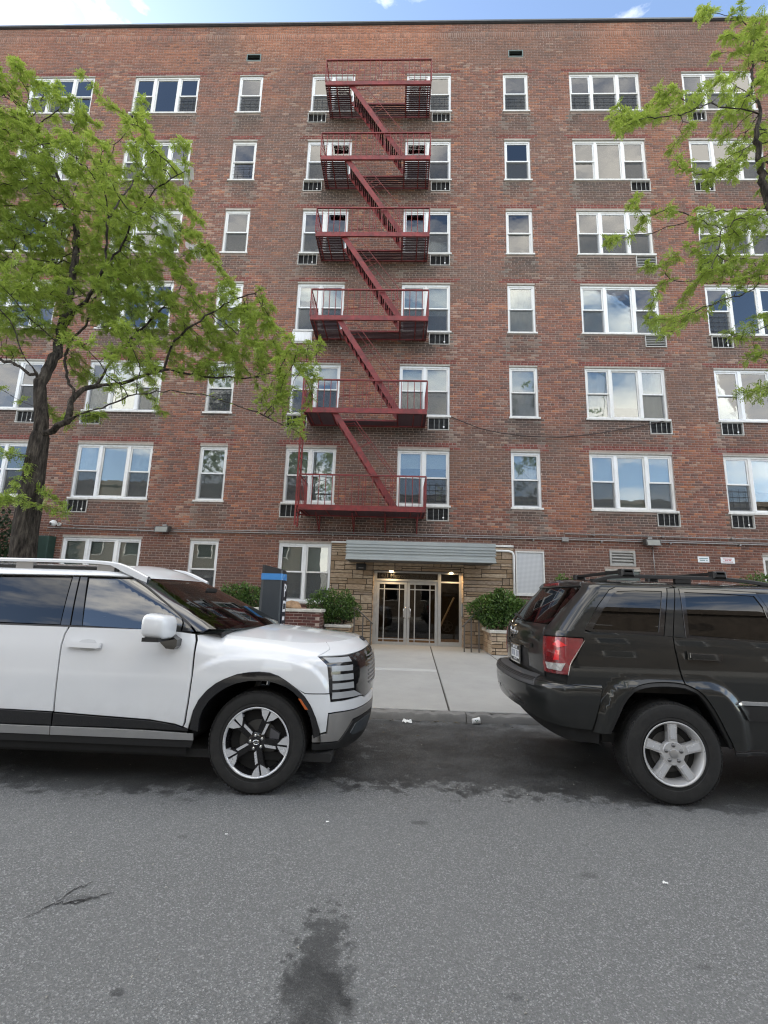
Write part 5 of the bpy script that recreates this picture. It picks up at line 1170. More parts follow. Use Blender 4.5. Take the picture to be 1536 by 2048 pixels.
# raised crease above the arch
half = [(-.383,1.160),(-.40,1.138),(-.572,1.082),(-.164,1.073),(.160,1.082),(.45,1.092)]
panel(W_LO, [(-.378,VT)]+[(u, VT) for u in np.linspace(-.2, .5, 8)]+[(2*UCw-u, VT) for u in np.linspace(.5, -.2, 8)]+[(2*UCw+.378,VT)]+[(2*UCw-p[0],p[1]) for p in half]+half[::-1], 'nose_panel', cw, WC)
lampb = [(-.577,1.076),(-.472,.978),(-.424,.698),(-.241,.691),(.073,.686),(.173,.661),(.449,.680)]
panel(W_LO, [(UCw,.680)]+lampb[::-1]+[(-.40,1.073),(-.167,1.068),(.161,1.077),(.45,1.088),(UCw,1.088)]+[(2*UCw-p[0],p[1]) for p in [(-.577,1.076),(-.167,1.068),(.161,1.077),(.45,1.088)][::-1]]+[(2*UCw-p[0],p[1]) for p in lampb], 'grille', gl, WC)
for i, s_ in enumerate([[(-.519,1.065),(-.156,1.052),(-.123,.998),(-.448,1.008)],[(-.428,.979),(-.112,.971),(-.117,.917),(-.422,.928)],[(-.419,.906),(-.11,.895),(-.104,.842),(-.413,.853)],[(-.412,.835),(-.104,.825),(-.093,.771),(-.409,.784)],[(-.408,.765),(-.087,.751),(.088,.689),(-.411,.712)]]):
    both(W_LO, s_, 'headlight', MT['lamp_seg'], WC, lift=.005, step=.06)
for k in range(8):
    v = .755+.036*k; panel(W_LO, [(.30-.02*k*0,v),(2*UCw-.30,v),(2*UCw-.30,v+.011),(.30,v+.011)], 'grille_bar', MT['satin_silver'], WC, lift=.012, step=.08, shrink=0)
bump = [(-.692,.768),(-.437,.756),(-.420,.692),(-.241,.685),(.079,.680),(.173,.655),(.449,.672),(UCw,.672)]
bumpb = [(UCw,.584),(.222,.591),(-.049,.594),(-.302,.607),(-.442,.613),(-.455,.467),(-.521,.462)]+AO[12:17][::-1]
panel(W_LO, bump+[(2*UCw-p[0],p[1]) for p in bump[:-1][::-1]]+[(2*UCw-p[0],p[1]) for p in bumpb[1:][::-1]]+bumpb, 'front_bumper', cw, WC)
sil = [(UCw,.574),(.232,.582),(-.043,.585),(-.301,.598),(-.43,.603),(-.44,.450),(-.517,.449),(-.60,.446),(-.598,.396),(-.279,.371),(-.085,.516),(.167,.518),(UCw,.496)]
panel(W_LO, sil+[(2*UCw-p[0],p[1]) for p in sil[1:-1][::-1]], 'bumper_trim', MT['bumper_silver'], WC, lift=.002)
dk = [(UCw,.485),(.181,.508),(-.07,.505),(-.264,.361),(-.595,.386),(-.590,.335),(-.30,.305),(-.1,.285),(.1,.285),(UCw,.285)]
panel(W_LO, dk+[(2*UCw-p[0],p[1]) for p in dk[1:-1][::-1]], 'lower_bumper', MT['black_plastic'], WC)
both(W_LO, [(.40,.470),(.197,.485),(-.024,.473),(-.108,.41),(-.063,.385),(.294,.352),(.40,.350)], 'bumper_scoop', MT['meter_grey'], WC, lift=.006)
panel(W_LO, [(-.3,.40),(UCw*2+.3,.40),(UCw*2+.3,1.07),(-.3,1.07)], 'front_backing', MT['shell_black'], WC, lift=-.03, step=.12)
both(W_LO, [(-.755,.737),(-.728,.735),(-.656,.653),(-.688,.654)], 'side_marker', MT['amber'], WC, lift=.018, step=.05)
both(W_LO, [(-2.711,1.101),(-2.42,1.095),(-2.421,1.055),(-2.45,1.050),(-2.697,1.055)], 'door_handle', cw, WC, lift=.034, thick=.012, step=.05)
both(W_LO, [(-2.619,1.104),(-2.6,1.119),(-2.544,1.126),(-2.49,1.122),(-2.466,1.096),(-2.475,1.037),(-2.53,1.025),(-2.589,1.033),(-2.616,1.07)], 'handle_recess', mat('handle_recess', (.50,.51,.52), .4), WC, lift=.0015, skirt=0)
both(W_LO, [(-3.86,1.101),(-3.57,1.095),(-3.57,1.050),(-3.85,1.055)], 'door_handle', cw, WC, lift=.034, thick=.012, step=.07)
hz = lambda x, y: w_hood(x, y)
dome(W_LO, VT, -1.52, UCw, hz, 'hood', cw, WC, lift=-.0015, nx=60, ny=24)
em = MB(); 
e0 = np.array([-.345, 4.82]); 
for t in np.linspace(0, 2*pi, 33)[:-1]: pass
ez = lambda x, y: float(w_hood(np.array(x), np.array(y-4.82)))
E_ = lambda a, b: tuple(W_LO(UCw + a, 1.165 + b) + W_LO.normal(UCw + a, 1.165 + b)*.003)
em.tube([E_(.105*cos(t), .022*sin(t)) for t in np.linspace(0, 2*pi, 33)], .007, 6)
for sg in (-1, 1): em.tube([E_(sg*.045-.012, -.016), E_(sg*.045+.012, .016)], .009, 6)
em.tube([E_(-.045, -.003), E_(.045, .004)], .005, 6); em.obj('hood_emblem', MT['rim_dark'], WC)
# cabin
both(W_UP, [(-2.757,1.632),(-2.112,1.640),(-2.018,1.552),(-1.937,1.457),(-1.842,1.359),(-1.80,1.318),(-1.795,1.214),(-2.087,1.220),(-2.363,1.226),(-2.640,1.234)], 'front_side_window', MT['tint_light'], WC, lift=-.004)
both(W_UP, [(-1.788,1.308),(-1.716,1.250),(-1.682,1.214),(-1.785,1.216)], 'mirror_sail', gl, WC, lift=-.002)
both(W_UP, [(-3.93,1.60),(-3.559,1.620),(-2.916,1.634),(-2.833,1.236),(-3.355,1.240),(-3.93,1.243)], 'rear_side_window', MT['tint'], WC, lift=-.004)
both(W_UP, [(-5.5,1.56),(-4.02,1.598),(-4.02,1.243),(-5.5,1.25)], 'quarter_window', MT['tint'], WC, lift=-.004, step=.07)
both(W_UP, [(-2.908,1.640),(-2.848,1.640),(-2.746,1.232),(-2.826,1.232)], 'door_pillar', gl, WC, lift=.001, step=.06)
both(W_UP, [(-2.838,1.640),(-2.772,1.640),(-2.640,1.232),(-2.736,1.232)], 'door_pillar', gl, WC, lift=.001, step=.06)
both(W_UP, [(-2.055,1.668),(-1.84,1.652),(-1.772,1.541),(-1.705,1.431),(-1.627,1.339),(-1.512,1.237),(-1.60,1.215),(-1.66,1.215),(-1.704,1.262),(-1.829,1.368),(-1.918,1.464),(-1.991,1.561),(-2.095,1.650)], 'windscreen_pillar', mat('pillar_blue_black', (.012,.016,.026), .12, coat=1.), WC, lift=.004)
both(W_UP, [(-1.72,1.242),(-1.70,1.262),(-1.829,1.374),(-1.918,1.470),(-1.991,1.567),(-2.095,1.656),(-2.13,1.652),(-2.03,1.560),(-1.945,1.465),(-1.85,1.365)], 'window_seal', MT['black_plastic'], WC, lift=.003, step=.05)
wsn = [(-1.832,1.655),(-1.768,1.541),(-1.700,1.431),(-1.622,1.339),(-1.505,1.236)]
UM = W_UP.UC
panel(W_UP, wsn[::-1]+[(2*UM-p[0], p[1]) for p in wsn], 'windscreen', MT['windscreen'], WC, lift=-.003, step=.06)
both(W_UP, [(-5.5,1.63),(-3.559,1.650),(-2.757,1.660),(-2.095,1.668),(-2.055,1.676),(-1.815,1.662),(-1.79,1.70),(-1.80,1.79),(-5.5,1.79)], 'roof_side', cw, WC, step=.045)
both(W_UP, [(-5.5,1.237),(-2.64,1.2315),(-1.70,1.211),(-1.70,1.204),(-2.64,1.214),(-5.5,1.214)], 'belt_trim', MT['black_plastic'], WC, lift=.006, step=.06)
dome(W_UP, 1.79, -5.5, UM, lambda x, y: 1.745+.04*(1-(y/.59)**2)-.055*np.clip((x+2.75)/.45, 0, 1)**2, 'roof', cw, WC, nx=30, ny=14)
panel(W_UP, [(-1.84,1.655),(-1.80,1.81),(2*UM+1.80,1.81),(2*UM+1.84,1.655)], 'roof_front', cw, WC, lift=-.0, step=.05)
both(W_UP, [(-5.5,1.64),(-5.6,1.60),(-5.6,1.22),(-5.5,1.22)], 'tailgate_corner', cw, WC, step=.1)
panel(W_UP, [(-5.55,1.24),(-5.55,1.62),(-6.65,1.62),(-6.65,1.24)], 'rear_window', MT['tint'], WC, step=.1)
panel(W_LO, [(-5.92,1.20),(-5.92,.30),(-6.28,.30),(-6.28,1.20)], 'tailgate', cw, WC, step=.1)
# roof rail, shark fin of the far side, cowl, mirrors, wheels
for sg in (-1, 1):
    yb = 4.82+sg*.665
    pts = [(-4.75, yb, 1.70), (-4.6, yb, 1.765), (-4.3, yb, 1.785), (-3.0, yb, 1.800), (-2.84, yb, 1.798), (-2.57, yb, 1.783), (-2.47, yb, 1.755), (-2.38, yb, 1.718), (-2.30, yb, 1.680), (-2.26, yb, 1.662)]
    q = MB(); c = Curve1([(p[0], p[2]) for p in pts]); xs_ = np.linspace(-4.75, -2.26, 36); 
    for i, x in enumerate(xs_):
        z = float(c(x))-.004; h = .028 if x < -2.62 else .028+.035*min(1, (x+2.62)/.12); b_ = .030
        q.v += [(x, yb-b_, z-h), (x, yb-b_*.9, z-.006), (x, yb-b_*.5, z+.004), (x, yb+b_*.5, z+.004), (x, yb+b_*.9, z-.006), (x, yb+b_, z-h)]
    for i in range(35):
        for j in range(5): a = i*6+j; q.f.append((a, a+6, a+7, a+1))
    rl = q.obj('roof_rail', cw, WC, 35, fix=True)
    for x in (-4.2, -3.42, -2.66): MB().box(x-.08, x+.08, yb-.02, yb+.02, 1.70, 1.775).obj('rail_foot', MT['satin_silver'], rl)
    MB().box(-4.6, -2.55, yb-.014, yb+.014, 1.70, 1.735).obj('rail_channel', MT['black_plastic'], rl)
cowl = MB(); ys = np.linspace(-.90, .90, 17)
for y in ys: cowl.v += [(-1.46-.0*abs(y), 4.82+y, 1.170), (-1.46+.10*(1-(y/.9)**2)*.8, 4.82+y, 1.205+.05*(1-(y/.9)**2)), (-1.66+.30*(1-(y/.9)**2), 4.82+y, 1.195)]
for i in range(16):
    for j in range(2): a = i*3+j; cowl.f.append((a, a+1, a+4, a+3))
cowl.obj('cowl', MT['black_plastic'], WC, fix=True)
MB().tube([(-1.42, 4.35, 1.262), (-1.55, 4.7, 1.30), (-1.60, 5.1, 1.31)], .011, 6).obj('wiper', MT['black_plastic'], WC); MB().tube([(-1.40, 4.85, 1.275), (-1.53, 5.15, 1.30), (-1.66, 5.45, 1.30)], .011, 6).obj('wiper', MT['black_plastic'], WC)
for sg in (-1, 1):
    Y = lambda d: 4.82 + sg*d                     # d = distance from the car's centre line
    q = MB(); n = 9; m_ = 22                      # superellipse loft along the car
    st = [(-1.965, .90, .88), (-1.955, .97, .96), (-1.93, 1.0, 1.0), (-1.89, 1.0, .99), (-1.845, .97, .96), (-1.815, .90, .90), (-1.800, .74, .74)]
    for i, (x, kw, kh) in enumerate(st):
        for k in range(m_):
            t = 2*pi*k/m_; cc, ss = cos(t), sin(t); e = .55
            yy = (abs(cc)**e)*math.copysign(1, cc)*.108*kw; zz = (abs(ss)**e)*math.copysign(1, ss)*.096*kh
            q.v.append((x - yy*.16, Y(1.105+yy), 1.262+zz - .010*(x+1.88)/.1))
    for i in range(len(st)-1):
        for k in range(m_): q.f.append((i*m_+k, i*m_+(k+1) % m_, (i+1)*m_+(k+1) % m_, (i+1)*m_+k))
    q.f.append(tuple((len(st)-1)*m_+k for k in range(m_)))
    mr = q.obj('wing_mirror', cw, WC, 50, fix=True)
    q = MB()
    for k in range(m_): t = 2*pi*k/m_; cc, ss = cos(t), sin(t); q.v.append((-1.966, Y(1.105+(abs(cc)**.55)*math.copysign(1, cc)*.096), 1.276+(abs(ss)**.55)*math.copysign(1, ss)*.080))
    q.f.append(tuple(range(m_))); q.obj('mirror_glass', MT['chrome'], mr)
    MB().box(-1.96, -1.83, min(Y(.99), Y(1.215)), max(Y(.99), Y(1.215)), 1.150, 1.180).obj('mirror_base', MT['black_plastic'], mr)
    MB().prism([(-1.96,1.175),(-1.90,1.130),(-1.85,1.085),(-1.785,1.080),(-1.765,1.105),(-1.765,1.155),(-1.80,1.175),(-1.82,1.19),(-1.90,1.19)], min(Y(.945), Y(1.04)), max(Y(.945), Y(1.04)), 'y').obj('mirror_arm', gl, mr)
wheel(-1.09, 3.872, .389, .262, .25, WC, 'ten', 1, True, .40); wheel(-4.07, 3.872, .389, .262, .25, WC, 'ten', 1, False, .4); wheel(-1.09, 5.768, .389, .262, .25, WC, 'ten', -1, False); wheel(-4.07, 5.768, .389, .262, .25, WC, 'ten', -1, False)
for cx in (-1.10, -4.07):
    for sg in (-1, 1):
        q = MB(); yo = 4.82+sg*.93
        for t in np.linspace(.0, pi, 18): q.v += [(cx+.52*cos(t), yo, .385+.50*sin(t)), (cx+.50*cos(t), 4.82+sg*.55, .385+.48*sin(t))]
        for i in range(17): q.f.append((2*i, 2*i+1, 2*i+3, 2*i+2))
        q.obj('wheel_housing', MT['under'], WC)
MB().box(-4.9, -.5, 4.82-.88, 4.82+.88, .24, .30).obj('underbody', MT['under'], WC); MB().box(-3.5, -1.7, 4.82-.80, 4.82+.80, .30, .5).obj('floor', MT['under'], WC)
# inside: dash, seats, steering wheel, air freshener on the mirror
MB().prism([(-2.0,.9),(-1.35,.9),(-1.42,1.17),(-1.60,1.20),(-1.95,1.14)], 4.02, 5.62, 'y').obj('dashboard', MT['interior'], WC)
for yy in (4.45, 5.19):
    MB().prism([(-2.95,.75),(-2.45,.75),(-2.45,.88),(-2.83,.90),(-2.98,1.30),(-3.02,1.50),(-3.10,1.50),(-3.12,1.2)], yy-.23, yy+.23, 'y').obj('seat', MT['interior'], WC); MB().prism([(-3.02,1.44),(-2.98,1.60),(-3.06,1.62),(-3.11,1.44)], yy-.13, yy+.13, 'y').obj('headrest', MT['interior'], WC)
MB().prism([(-4.0,.75),(-3.5,.75),(-3.5,.88),(-3.88,.90),(-4.05,1.45),(-4.15,1.45)], 4.1, 5.54, 'y').obj('seat', MT['interior'], WC)
sw = MB(); c0 = Vector((-2.22, 4.45, 1.10)); ax = Vector((-.8, 0, .6)).normalized(); ux = Vector((0, 1, 0)); uy = ax.cross(ux)
sw.tube([c0+(ux*cos(t)+uy*sin(t))*.18 for t in np.linspace(0, 2*pi, 25)], .015, 6); sw.bar(c0-ux*.17, c0+ux*.17, .05, .02); sw.obj('steering_wheel', MT['black_plastic'], WC)
MB().bbox(-1.95, -1.93, 4.70, 4.94, 1.52, 1.58, .004).obj('rear_view_mirror', MT['black_plastic'], WC); MB().tube([(-1.93, 4.80, 1.52), (-1.93, 4.80, 1.43)], .002, 4).obj('cord', MT['black_plastic'], WC); MB().box(-1.935, -1.93, 4.74, 4.86, 1.32, 1.43).obj('air_freshener', mat('freshener', (.12, .30, .30), .5), WC)
# ---------------------------------------------------------------- dark SUV
JC = thing('parked_car', 'dark charcoal SUV with silver five spoke wheels, its tail towards the white SUV', 'car', (3.4, 4.93, 0), 'cars parked along the curb')
dc = MT['car_dark']; UR = J_LO.UR; URu = J_UP.UR; URb = J_BP.UR
def bothR(S, poly, name, mt, parent, **k):
    a = panel(S, poly, name, mt, parent, **k); k2 = dict(k); k2['step'] = max(.07, k.get('step', .035)*2); q = [(2*S.UR-p[0], p[1]) for p in poly]; panel(S, q, name, mt, parent, **k2); return a
def jarch(u, v): return ((u-2.237)**2 + (v-.39)**2 < .58**2) or ((u-5.02)**2 + (v-.39)**2 < .58**2)
grid_shell(J_LO, 2*UR-7.0, 7.0, .42, 1.30, .05, .08, 'inner_shell', MT['shell_black'], JC, -.022, lambda u, v: jarch(u, v) or jarch(2*UR-u, v))
JA = [(1.717,.515),(1.769,.628),(1.829,.756),(1.871,.817),(1.923,.869),(1.974,.896),(2.021,.910),(2.078,.921),(2.141,.927),(2.221,.930),(2.29,.928),(2.350,.921)]
JB = [(2.361,.920),(2.395,.906),(2.443,.882),(2.484,.847),(2.526,.792),(2.569,.725),(2.604,.659),(2.640,.585),(2.669,.527),(2.696,.477),(2.711,.43)]
bothR(J_LO, [(.872,1.31),(1.0,1.312),(1.30,1.312),(1.598,1.310),(1.949,1.304),(2.254,1.293),(2.313,1.289),(2.311,1.19),(2.326,1.044),(2.352,.921)]+JA[:-1][::-1]+[(1.612,.515),(1.70,.855),(1.34,.880),(1.379,.952),(1.498,1.093),(1.577,1.232),(1.572,1.258),(1.319,1.263),(.884,1.256)], 'quarter_panel', dc, JC)
bothR(J_LO, [(2.322,1.287),(2.692,1.281),(3.086,1.269),(3.36,1.262),(3.36,.42),(2.72,.42)]+JB[:-1][::-1]+[(2.335,1.044),(2.319,1.19)], 'rear_door', dc, JC)
bothR(J_LO, [(3.368,1.262),(3.9,1.255),(4.30,1.25),(4.30,.42),(3.368,.42)], 'front_door', dc, JC, step=.07)
fa = [(5.02-(a-2.237), b) for a, b in JA+JB]
bothR(J_LO, [(4.31,1.25),(5.0,1.25),(5.0,1.25),(6.55,1.25),(6.55,.45),(5.60,.45)]+fa+[(4.31,.42)], 'front_wing', dc, JC, step=.08)
bothR(J_LO, [(2.72,.41),(4.5,.41),(4.5,.385),(2.72,.385)], 'sill', MT['black_plastic'], JC, lift=.01)
lens = [(.887,1.250),(1.10,1.2545),(1.319,1.258),(1.565,1.253),(1.568,1.232),(1.490,1.095),(1.374,.957),(1.258,.956),(.887,.950),(.870,1.021),(.878,1.145)]
tl = bothR(J_LO, lens, 'tail_lamp', MT['red_lens'], JC, lift=.006, step=.03)
bothR(J_LO, [(.93,1.039),(1.348,1.049),(1.254,.983),(.957,.983)], 'reversing_lens', MT['clear_lens'], JC, lift=.010, step=.03)
bothR(J_LO, [(1.09,1.19),(1.21,1.235),(1.40,1.19),(1.21,1.165)], 'lamp_reflector', mat('lamp_bright_red', (.62, .02, .025), .2, coat=1.), JC, lift=.009, step=.03)
bothR(J_LO, [(1.10,1.065),(1.16,1.15),(1.24,1.15),(1.22,1.065)], 'lamp_reflector', bpy.data.materials['lamp_bright_red'], JC, lift=.009, step=.03)
bothR(J_LO, [(1.5705,1.229),(1.580,1.237),(1.388,.954),(1.372,.953)], 'lamp_trim', MT['chrome'], JC, lift=.008, step=.05, shrink=0)
tgn = [(.863,1.325),(.871,1.252),(.860,1.102),(.862,.955),(.862,.885)]
panel(J_LO, tgn+[(2*UR-p[0], p[1]) for p in tgn[::-1]], 'tailgate', dc, JC, step=.05)
panel(J_LO, [(-.10,1.11),(UR*2+.10,1.11),(UR*2+.10,.93),(-.10,.93)], 'plate_recess', MT['black_plastic'], JC, lift=.003, step=.08)
panel(J_LO, [(-.22,1.165),(UR*2+.22,1.165),(UR*2+.22,1.125),(-.22,1.125)], 'tailgate_handle', dc, JC, lift=.022, step=.06)
pf = lambda u, v: J_LO(np.array(u), np.array(v))
xp = float(pf(UR, 1.03)[0])-.022
pl = MB().bbox(0, 1, 0, 1, 0, 1); pl = MB(); pl.add([(xp-.006, 4.778, .955), (xp-.006, 5.082, .955), (xp-.006, 5.082, 1.105), (xp-.006, 4.778, 1.105), (xp, 4.778, .955), (xp, 5.082, .955), (xp, 5.082, 1.105), (xp, 4.778, 1.105)], [(0,4,7,3),(0,1,5,4),(1,2,6,5),(2,3,7,6),(3,2,1,0)])
LP = pl.obj('licence_plate', MT['plate_white'], JC, fix=True)
MB().ring(4.765, 5.095, .942, 1.118, .010, 0, .01) 
q = MB(); q.box(xp-.010, xp+.004, 4.762, 4.775, .94, 1.12); q.box(xp-.010, xp+.004, 5.085, 5.098, .94, 1.12); q.box(xp-.010, xp+.004, 4.775, 5.085, 1.108, 1.12); q.box(xp-.010, xp+.004, 4.775, 5.085, .94, .952); q.obj('plate_frame', MT['chrome'], LP)
q = MB(); q.box(xp-.008, xp-.0062, 4.782, 5.078, 1.068, 1.102); q.box(xp-.008, xp-.0062, 4.782, 5.078, .958, .982); q.obj('plate_band', MT['print_black'], LP)
text_mesh('NEW YORK', .034, 'plate_lettering', MT['print_white'], LP, (xp-.0085, 4.93, 1.085), (0,-1,0), (0,0,1), .0004, .001); text_mesh('EMPIRE STATE', .020, 'plate_lettering', MT['print_white'], LP, (xp-.0085, 4.93, .970), (0,-1,0), (0,0,1), .0004, .0005)
q = MB()
for k, (a, b) in enumerate(((4.80, 4.825), (4.84, 4.862), (4.875, 4.90), (4.955, 4.98), (4.995, 5.015), (5.03, 5.055))): q.box(xp-.0075, xp-.0061, a, a+.007, 1.0, 1.055); q.box(xp-.0075, xp-.0061, b-.007, b, 1.0, 1.055) if k % 2 else q.box(xp-.0075, xp-.0061, a, b, 1.048, 1.055)
q.obj('plate_number', mat('plate_blue_grey', (.14, .16, .24), .5), LP)
pe = pf(.02, 1.225); 
text_mesh('Jeep', .115, 'lettering', MT['chrome'], JC, (float(pf(UR, 1.235)[0])-.012, 5.10, 1.232), (0,-1,0), (0,0,1), .004, .001)
# rear bumper
fr_b = [(1.690,.862),(1.601,.535)]
bp_top = [(.30,.890),(.949,.885),(1.147,.889),(1.34,.891),(1.690,.866)]
bp_bot = [(1.601,.535),(1.468,.540),(1.302,.545),(.99,.56),(.666,.60),(.30,.60)]
hp = bp_top[1:]+bp_bot[:-1]
panel(J_BP, [(.96,.885)]+bp_top[2:]+bp_bot[:-1]+[(.30,.60)]+[(2*URb-p[0],p[1]) for p in bp_bot[:-1][::-1]]+[(2*URb-p[0],p[1]) for p in bp_top[2:][::-1]]+[(2*URb-.96,.885),(2*URb-.965,.83),(.30,.83),(.965,.83)], 'rear_bumper', dc, JC, step=.04)
panel(J_BP, [(.95,.934),(.955,.832),(.30,.832),(2*URb-.955,.832),(2*URb-.95,.934),(.30,.934)], 'step_pad', MT['bar_grey'], JC, step=.03, lift=.003)
bothR(J_BP, [(.962,.934),(.962,.887),(1.147,.891),(1.34,.893),(1.69,.868),(1.69,.934)], 'bumper_shelf', dc, JC, step=.03, lift=-.001)
for k in range(3): panel(J_BP, [(.94,.870+.012*k),(.30,.870+.012*k),(2*URb-.94,.870+.012*k),(2*URb-.94,.876+.012*k),(.30,.876+.012*k),(.94,.876+.012*k)], 'pad_groove', MT['black_plastic'], JC, step=.06, lift=.006, shrink=0)
bothR(J_BP, [(.45,.70),(.80,.66),(.80,.63),(.45,.66)], 'bumper_reflector', MT['black_gloss'], JC, lift=.004, step=.06)
# wheel flares: the folded lip of each arch
def lip(L, S, name, w=.045):
    q = MB(); X = [S(np.array(a), np.array(b)) for a, b in L]; c = np.array([2.237, .39])
    return q
bothR(J_LO, JA+JB+[(a+(2.237-a)*.055, b-.0-(b-.39)*.055) for a, b in (JA+JB)[::-1]], 'arch_liner', MT['black_plastic'], JC, lift=-.012, skirt=.05, step=.04)
bothR(J_LO, [(2.752,.785),(2.802,.804),(3.36,.798),(3.36,.770),(2.758,.771)], 'door_trim', MT['chrome'], JC, lift=.018, step=.06)
bothR(J_LO, [(2.762,.767),(3.36,.765),(3.36,.650),(2.838,.652)], 'door_moulding', MT['black_plastic'], JC, lift=.014, step=.06)
bothR(J_LO, [(2.413,1.165),(2.45,1.168),(2.672,1.160),(2.676,1.13),(2.66,1.105),(2.43,1.112),(2.410,1.125)], 'door_handle', MT['black_gloss'], JC, lift=.036, step=.03, thick=.02)
bothR(J_LO, [(2.40,1.178),(2.47,1.18),(2.47,1.105),(2.40,1.11)], 'handle_cap', dc, JC, lift=.026, step=.04)
# cabin
bothR(J_UP, [(1.926,1.662),(2.099,1.672),(2.330,1.672),(2.219,1.312),(1.957,1.317),(1.69,1.322),(1.662,1.351),(1.782,1.512),(1.872,1.630)], 'quarter_window', MT['tint'], JC, lift=-.006)
qf_o = [(1.600,1.322),(1.609,1.349),(1.742,1.526),(1.863,1.663),(1.925,1.690),(2.108,1.698),(2.367,1.695),(2.245,1.292),(1.954,1.299),(1.661,1.305)]
qf_i = [(1.666,1.330),(1.676,1.351),(1.790,1.508),(1.878,1.622),(1.930,1.656),(2.099,1.667),(2.318,1.667),(2.212,1.320),(1.957,1.324),(1.690,1.328)]
def strip(S, o, i, name, mt, **k):
    n = len(o)
    for a in range(0, n): bothR(S, [o[a], o[(a+1) % n], i[(a+1) % n], i[a]], name, mt, JC, **k)
strip(J_UP, qf_o, qf_i, 'window_frame', MT['black_gloss'], lift=.002, step=.05, shrink=0)
bothR(J_UP, [(2.506,1.669),(2.811,1.667),(3.104,1.651),(3.148,1.551),(3.157,1.465),(3.20,1.268),(2.768,1.286),(2.456,1.300)], 'rear_door_window', MT['tint'], JC, lift=-.006)
dg_o = [(2.476,1.690),(2.811,1.690),(3.125,1.676),(3.172,1.555),(3.182,1.465),(3.225,1.252),(2.768,1.266),(2.428,1.281)]
dg_i = [(2.510,1.665),(2.811,1.663),(3.100,1.648),(3.144,1.551),(3.153,1.465),(3.195,1.272),(2.768,1.290),(2.460,1.303)]
strip(J_UP, dg_o, dg_i, 'window_frame', MT['black_gloss'], lift=.002, step=.05, shrink=0)
bothR(J_UP, [(3.30,1.68),(3.95,1.655),(4.34,1.30),(3.33,1.27)], 'front_window', MT['tint'], JC, lift=-.004, step=.08)
rg = [(1.246,1.690),(1.186,1.612),(1.108,1.513),(1.038,1.434),(.968,1.352)]
bothR(J_UP, [(1.255,1.745),(1.255,1.690),(1.192,1.612),(1.114,1.513),(1.044,1.434),(.974,1.352),(.93,1.318),(.90,1.302),(1.60,1.298),(1.60,1.328),(1.742,1.532),(1.863,1.668),(1.925,1.695),(2.108,1.702),(2.375,1.698),(2.44,1.712),(2.44,1.79),(1.5,1.79),(1.34,1.775)], 'rear_pillar', dc, JC, step=.03)
bothR(J_UP, [(2.25,1.288),(2.322,1.288),(2.437,1.700),(2.375,1.696)], 'door_pillar', dc, JC, step=.05); bothR(J_UP, [(2.328,1.288),(2.424,1.281),(2.472,1.692),(2.470,1.705),(2.441,1.704)], 'door_pillar', dc, JC, step=.05)
bothR(J_UP, [(2.448,1.79),(2.448,1.712),(2.476,1.694),(2.811,1.694),(3.125,1.680),(3.95,1.665),(4.1,1.70),(4.1,1.79)], 'roof_side', dc, JC, step=.04)
bothR(J_UP, [(3.13,1.672),(3.176,1.555),(3.186,1.465),(3.23,1.262),(3.33,1.262),(3.30,1.68)], 'centre_pillar', MT['black_gloss'], JC, step=.06)
panel(J_UP, rg[::-1]+[(2*URu-p[0], p[1]) for p in rg], 'rear_window', MT['tint'], JC, lift=-.004, step=.05)
tgw = [(.962,1.348),(.922,1.316),(.89,1.296)]
panel(J_UP, tgw+[(2*URu-p[0], p[1]) for p in tgw[::-1]], 'tailgate_upper', dc, JC, step=.04)
sp = [(1.250,1.748),(1.250,1.696)]
panel(J_UP, sp+[(2*URu-p[0], p[1]) for p in sp[::-1]], 'roof_spoiler', dc, JC, lift=.012, step=.04, thick=.02)
panel(J_UP, [(.08,1.735),(.08,1.706),(2*URu-.08,1.706),(2*URu-.08,1.735)], 'high_brake_light', MT['red_lens'], JC, lift=.020, step=.05)
roofz = lambda x, y: 1.749+.03*(1-(y/.60)**2)
rfz = lambda x, y: np.minimum(roofz(x, y), 1.765+0*x)+.0*x
dome(J_UP, 1.79, 2*URu-2*URu+URu+.02, 4.0, roofz, 'roof', dc, JC, nx=30, ny=14)
panel(J_UP, [(1.26,1.795),(1.26,1.745),(2*URu-1.26,1.745),(2*URu-1.26,1.795)], 'roof_rear', dc, JC, step=.05)
J_UPf = J_UP
panel(J_UP, [(4.05,1.70),(4.55,1.28),(2*J_UP.UC-4.55,1.28),(2*J_UP.UC-4.05,1.70)], 'windscreen', MT['tint'], JC, step=.1)
dome(J_LO, 1.25, 4.3, J_LO.UC, lambda x, y: 1.08+.06*(1-(y/.88)**2)+.14*np.clip((4.9-x)/.6, 0, 1), 'hood', dc, JC, nx=20, ny=10)
panel(J_LO, [(5.4,.5),(2*J_LO.UC-5.4,.5),(2*J_LO.UC-5.4,1.25),(5.4,1.25)], 'front_end', dc, JC, step=.12)
bothR(J_UP, [(.26,1.47),(.26,1.465),(.26,1.46)], 'x', dc, JC) if False else None
q = MB(); a = J_UP(np.array(URu+.05), np.array(1.36)); b = J_UP(np.array(URu-.45), np.array(1.40)); q.tube([tuple(a+np.array([-.03,0,0])), tuple((a+b)/2+np.array([-.045,0,.02])), tuple(b+np.array([-.03,0,0]))], .012, 6); q.obj('rear_wiper', MT['black_plastic'], JC)
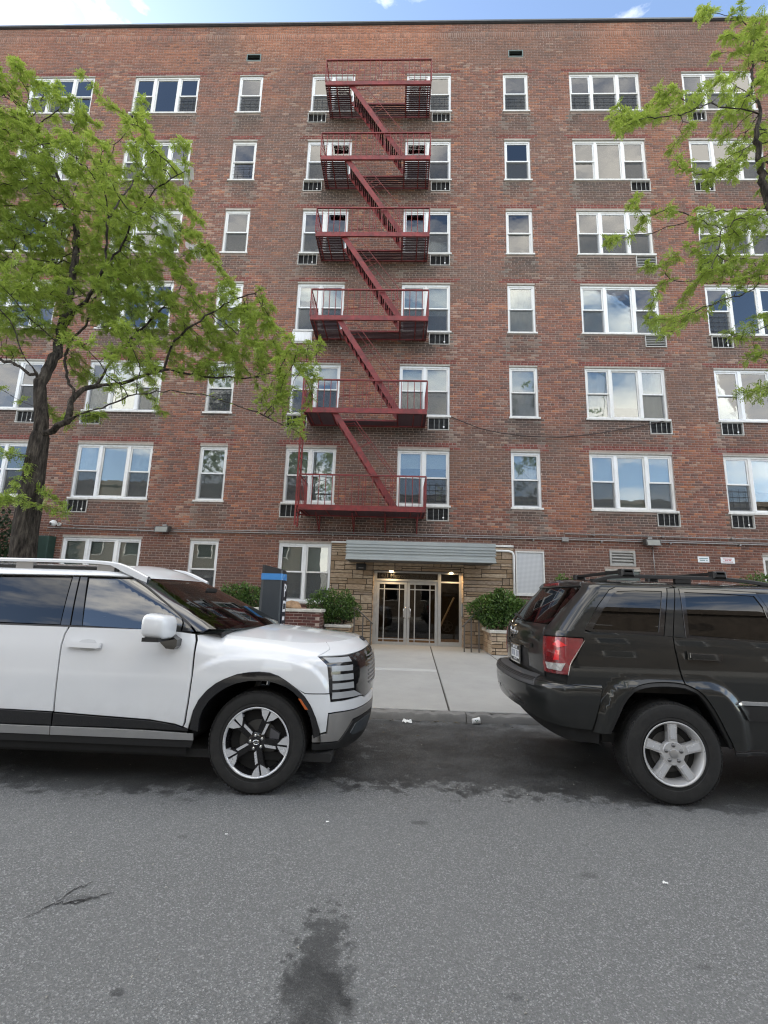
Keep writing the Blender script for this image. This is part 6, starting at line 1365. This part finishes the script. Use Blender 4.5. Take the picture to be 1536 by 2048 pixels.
for sg in (-1, 1):
    yb = 4.93+sg*.56; pts = [(1.80,1.758),(1.90,1.79),(2.0,1.806),(2.35,1.818),(2.9,1.815),(3.2,1.797),(3.45,1.765)]; c = Curve1(pts); q = MB()
    for x in np.linspace(1.80, 3.45, 30):
        z = float(c(x)); q.v += [(x, yb-.022, z-.03), (x, yb-.020, z-.004), (x, yb-.010, z+.004), (x, yb+.010, z+.004), (x, yb+.020, z-.004), (x, yb+.022, z-.03)]
    for i in range(29):
        for j in range(6): a = i*6; q.f.append((a+j, a+6+j, a+6+(j+1) % 6, a+(j+1) % 6))
    rl = q.obj('roof_rail', MT['black_plastic'], JC, 40, fix=True)
    for x in (1.86, 2.62, 3.38): MB().box(x-.07, x+.07, yb-.018, yb+.018, 1.735, float(c(x))-.01).obj('rail_foot', MT['black_plastic'], rl)
for x in (2.12, 2.95): 
    cb = MB().box(x-.035, x+.035, 4.93-.60, 4.93+.60, 1.838, 1.862).obj('roof_bar', MT['black_plastic'], JC)
    for sg in (-1, 1): MB().bbox(x-.06, x+.06, 4.93+sg*.56-.04, 4.93+sg*.56+.04, 1.80, 1.868, .015).obj('bar_clamp', MT['black_plastic'], cb)
wheel(2.237, 4.022, .387, .241, .25, JC, 'five', 1, True, .02); wheel(5.02, 4.022, .387, .241, .25, JC, 'five', 1, False); wheel(2.237, 5.838, .387, .241, .25, JC, 'five', -1, False); wheel(5.02, 5.838, .387, .241, .25, JC, 'five', -1, False)
for cx in (2.237, 5.02):
    for sg in (-1, 1):
        q = MB()
        for t in np.linspace(.02, pi-.02, 18): q.v += [(cx+.56*cos(t), 4.93+sg*.86, .40+.53*sin(t)), (cx+.54*cos(t), 4.93+sg*.5, .40+.51*sin(t))]
        for i in range(17): q.f.append((2*i, 2*i+1, 2*i+3, 2*i+2))
        q.obj('wheel_housing', MT['under'], JC)
MB().box(1.75, 5.6, 4.93-.72, 4.93+.72, .40, .48).obj('underbody', MT['under'], JC); MB().prism([(1.70,.52),(1.78,.52),(1.78,.36),(1.73,.34)], 4.05, 4.25, 'y').obj('mud_flap', MT['black_plastic'], JC) if False else None
for yy in (4.5, 5.36): MB().prism([(3.25,.75),(3.8,.75),(3.8,.9),(3.42,.92),(3.27,1.35),(3.22,1.55),(3.12,1.55),(3.10,1.2)], yy-.24, yy+.24, 'y').obj('seat', MT['interior'], JC)
MB().prism([(2.05,.8),(2.75,.8),(2.75,.92),(2.35,.95),(2.20,1.42),(2.08,1.42)], 4.25, 5.61, 'y').obj('seat', MT['interior'], JC)
MB().box(1.5, 5.0, 4.25, 5.61, .44, .5).obj('floor', MT['under'], JC)
# limb lines and crown clumps of the two street trees (metres)
TREE_A = ({'trunk': [(-5.62, 7.0, 0.1), (-5.84, 7.0, 2.02), (-5.88, 7.0, 2.9), (-5.9, 7.0, 3.56), (-5.92, 7.0, 4.16), (-6.0, 7.0, 4.55), (-6.07, 7.0, 4.9)], 'limb_a': [(-5.89, 7.0, 3.99), (-5.68, 6.95, 4.04), (-5.4, 6.85, 4.18), (-5.2, 6.8, 4.25), (-4.87, 6.75, 4.35), (-4.52, 6.7, 4.44), (-4.14, 6.6, 4.54), (-3.66, 6.5, 4.55), (-3.14, 6.4, 4.48), (-2.79, 6.35, 4.39), (-2.38, 6.3, 4.25), (-2.1, 6.25, 4.14), (-1.81, 6.2, 3.98), (-1.46, 6.1, 3.8)], 'limb_b': [(-5.43, 6.86, 4.17), (-5.46, 6.95, 4.36), (-5.53, 7.1, 4.69), (-5.48, 7.2, 4.87), (-5.33, 7.3, 5.0), (-4.91, 7.4, 5.11), (-4.62, 7.5, 5.29), (-4.33, 7.6, 5.48), (-3.86, 7.7, 5.44), (-3.44, 7.75, 5.41), (-2.92, 7.8, 5.43), (-2.68, 7.8, 5.48), (-2.36, 7.85, 5.57), (-1.87, 7.9, 5.55), (-1.62, 7.9, 5.43)], 'limb_c': [(-6.07, 7.0, 4.9), (-6.12, 6.9, 5.11), (-6.22, 6.8, 5.23), (-6.3, 6.7, 5.48), (-6.4, 6.6, 5.79), (-6.6, 6.4, 6.01)], 'limb_d': [(-6.07, 7.0, 4.9), (-6.02, 7.1, 5.27), (-6.02, 7.2, 5.54), (-6.04, 7.25, 5.74), (-6.08, 7.1, 5.78), (-6.18, 6.9, 5.88), (-6.22, 6.7, 5.95), (-6.27, 6.4, 6.09), (-6.28, 6.2, 6.13)], 'limb_e': [(-6.02, 7.2, 5.54), (-6.19, 7.4, 5.99), (-6.23, 7.5, 6.4), (-6.31, 7.6, 6.97), (-6.39, 7.7, 7.69), (-6.57, 7.8, 8.57), (-6.68, 7.8, 9.08), (-6.84, 7.7, 9.33), (-7.06, 7.6, 9.75), (-7.53, 7.5, 10.6), (-8.13, 7.4, 11.46)], 'limb_f': [(-6.11, 7.0, 4.45), (-6.29, 6.8, 4.55), (-6.34, 6.6, 4.58), (-6.39, 6.2, 4.62)], 'limb_g': [(-6.21, 7.0, 5.02), (-6.77, 7.2, 5.34), (-7.22, 7.4, 5.54), (-8.25, 7.8, 6.03)], 'limb_h': [(-5.53, 7.12, 4.78), (-5.86, 7.3, 5.17), (-6.09, 7.5, 5.56), (-6.31, 7.8, 6.06), (-6.23, 8.0, 6.6), (-6.27, 8.2, 7.39), (-5.95, 8.3, 7.71)], 'limb_i': [(-6.22, 7.45, 6.2), (-5.69, 7.2, 6.59), (-5.3, 7.0, 7.03), (-5.19, 6.8, 7.83), (-5.19, 6.6, 8.46), (-5.09, 6.5, 8.97), (-4.58, 6.4, 9.57)], 'limb_j': [(-5.34, 7.0, 6.98), (-4.91, 6.9, 7.55), (-4.76, 6.8, 7.86), (-4.37, 6.7, 8.37), (-3.83, 6.6, 8.62)], 'limb_k': [(-6.57, 7.8, 8.57), (-7.2, 8.0, 9.45), (-7.97, 8.2, 10.53), (-8.86, 8.4, 12.1)], 'limb_l': [(-5.95, 8.3, 7.71), (-5.39, 8.3, 8.06), (-4.79, 8.3, 8.3), (-4.33, 8.2, 8.39), (-3.9, 8.2, 8.28)], 'limb_m': [(-5.24, 6.8, 7.76), (-5.34, 7.2, 8.66), (-5.23, 7.6, 9.87), (-5.28, 7.7, 10.58)], 'limb_n': [(-4.33, 7.6, 5.48), (-4.17, 7.5, 5.91), (-3.62, 7.3, 6.28), (-2.99, 7.2, 6.61), (-2.56, 7.2, 6.81)], 'limb_o': [(-5.33, 7.3, 5.0), (-5.19, 7.6, 5.85), (-4.83, 7.8, 6.6), (-4.38, 7.9, 7.31)], 'limb_p': [(-5.95, 6.95, 3.88), (-5.79, 6.7, 3.31), (-5.79, 6.5, 2.91), (-5.89, 6.4, 2.7)], 'limb_q': [(-5.86, 7.0, 3.06), (-5.48, 6.8, 2.98), (-5.28, 6.75, 2.86), (-5.02, 6.7, 2.66)]}, [(-6.99, 6.31, 10.33, 0.44), (-6.98, 7.23, 10.99, 0.38), (-6.76, 6.71, 9.21, 0.71), (-6.56, 7.41, 10.73, 0.39), (-7.54, 7.48, 8.48, 0.97), (-4.93, 5.8, 7.89, 0.51), (-4.05, 5.64, 8.43, 0.23), (-6.01, 8.11, 9.56, 0.71), (-4.31, 6.38, 8.53, 0.41), (-3.79, 6.3, 8.74, 0.21), (-5.03, 8.59, 10.16, 0.4), (-4.27, 7.01, 7.65, 0.53), (-6.23, 8.11, 8.13, 0.95), (-6.26, 7.03, 6.46, 0.74), (-3.9, 7.52, 8.09, 0.28), (-3.17, 6.58, 6.92, 0.17), (-4.7, 7.5, 6.81, 0.75), (-3.86, 8.2, 6.76, 0.67), (-2.88, 7.17, 6.49, 0.32), (-2.75, 7.82, 6.9, 0.26), (-2.44, 7.61, 6.1, 0.49), (-1.43, 5.79, 4.9, 0.22), (-3.91, 7.87, 5.82, 0.51), (-2.69, 7.37, 5.57, 0.48), (-4.37, 6.5, 5.32, 0.42), (-4.54, 5.69, 4.91, 0.23), (-7.99, 8.2, 8.19, 0.87), (-6.77, 7.02, 5.87, 0.37), (-1.7, 7.43, 5.47, 0.17), (-1.53, 7.67, 5.35, 0.11), (-2.08, 7.42, 4.94, 0.17), (-1.83, 7.73, 4.47, 0.14), (-1.38, 6.94, 5.62, 0.1), (-4.18, 7.55, 4.57, 0.12), (-5.06, 7.02, 4.37, 0.16), (-5.97, 7.75, 4.45, 0.11), (-6.15, 8.24, 5.62, 0.24), (-5.26, 5.89, 2.68, 0.21), (-5.01, 6.55, 2.66, 0.15), (-6.14, 6.68, 3.58, 0.13), (-9.07, 8.5, 14.17, 0.25), (-8.1, 6.91, 9.44, 0.97), (-8.4, 7.48, 7.28, 1.05), (-7.95, 6.5, 10.6, 0.61), (-3.16, 7.11, 6.94, 0.18), (-4.96, 6.93, 10.58, 0.15), (-6.27, 6.88, 11.21, 0.11), (-4.38, 7.36, 7.11, 0.52), (-5.16, 7.35, 6.7, 0.6), (-7.32, 8.31, 8.77, 0.78), (-7.53, 7.65, 9.33, 0.72), (-3.6, 8.39, 6.55, 0.44), (-4.52, 8.17, 6.51, 0.48), (-2.98, 8.57, 7.01, 0.35), (-3.49, 7.61, 5.49, 0.31), (-1.77, 6.09, 4.79, 0.21), (-3.26, 8.18, 5.79, 0.29), (-5.12, 8.49, 5.93, 0.3), (-5.86, 8.31, 6.81, 0.44)])
TREE_B = ({'trunk': [(7.0, 7.0, 0.1), (6.95, 7.0, 2.0), (6.9, 7.0, 4.2), (6.85, 7.0, 5.2)], 'limb_a': [(6.85, 7.0, 5.2), (6.75, 7.0, 6.8), (6.27, 7.0, 8.28), (6.17, 7.0, 9.19), (6.18, 7.0, 9.79), (6.32, 7.0, 10.37), (6.19, 7.0, 10.69), (5.97, 7.0, 10.9), (5.68, 7.0, 11.15)], 'limb_b': [(6.3, 7.0, 10.31), (5.91, 6.9, 10.27), (5.49, 6.85, 10.25), (5.18, 6.8, 10.2), (4.71, 6.7, 9.91), (4.09, 6.6, 9.71), (3.83, 6.55, 9.57), (3.53, 6.5, 9.36)], 'limb_c': [(6.8, 7.0, 6.2), (6.46, 7.1, 8.17), (6.07, 7.2, 8.49), (5.84, 7.25, 8.52), (5.51, 7.3, 8.54), (5.25, 7.35, 8.43), (4.84, 7.4, 8.33), (4.49, 7.45, 8.25), (4.11, 7.5, 8.19), (3.74, 7.5, 8.04)], 'limb_d': [(6.8, 7.0, 6.0), (6.17, 6.7, 7.71), (5.4, 6.5, 7.64), (4.92, 6.4, 7.33), (4.81, 6.35, 6.96), (4.64, 6.3, 6.55)], 'limb_e': [(6.85, 7.0, 5.2), (6.55, 7.0, 6.93), (6.13, 7.1, 7.11), (5.86, 7.2, 7.14), (5.51, 7.3, 7.09), (4.96, 7.4, 7.21), (4.71, 7.4, 7.23), (4.55, 7.4, 7.48)], 'limb_f': [(6.85, 7.0, 5.0), (6.37, 6.8, 6.78), (5.68, 6.6, 6.63), (5.26, 6.5, 6.31), (4.8, 6.4, 6.12), (4.26, 6.3, 5.84), (3.96, 6.25, 5.74), (3.71, 6.2, 5.65)], 'limb_g': [(4.26, 6.3, 5.84), (4.05, 6.25, 5.55), (3.73, 6.2, 5.41)], 'limb_h': [(6.88, 7.0, 4.6), (6.64, 7.2, 6.33), (6.18, 7.3, 6.29), (5.89, 7.4, 6.16), (5.68, 7.4, 6.15)], 'limb_i': [(6.9, 7.0, 4.2), (6.15, 6.8, 5.12), (5.47, 6.6, 4.8), (4.99, 6.5, 4.66)], 'limb_j': [(6.19, 7.0, 10.69), (6.48, 7.2, 11.77), (6.61, 7.3, 12.64), (6.37, 7.4, 13.14), (5.85, 7.5, 13.4)], 'limb_k': [(6.18, 7.0, 9.79), (5.59, 6.8, 9.08), (5.07, 6.7, 8.67), (4.52, 6.6, 8.71)], 'limb_l': [(6.85, 7.0, 5.2), (7.6, 7.4, 7.0), (8.4, 7.8, 9.0), (8.6, 8.0, 11.0)], 'limb_m': [(6.85, 7.0, 5.2), (7.4, 6.2, 6.5), (8.2, 5.6, 8.0)], 'limb_n': [(5.25, 7.35, 8.43), (4.74, 7.3, 8.56), (4.23, 7.2, 8.36), (4.08, 7.2, 8.62)]}, [(5.64, 7.05, 12.75, 0.17), (6.24, 7.15, 12.84, 0.18), (6.12, 6.6, 11.79, 0.22), (5.95, 7.23, 12.24, 0.17), (6.36, 7.1, 11.75, 0.33), (6.08, 6.7, 10.41, 0.3), (5.17, 6.39, 10.15, 0.22), (5.46, 7.25, 10.97, 0.17), (4.58, 7.34, 10.87, 0.16), (3.67, 6.71, 9.99, 0.1), (3.76, 7.21, 10.42, 0.12), (3.73, 6.94, 9.91, 0.13), (4.67, 6.76, 10.39, 0.14), (4.48, 6.86, 10.6, 0.11), (5.96, 7.38, 10.5, 0.31), (6.51, 7.52, 10.33, 0.37), (4.85, 6.68, 9.64, 0.14), (4.7, 7.08, 9.6, 0.12), (4.58, 6.68, 8.85, 0.16), (5.52, 7.31, 9.31, 0.22), (5.54, 6.76, 8.88, 0.21), (4.1, 7.27, 8.72, 0.15), (4.31, 7.34, 8.39, 0.17), (3.67, 7.0, 7.78, 0.1), (3.64, 7.35, 7.91, 0.09), (4.46, 6.87, 8.15, 0.16), (4.62, 6.41, 7.63, 0.2), (5.52, 7.14, 7.81, 0.35), (5.31, 6.34, 7.38, 0.31), (4.53, 6.58, 7.15, 0.2), (4.52, 6.94, 7.34, 0.13), (4.09, 7.08, 7.26, 0.11), (4.76, 6.52, 6.72, 0.28), (5.24, 6.36, 6.6, 0.34), (4.51, 7.26, 7.03, 0.14), (4.58, 6.87, 6.63, 0.13), (4.27, 7.32, 6.77, 0.08), (4.19, 7.28, 6.35, 0.09), (4.18, 6.91, 5.87, 0.07), (4.58, 6.97, 6.45, 0.12), (4.75, 7.01, 6.23, 0.07), (5.56, 7.1, 6.07, 0.17), (5.88, 7.07, 6.23, 0.18), (5.66, 7.04, 5.54, 0.15), (5.86, 7.08, 5.66, 0.17), (5.68, 7.31, 5.06, 0.11), (5.71, 7.0, 4.86, 0.1), (6.8, 6.9, 9.39, 0.73), (7.68, 7.31, 12.15, 0.77), (6.46, 6.63, 7.37, 0.62), (7.44, 6.72, 9.18, 0.87)])
def grow(limbs, blobs, seed, trunk_r, dens=1.0, step=.11, infl=1.1, kill=.15, iters=70):
    """space colonisation: twigs grow from the limbs towards points scattered through the crown clumps"""
    r = np.random.default_rng(seed); nodes = []; par = []; tag = []
    def nearest(p): a = np.array(nodes); return int(np.argmin(((a-np.array(p))**2).sum(1)))
    for name, pts in limbs.items():
        pts = [np.array(p, float) for p in pts]; cur = -1 if not nodes else nearest(pts[0])
        if cur < 0: nodes.append(pts[0]); par.append(-1); tag.append(name); cur = 0
        # Catmull-Rom through the points, a little wander added
        Q = [2*pts[0]-pts[1]]+pts+[2*pts[-1]-pts[-2]]
        for i in range(1, len(Q)-2):
            n = max(1, int(np.linalg.norm(Q[i+1]-Q[i])/step))
            for k in range(1, n+1):
                t = k/n; p = .5*((2*Q[i])+(-Q[i-1]+Q[i+1])*t+(2*Q[i-1]-5*Q[i]+4*Q[i+1]-Q[i+2])*t*t+(-Q[i-1]+3*Q[i]-3*Q[i+1]+Q[i+2])*t**3)
                if name != 'trunk': p = p + r.normal(0, .012, 3)
                nodes.append(p); par.append(cur); tag.append(name); cur = len(nodes)-1
    A = []
    for (x, y, z, rad) in blobs:
        n = max(4, int(105*dens*rad**2.0)+4); u = r.normal(size=(n, 3)); u /= np.linalg.norm(u, axis=1, keepdims=True); A.append(np.array([x, y, z])+u*rad*r.random((n, 1))**(1/2.6)*np.array([1, 1.15, .92]))
    A = np.concatenate(A); N = np.array(nodes); d2 = np.full(len(A), 1e9); ni = np.zeros(len(A), int)
    def upd(i0):
        new = N[i0:]
        for c in range(0, len(new), 400):
            D2 = ((A[:, None]-new[None, c:c+400])**2).sum(2); j = D2.argmin(1); m = D2[np.arange(len(A)), j]; b = m < d2; d2[b] = m[b]; ni[b] = j[b]+i0+c
    upd(0); alive = np.ones(len(A), bool)
    for it in range(iters):
        alive &= d2 > kill**2
        act = alive & (d2 < (infl if it > 6 else infl*1.6)**2)
        if not act.any(): break
        i0 = len(N); ids = np.unique(ni[act]); newp = []
        for q in ids:
            m = act & (ni == q); v = A[m]-N[q]; v /= np.linalg.norm(v, axis=1, keepdims=True)+1e-9; d = v.mean(0)+r.normal(0, .22, 3); d /= np.linalg.norm(d)+1e-9
            newp.append(N[q]+d*step); par.append(int(q)); tag.append('twig')
        N = np.concatenate([N, np.array(newp)]); upd(i0)
    n = len(N); kids = [[] for _ in range(n)]
    for i, p in enumerate(par):
        if p >= 0: kids[p].append(i)
    rad = np.zeros(n)
    order = list(range(n))
    # children always come after parents
    for i in order[::-1]:
        rad[i] = .0046 if not kids[i] else (sum(rad[k]**2.25 for k in kids[i]))**(1/2.25)+.00004
    rad *= 1.0; s = trunk_r/rad[0]
    rad = np.where(rad > .02, rad*(1+(s-1)*np.clip((rad-.02)/(rad[0]-.02), 0, 1)), rad)
    rad = np.array([q if tag[i] == 'trunk' else max(.0042, q*(.62 if q > .012 else .85)) for i, q in enumerate(rad)])
    ti = [i for i in range(n) if tag[i] == 'trunk']
    for k, i in enumerate(ti): rad[i] *= 1-.34*sstep(.45, 1., k/len(ti))
    return N, par, kids, rad, tag
def tree(name, label, data, seed, trunk_r, group, leafn=7, dens=1.0, flen=.128, loc=None, droop=.8):
    limbs, blobs = data; N, par, kids, rad, tag = grow(limbs, blobs, seed, trunk_r, dens); r = random.Random(seed); rn = np.random.default_rng(seed)
    base = limbs['trunk'][0]; T = thing(name, label, 'tree', base, group)
    done = [False]*len(N); chains = []
    def chain(s, t0):
        out = [s] if par[s] < 0 else [par[s], s]; cur = s
        while kids[cur]:
            same = [k for k in kids[cur] if tag[k] == t0]; nxt = max(same or kids[cur], key=lambda k: rad[k])
            for k in kids[cur]:
                if k != nxt: stack.append(k)
            out.append(nxt); cur = nxt
        return out
    stack = [0]; tw = MB(); nlimb = 0
    while stack:
        s = stack.pop(); c = chain(s, tag[s]); t = tag[s]
        if len(c) < 2: continue
        rr = [rad[i] for i in c]; rr[0] = min(rr[0], rr[1]*1.15)
        if t == 'trunk':
            rr = [x*(1+.35*max(0, 1-(N[c[i]][2]-base[2])/.5)) for i, x in enumerate(rr)]; ph = [r.uniform(0, 6) for _ in range(4)]
            MB().tube([N[i] for i in c], rr, 28, jit=lambda i, k: 1+.035*sin(k*2*pi/28*5+ph[0]+i*.12)+.03*sin(k*2*pi/28*9+ph[1]-i*.2)+.03*sin(k*2*pi/28*2+ph[2]+i*.07)+.015*sin(i*.9+ph[3])).obj('trunk', MT['bark'], T, True)
        elif t != 'twig' and max(rr) > .012:
            MB().tube([N[i] for i in c], rr, 12, jit=lambda i, k: 1+.06*sin(k*2*pi/12*3+i*.5)+.05*sin(i*1.3)).obj('limb', MT['bark'], T, True)
        else: tw.tube([N[i] for i in c], rr, 4 if max(rr) < .01 else 6, cap=False)
    props(tw.obj('twigs', MT['bark'], T, True), kind='stuff')
    # fronds: a curved midrib with pairs of leaflets
    V, F, TN = [], [], []
    def frond(p, d, L, tone):
        d = Vector(d).normalized(); up = Vector((0, 0, 1)); side = d.cross(up); side = side.normalized() if side.length > .05 else Vector((1, 0, 0))
        npair = 6; prev = Vector(p); cur = Vector(p); dirn = d.copy()
        for k in range(npair+1):
            t = k/npair; dirn = (dirn + Vector((0, 0, -droop*.16))).normalized(); cur = prev + dirn*L/(npair+1); s_ = dirn.cross(up); s_ = s_.normalized() if s_.length > .05 else side; nm = s_.cross(dirn).normalized()
            ll = L*.30*(1-.45*abs(t-.4)); w_ = ll*.27
            for sg in ((-1, 1) if k < npair else (0,)):
                a = (s_*sg*.86 + dirn*.45 + nm*rn.normal(0, .22) if sg else dirn).normalized(); b = a.cross(nm).normalized()*w_
                i0 = len(V); q = cur; V.extend([tuple(q), tuple(q+a*ll*.5+b), tuple(q+a*ll), tuple(q+a*ll*.5-b)]); F.append((i0, i0+1, i0+2, i0+3)); TN.append(min(1, max(0, tone+rn.normal(0, .10))))
            prev = cur
    for i in range(len(N)):
        if tag[i] == 'trunk' or rad[i] > .014: continue
        endn = not kids[i]; k = (leafn+2 if endn else (leafn if rad[i] < .0065 else 1))
        if not endn and r.random() < .15: continue
        d0 = N[i]-N[par[i]]; d0 = d0/(np.linalg.norm(d0)+1e-9); tone = .42+.30*r.random()+.05*(N[i][2]-6)/3
        for q in range(k):
            d = d0*.5 + rn.normal(0, .75, 3); d[2] = d[2]*.55+.22; frond(N[i]+rn.normal(0, .012, 3), d, flen*r.uniform(.7, 1.2), tone+r.uniform(-.18, .18))
    print('TREE', len(N), 'nodes', len(F), 'leaflets')
    Vn = np.array(V)-np.array(base); me = bpy.data.meshes.new('foliage'); me.from_pydata(Vn.tolist(), [], F); at = me.attributes.new('tone', 'FLOAT', 'FACE'); at.data.foreach_set('value', TN); me.materials.append(MT['leaf']); props(link('foliage', me, T), kind='stuff')
    return T
TA = tree('street_tree', 'broad honey locust street tree rising behind the white SUV, thick rough trunk in view', TREE_A, 5, .175, 'honey locust street trees', leafn=11, dens=1.9)
TB = tree('street_tree', 'honey locust street tree reaching in from the right edge above the dark SUV', TREE_B, 9, .17, 'honey locust street trees', leafn=9, dens=1.7)
for (x, y, rz, lab) in ((-4.5, -7.2, 2.6, 'honey locust tree across the street, opposite the white SUV'), (5.6, -7.4, .6, 'honey locust tree across the street, opposite the dark SUV')):
    c = copy_tree(TB); c.location = (x, y, .1); c.rotation_euler.z = rz; c['label'] = lab
# ---------------------------------------------------------------- shrubs
def shrub(name, lab, blobs, n, ls, mt, seed, group=None, cat='shrub'):
    r = np.random.default_rng(seed); cx = np.mean([b[0] for b in blobs]); cy = np.mean([b[1] for b in blobs]); zb = min(b[2]-b[5] for b in blobs); S = thing(name, lab, cat, (float(cx), float(cy), float(zb)), group)
    m = MB(); V, F, TN = [], [], []
    for (x, y, z, rx, ry, rz) in blobs:
        k = int(n*rx*rz/sum(b[3]*b[5] for b in blobs)); u = r.normal(size=(k, 3)); u /= np.linalg.norm(u, axis=1, keepdims=True); rr = r.random((k, 1))**.22; lump = 1+.12*np.sin(u[:, :1]*7+x*9)+.10*np.sin(u[:, 2:]*8+z*5)+.08*np.sin(u[:, 1:2]*9+3); p = u*rr*lump*np.array([rx, ry, rz])
        for q in range(k):
            P = np.array([x, y, z])+p[q]; d = u[q]*.8+r.normal(0, .55, 3); d /= np.linalg.norm(d); s_ = np.cross(d, r.normal(size=3)); s_ /= np.linalg.norm(s_)+1e-9; L = ls*r.uniform(.7, 1.3); w_ = L*.30; i0 = len(V)
            V += [P, P+d*L*.5+s_*w_, P+d*L, P+d*L*.5-s_*w_]; F.append((i0, i0+1, i0+2, i0+3)); TN.append(float(np.clip(.15+.55*rr[q, 0]**4*(0.5+.5*u[q, 2])+r.normal(0, .16), 0, 1)))
        for q in range(9):
            e = u[q]*np.array([rx, ry, rz])*.85; m.tube([(x*.6+cx*.4, y*.6+cy*.4, zb), tuple(np.array([x, y, z])+e*.4), tuple(np.array([x, y, z])+e)], [.010, .007, .003], 4)
    props(m.obj('stems', MT['bark'], S), kind='stuff')
    me = bpy.data.meshes.new('foliage'); me.from_pydata((np.array(V)-np.array([cx, cy, zb])).tolist(), [], F); at = me.attributes.new('tone', 'FLOAT', 'FACE'); at.data.foreach_set('value', TN); me.materials.append(mt); props(link('foliage', me, S), kind='stuff'); return S
gS = 'clipped evergreen shrubs in the planters'
shrub('shrub', 'rounded dark green shrub in the planter just left of the entrance', [(-2.0, 12.45, 1.30, .38, .36, .37), (-1.55, 12.5, 1.32, .44, .36, .36), (-1.28, 12.5, 1.2, .28, .3, .28), (-1.82, 12.5, 1.05, .36, .34, .24)], 5200, .062, MT['shrub_leaf'], 2, gS)
shrub('shrub', 'spreading green shrub in the stone planter right of the entrance', [(2.32, 12.4, 1.30, .42, .36, .32), (2.75, 12.4, 1.36, .46, .38, .38), (3.10, 12.5, 1.30, .38, .36, .33), (2.55, 12.35, 1.08, .40, .34, .24), (2.70, 12.5, 1.72, .12, .12, .14)], 6400, .075, MT['shrub_leaf'], 3, gS)
shrub('shrub', 'low rounded shrub in the brick planter just left of the parking meter', [(-4.35, 12.4, 1.42, .48, .4, .34), (-3.85, 12.4, 1.40, .42, .4, .30)], 3800, .065, MT['shrub_leaf'], 4, gS)
shrub('shrub', 'bright green shrub against the wall at the far right edge', [(9.55, 12.4, 1.95, .55, .45, .55), (10.1, 12.4, 1.7, .6, .45, .6), (9.8, 12.4, .85, .62, .45, .66)], 5600, .07, MT['shrub_leaf'], 6, gS)
shrub('wall_plant', 'small leafy plant sprouting by the wall above the roof of the dark SUV', [(4.5, 12.75, 2.0, .24, .2, .26), (4.5, 12.78, 1.15, .20, .16, .90)], 1000, .09, MT['shrub_leaf'], 7, None, 'plant')
shrub('evergreen_bush', 'tall dark evergreen bush by the wall left of the tree trunk', [(-11.1, 11.9, 2.1, .7, .7, 1.9), (-10.7, 12.0, 1.4, .45, .6, 1.2), (-12.0, 11.8, 2.7, .9, .8, 1.7)], 9000, .10, MT['dark_leaf'], 8, None, 'bush')
# plastic bags caught in the left tree
def bag(pts, w, lab, seed):
    r = random.Random(seed); q = MB(); n = len(pts); k = 7
    for i, p in enumerate(pts):
        for j in range(k):
            t = (j/(k-1)-.5); ww = w*(1-.5*i/n)*r.uniform(.7, 1.15); q.v.append((p[0]+t*ww+r.gauss(0, .015), p[1]+.08*sin(t*5+i)+r.gauss(0, .02), p[2]+r.gauss(0, .02)))
    for i in range(n-1):
        for j in range(k-1): a = i*k+j; q.f.append((a, a+1, a+k+1, a+k))
    props(q.obj('plastic_bag', MT['plastic_film'], None, True), lab, 'bag', 'torn plastic bags caught in the left tree')
bag([(-3.92, 6.6, 8.82), (-3.85, 6.6, 8.69), (-3.74, 6.6, 8.61), (-3.73, 6.6, 8.41)], .34, 'torn white plastic bag in the left tree, upper one near the sixth floor', 1)
bag([(-4.32, 6.9, 8.08), (-4.26, 6.9, 7.89), (-4.15, 6.9, 7.69), (-4.06, 6.9, 7.55)], .22, 'long torn plastic strip hanging in the left tree below the upper bag', 2)
bag([(-4.32, 8.1, 8.53), (-4.27, 8.1, 8.41), (-4.17, 8.1, 8.28), (-4.12, 8.1, 8.16)], .36, 'torn white plastic bag in the left tree, lowest one at the branch tip', 3)
# ---------------------------------------------------------------- the other side of the street (seen in reflections)
m = MB(); m.box(-60, 60, -5.05, -4.9, 0, .12); m.box(-60, 60, -9.6, -5.05, 0, .12); props(m.obj('far_sidewalk', MT['concrete']), kind='structure')
OB = thing('opposite_building', 'three storey tan brick building across the street behind the viewer', 'building', (0, -11, 0)); YB = -11.0
m = MB(); m.box(-34, -8, YB-10, YB, 0, 10.2); m.box(-3, 40, YB-10, YB, 0, 9.6); m.box(-34.1, -8+.1, YB-.2, YB+.12, 10.2, 10.6); m.box(-3.1, 40, YB-.2, YB+.12, 9.6, 10.0); m.obj('wall', MT['tan_wall'], OB)
for x in [-32+3.1*i for i in range(8)]+[-1.2+3.1*i for i in range(13)]:
    for z in (1.3, 4.3, 7.2):
        W = MB().ring(x, x+1.25, z, z+1.5, .07, YB+.004, YB+.05).obj('window', MT['white_frame'], OB); MB().box(x+.07, x+1.18, YB+.005, YB+.02, z+.07, z+1.43).obj('pane', MT['black_gloss'], W)
NB = thing('sun_block_mass', 'unseen building mass added left of the facade to block the sun', 'building', (-40, D, 0)); MB().box(-75, XW0-.3, D+.3, D+14, 0, 21.5).obj('wall', MT['tan_wall'], NB)  # unseen mass added to keep the low sun off the street
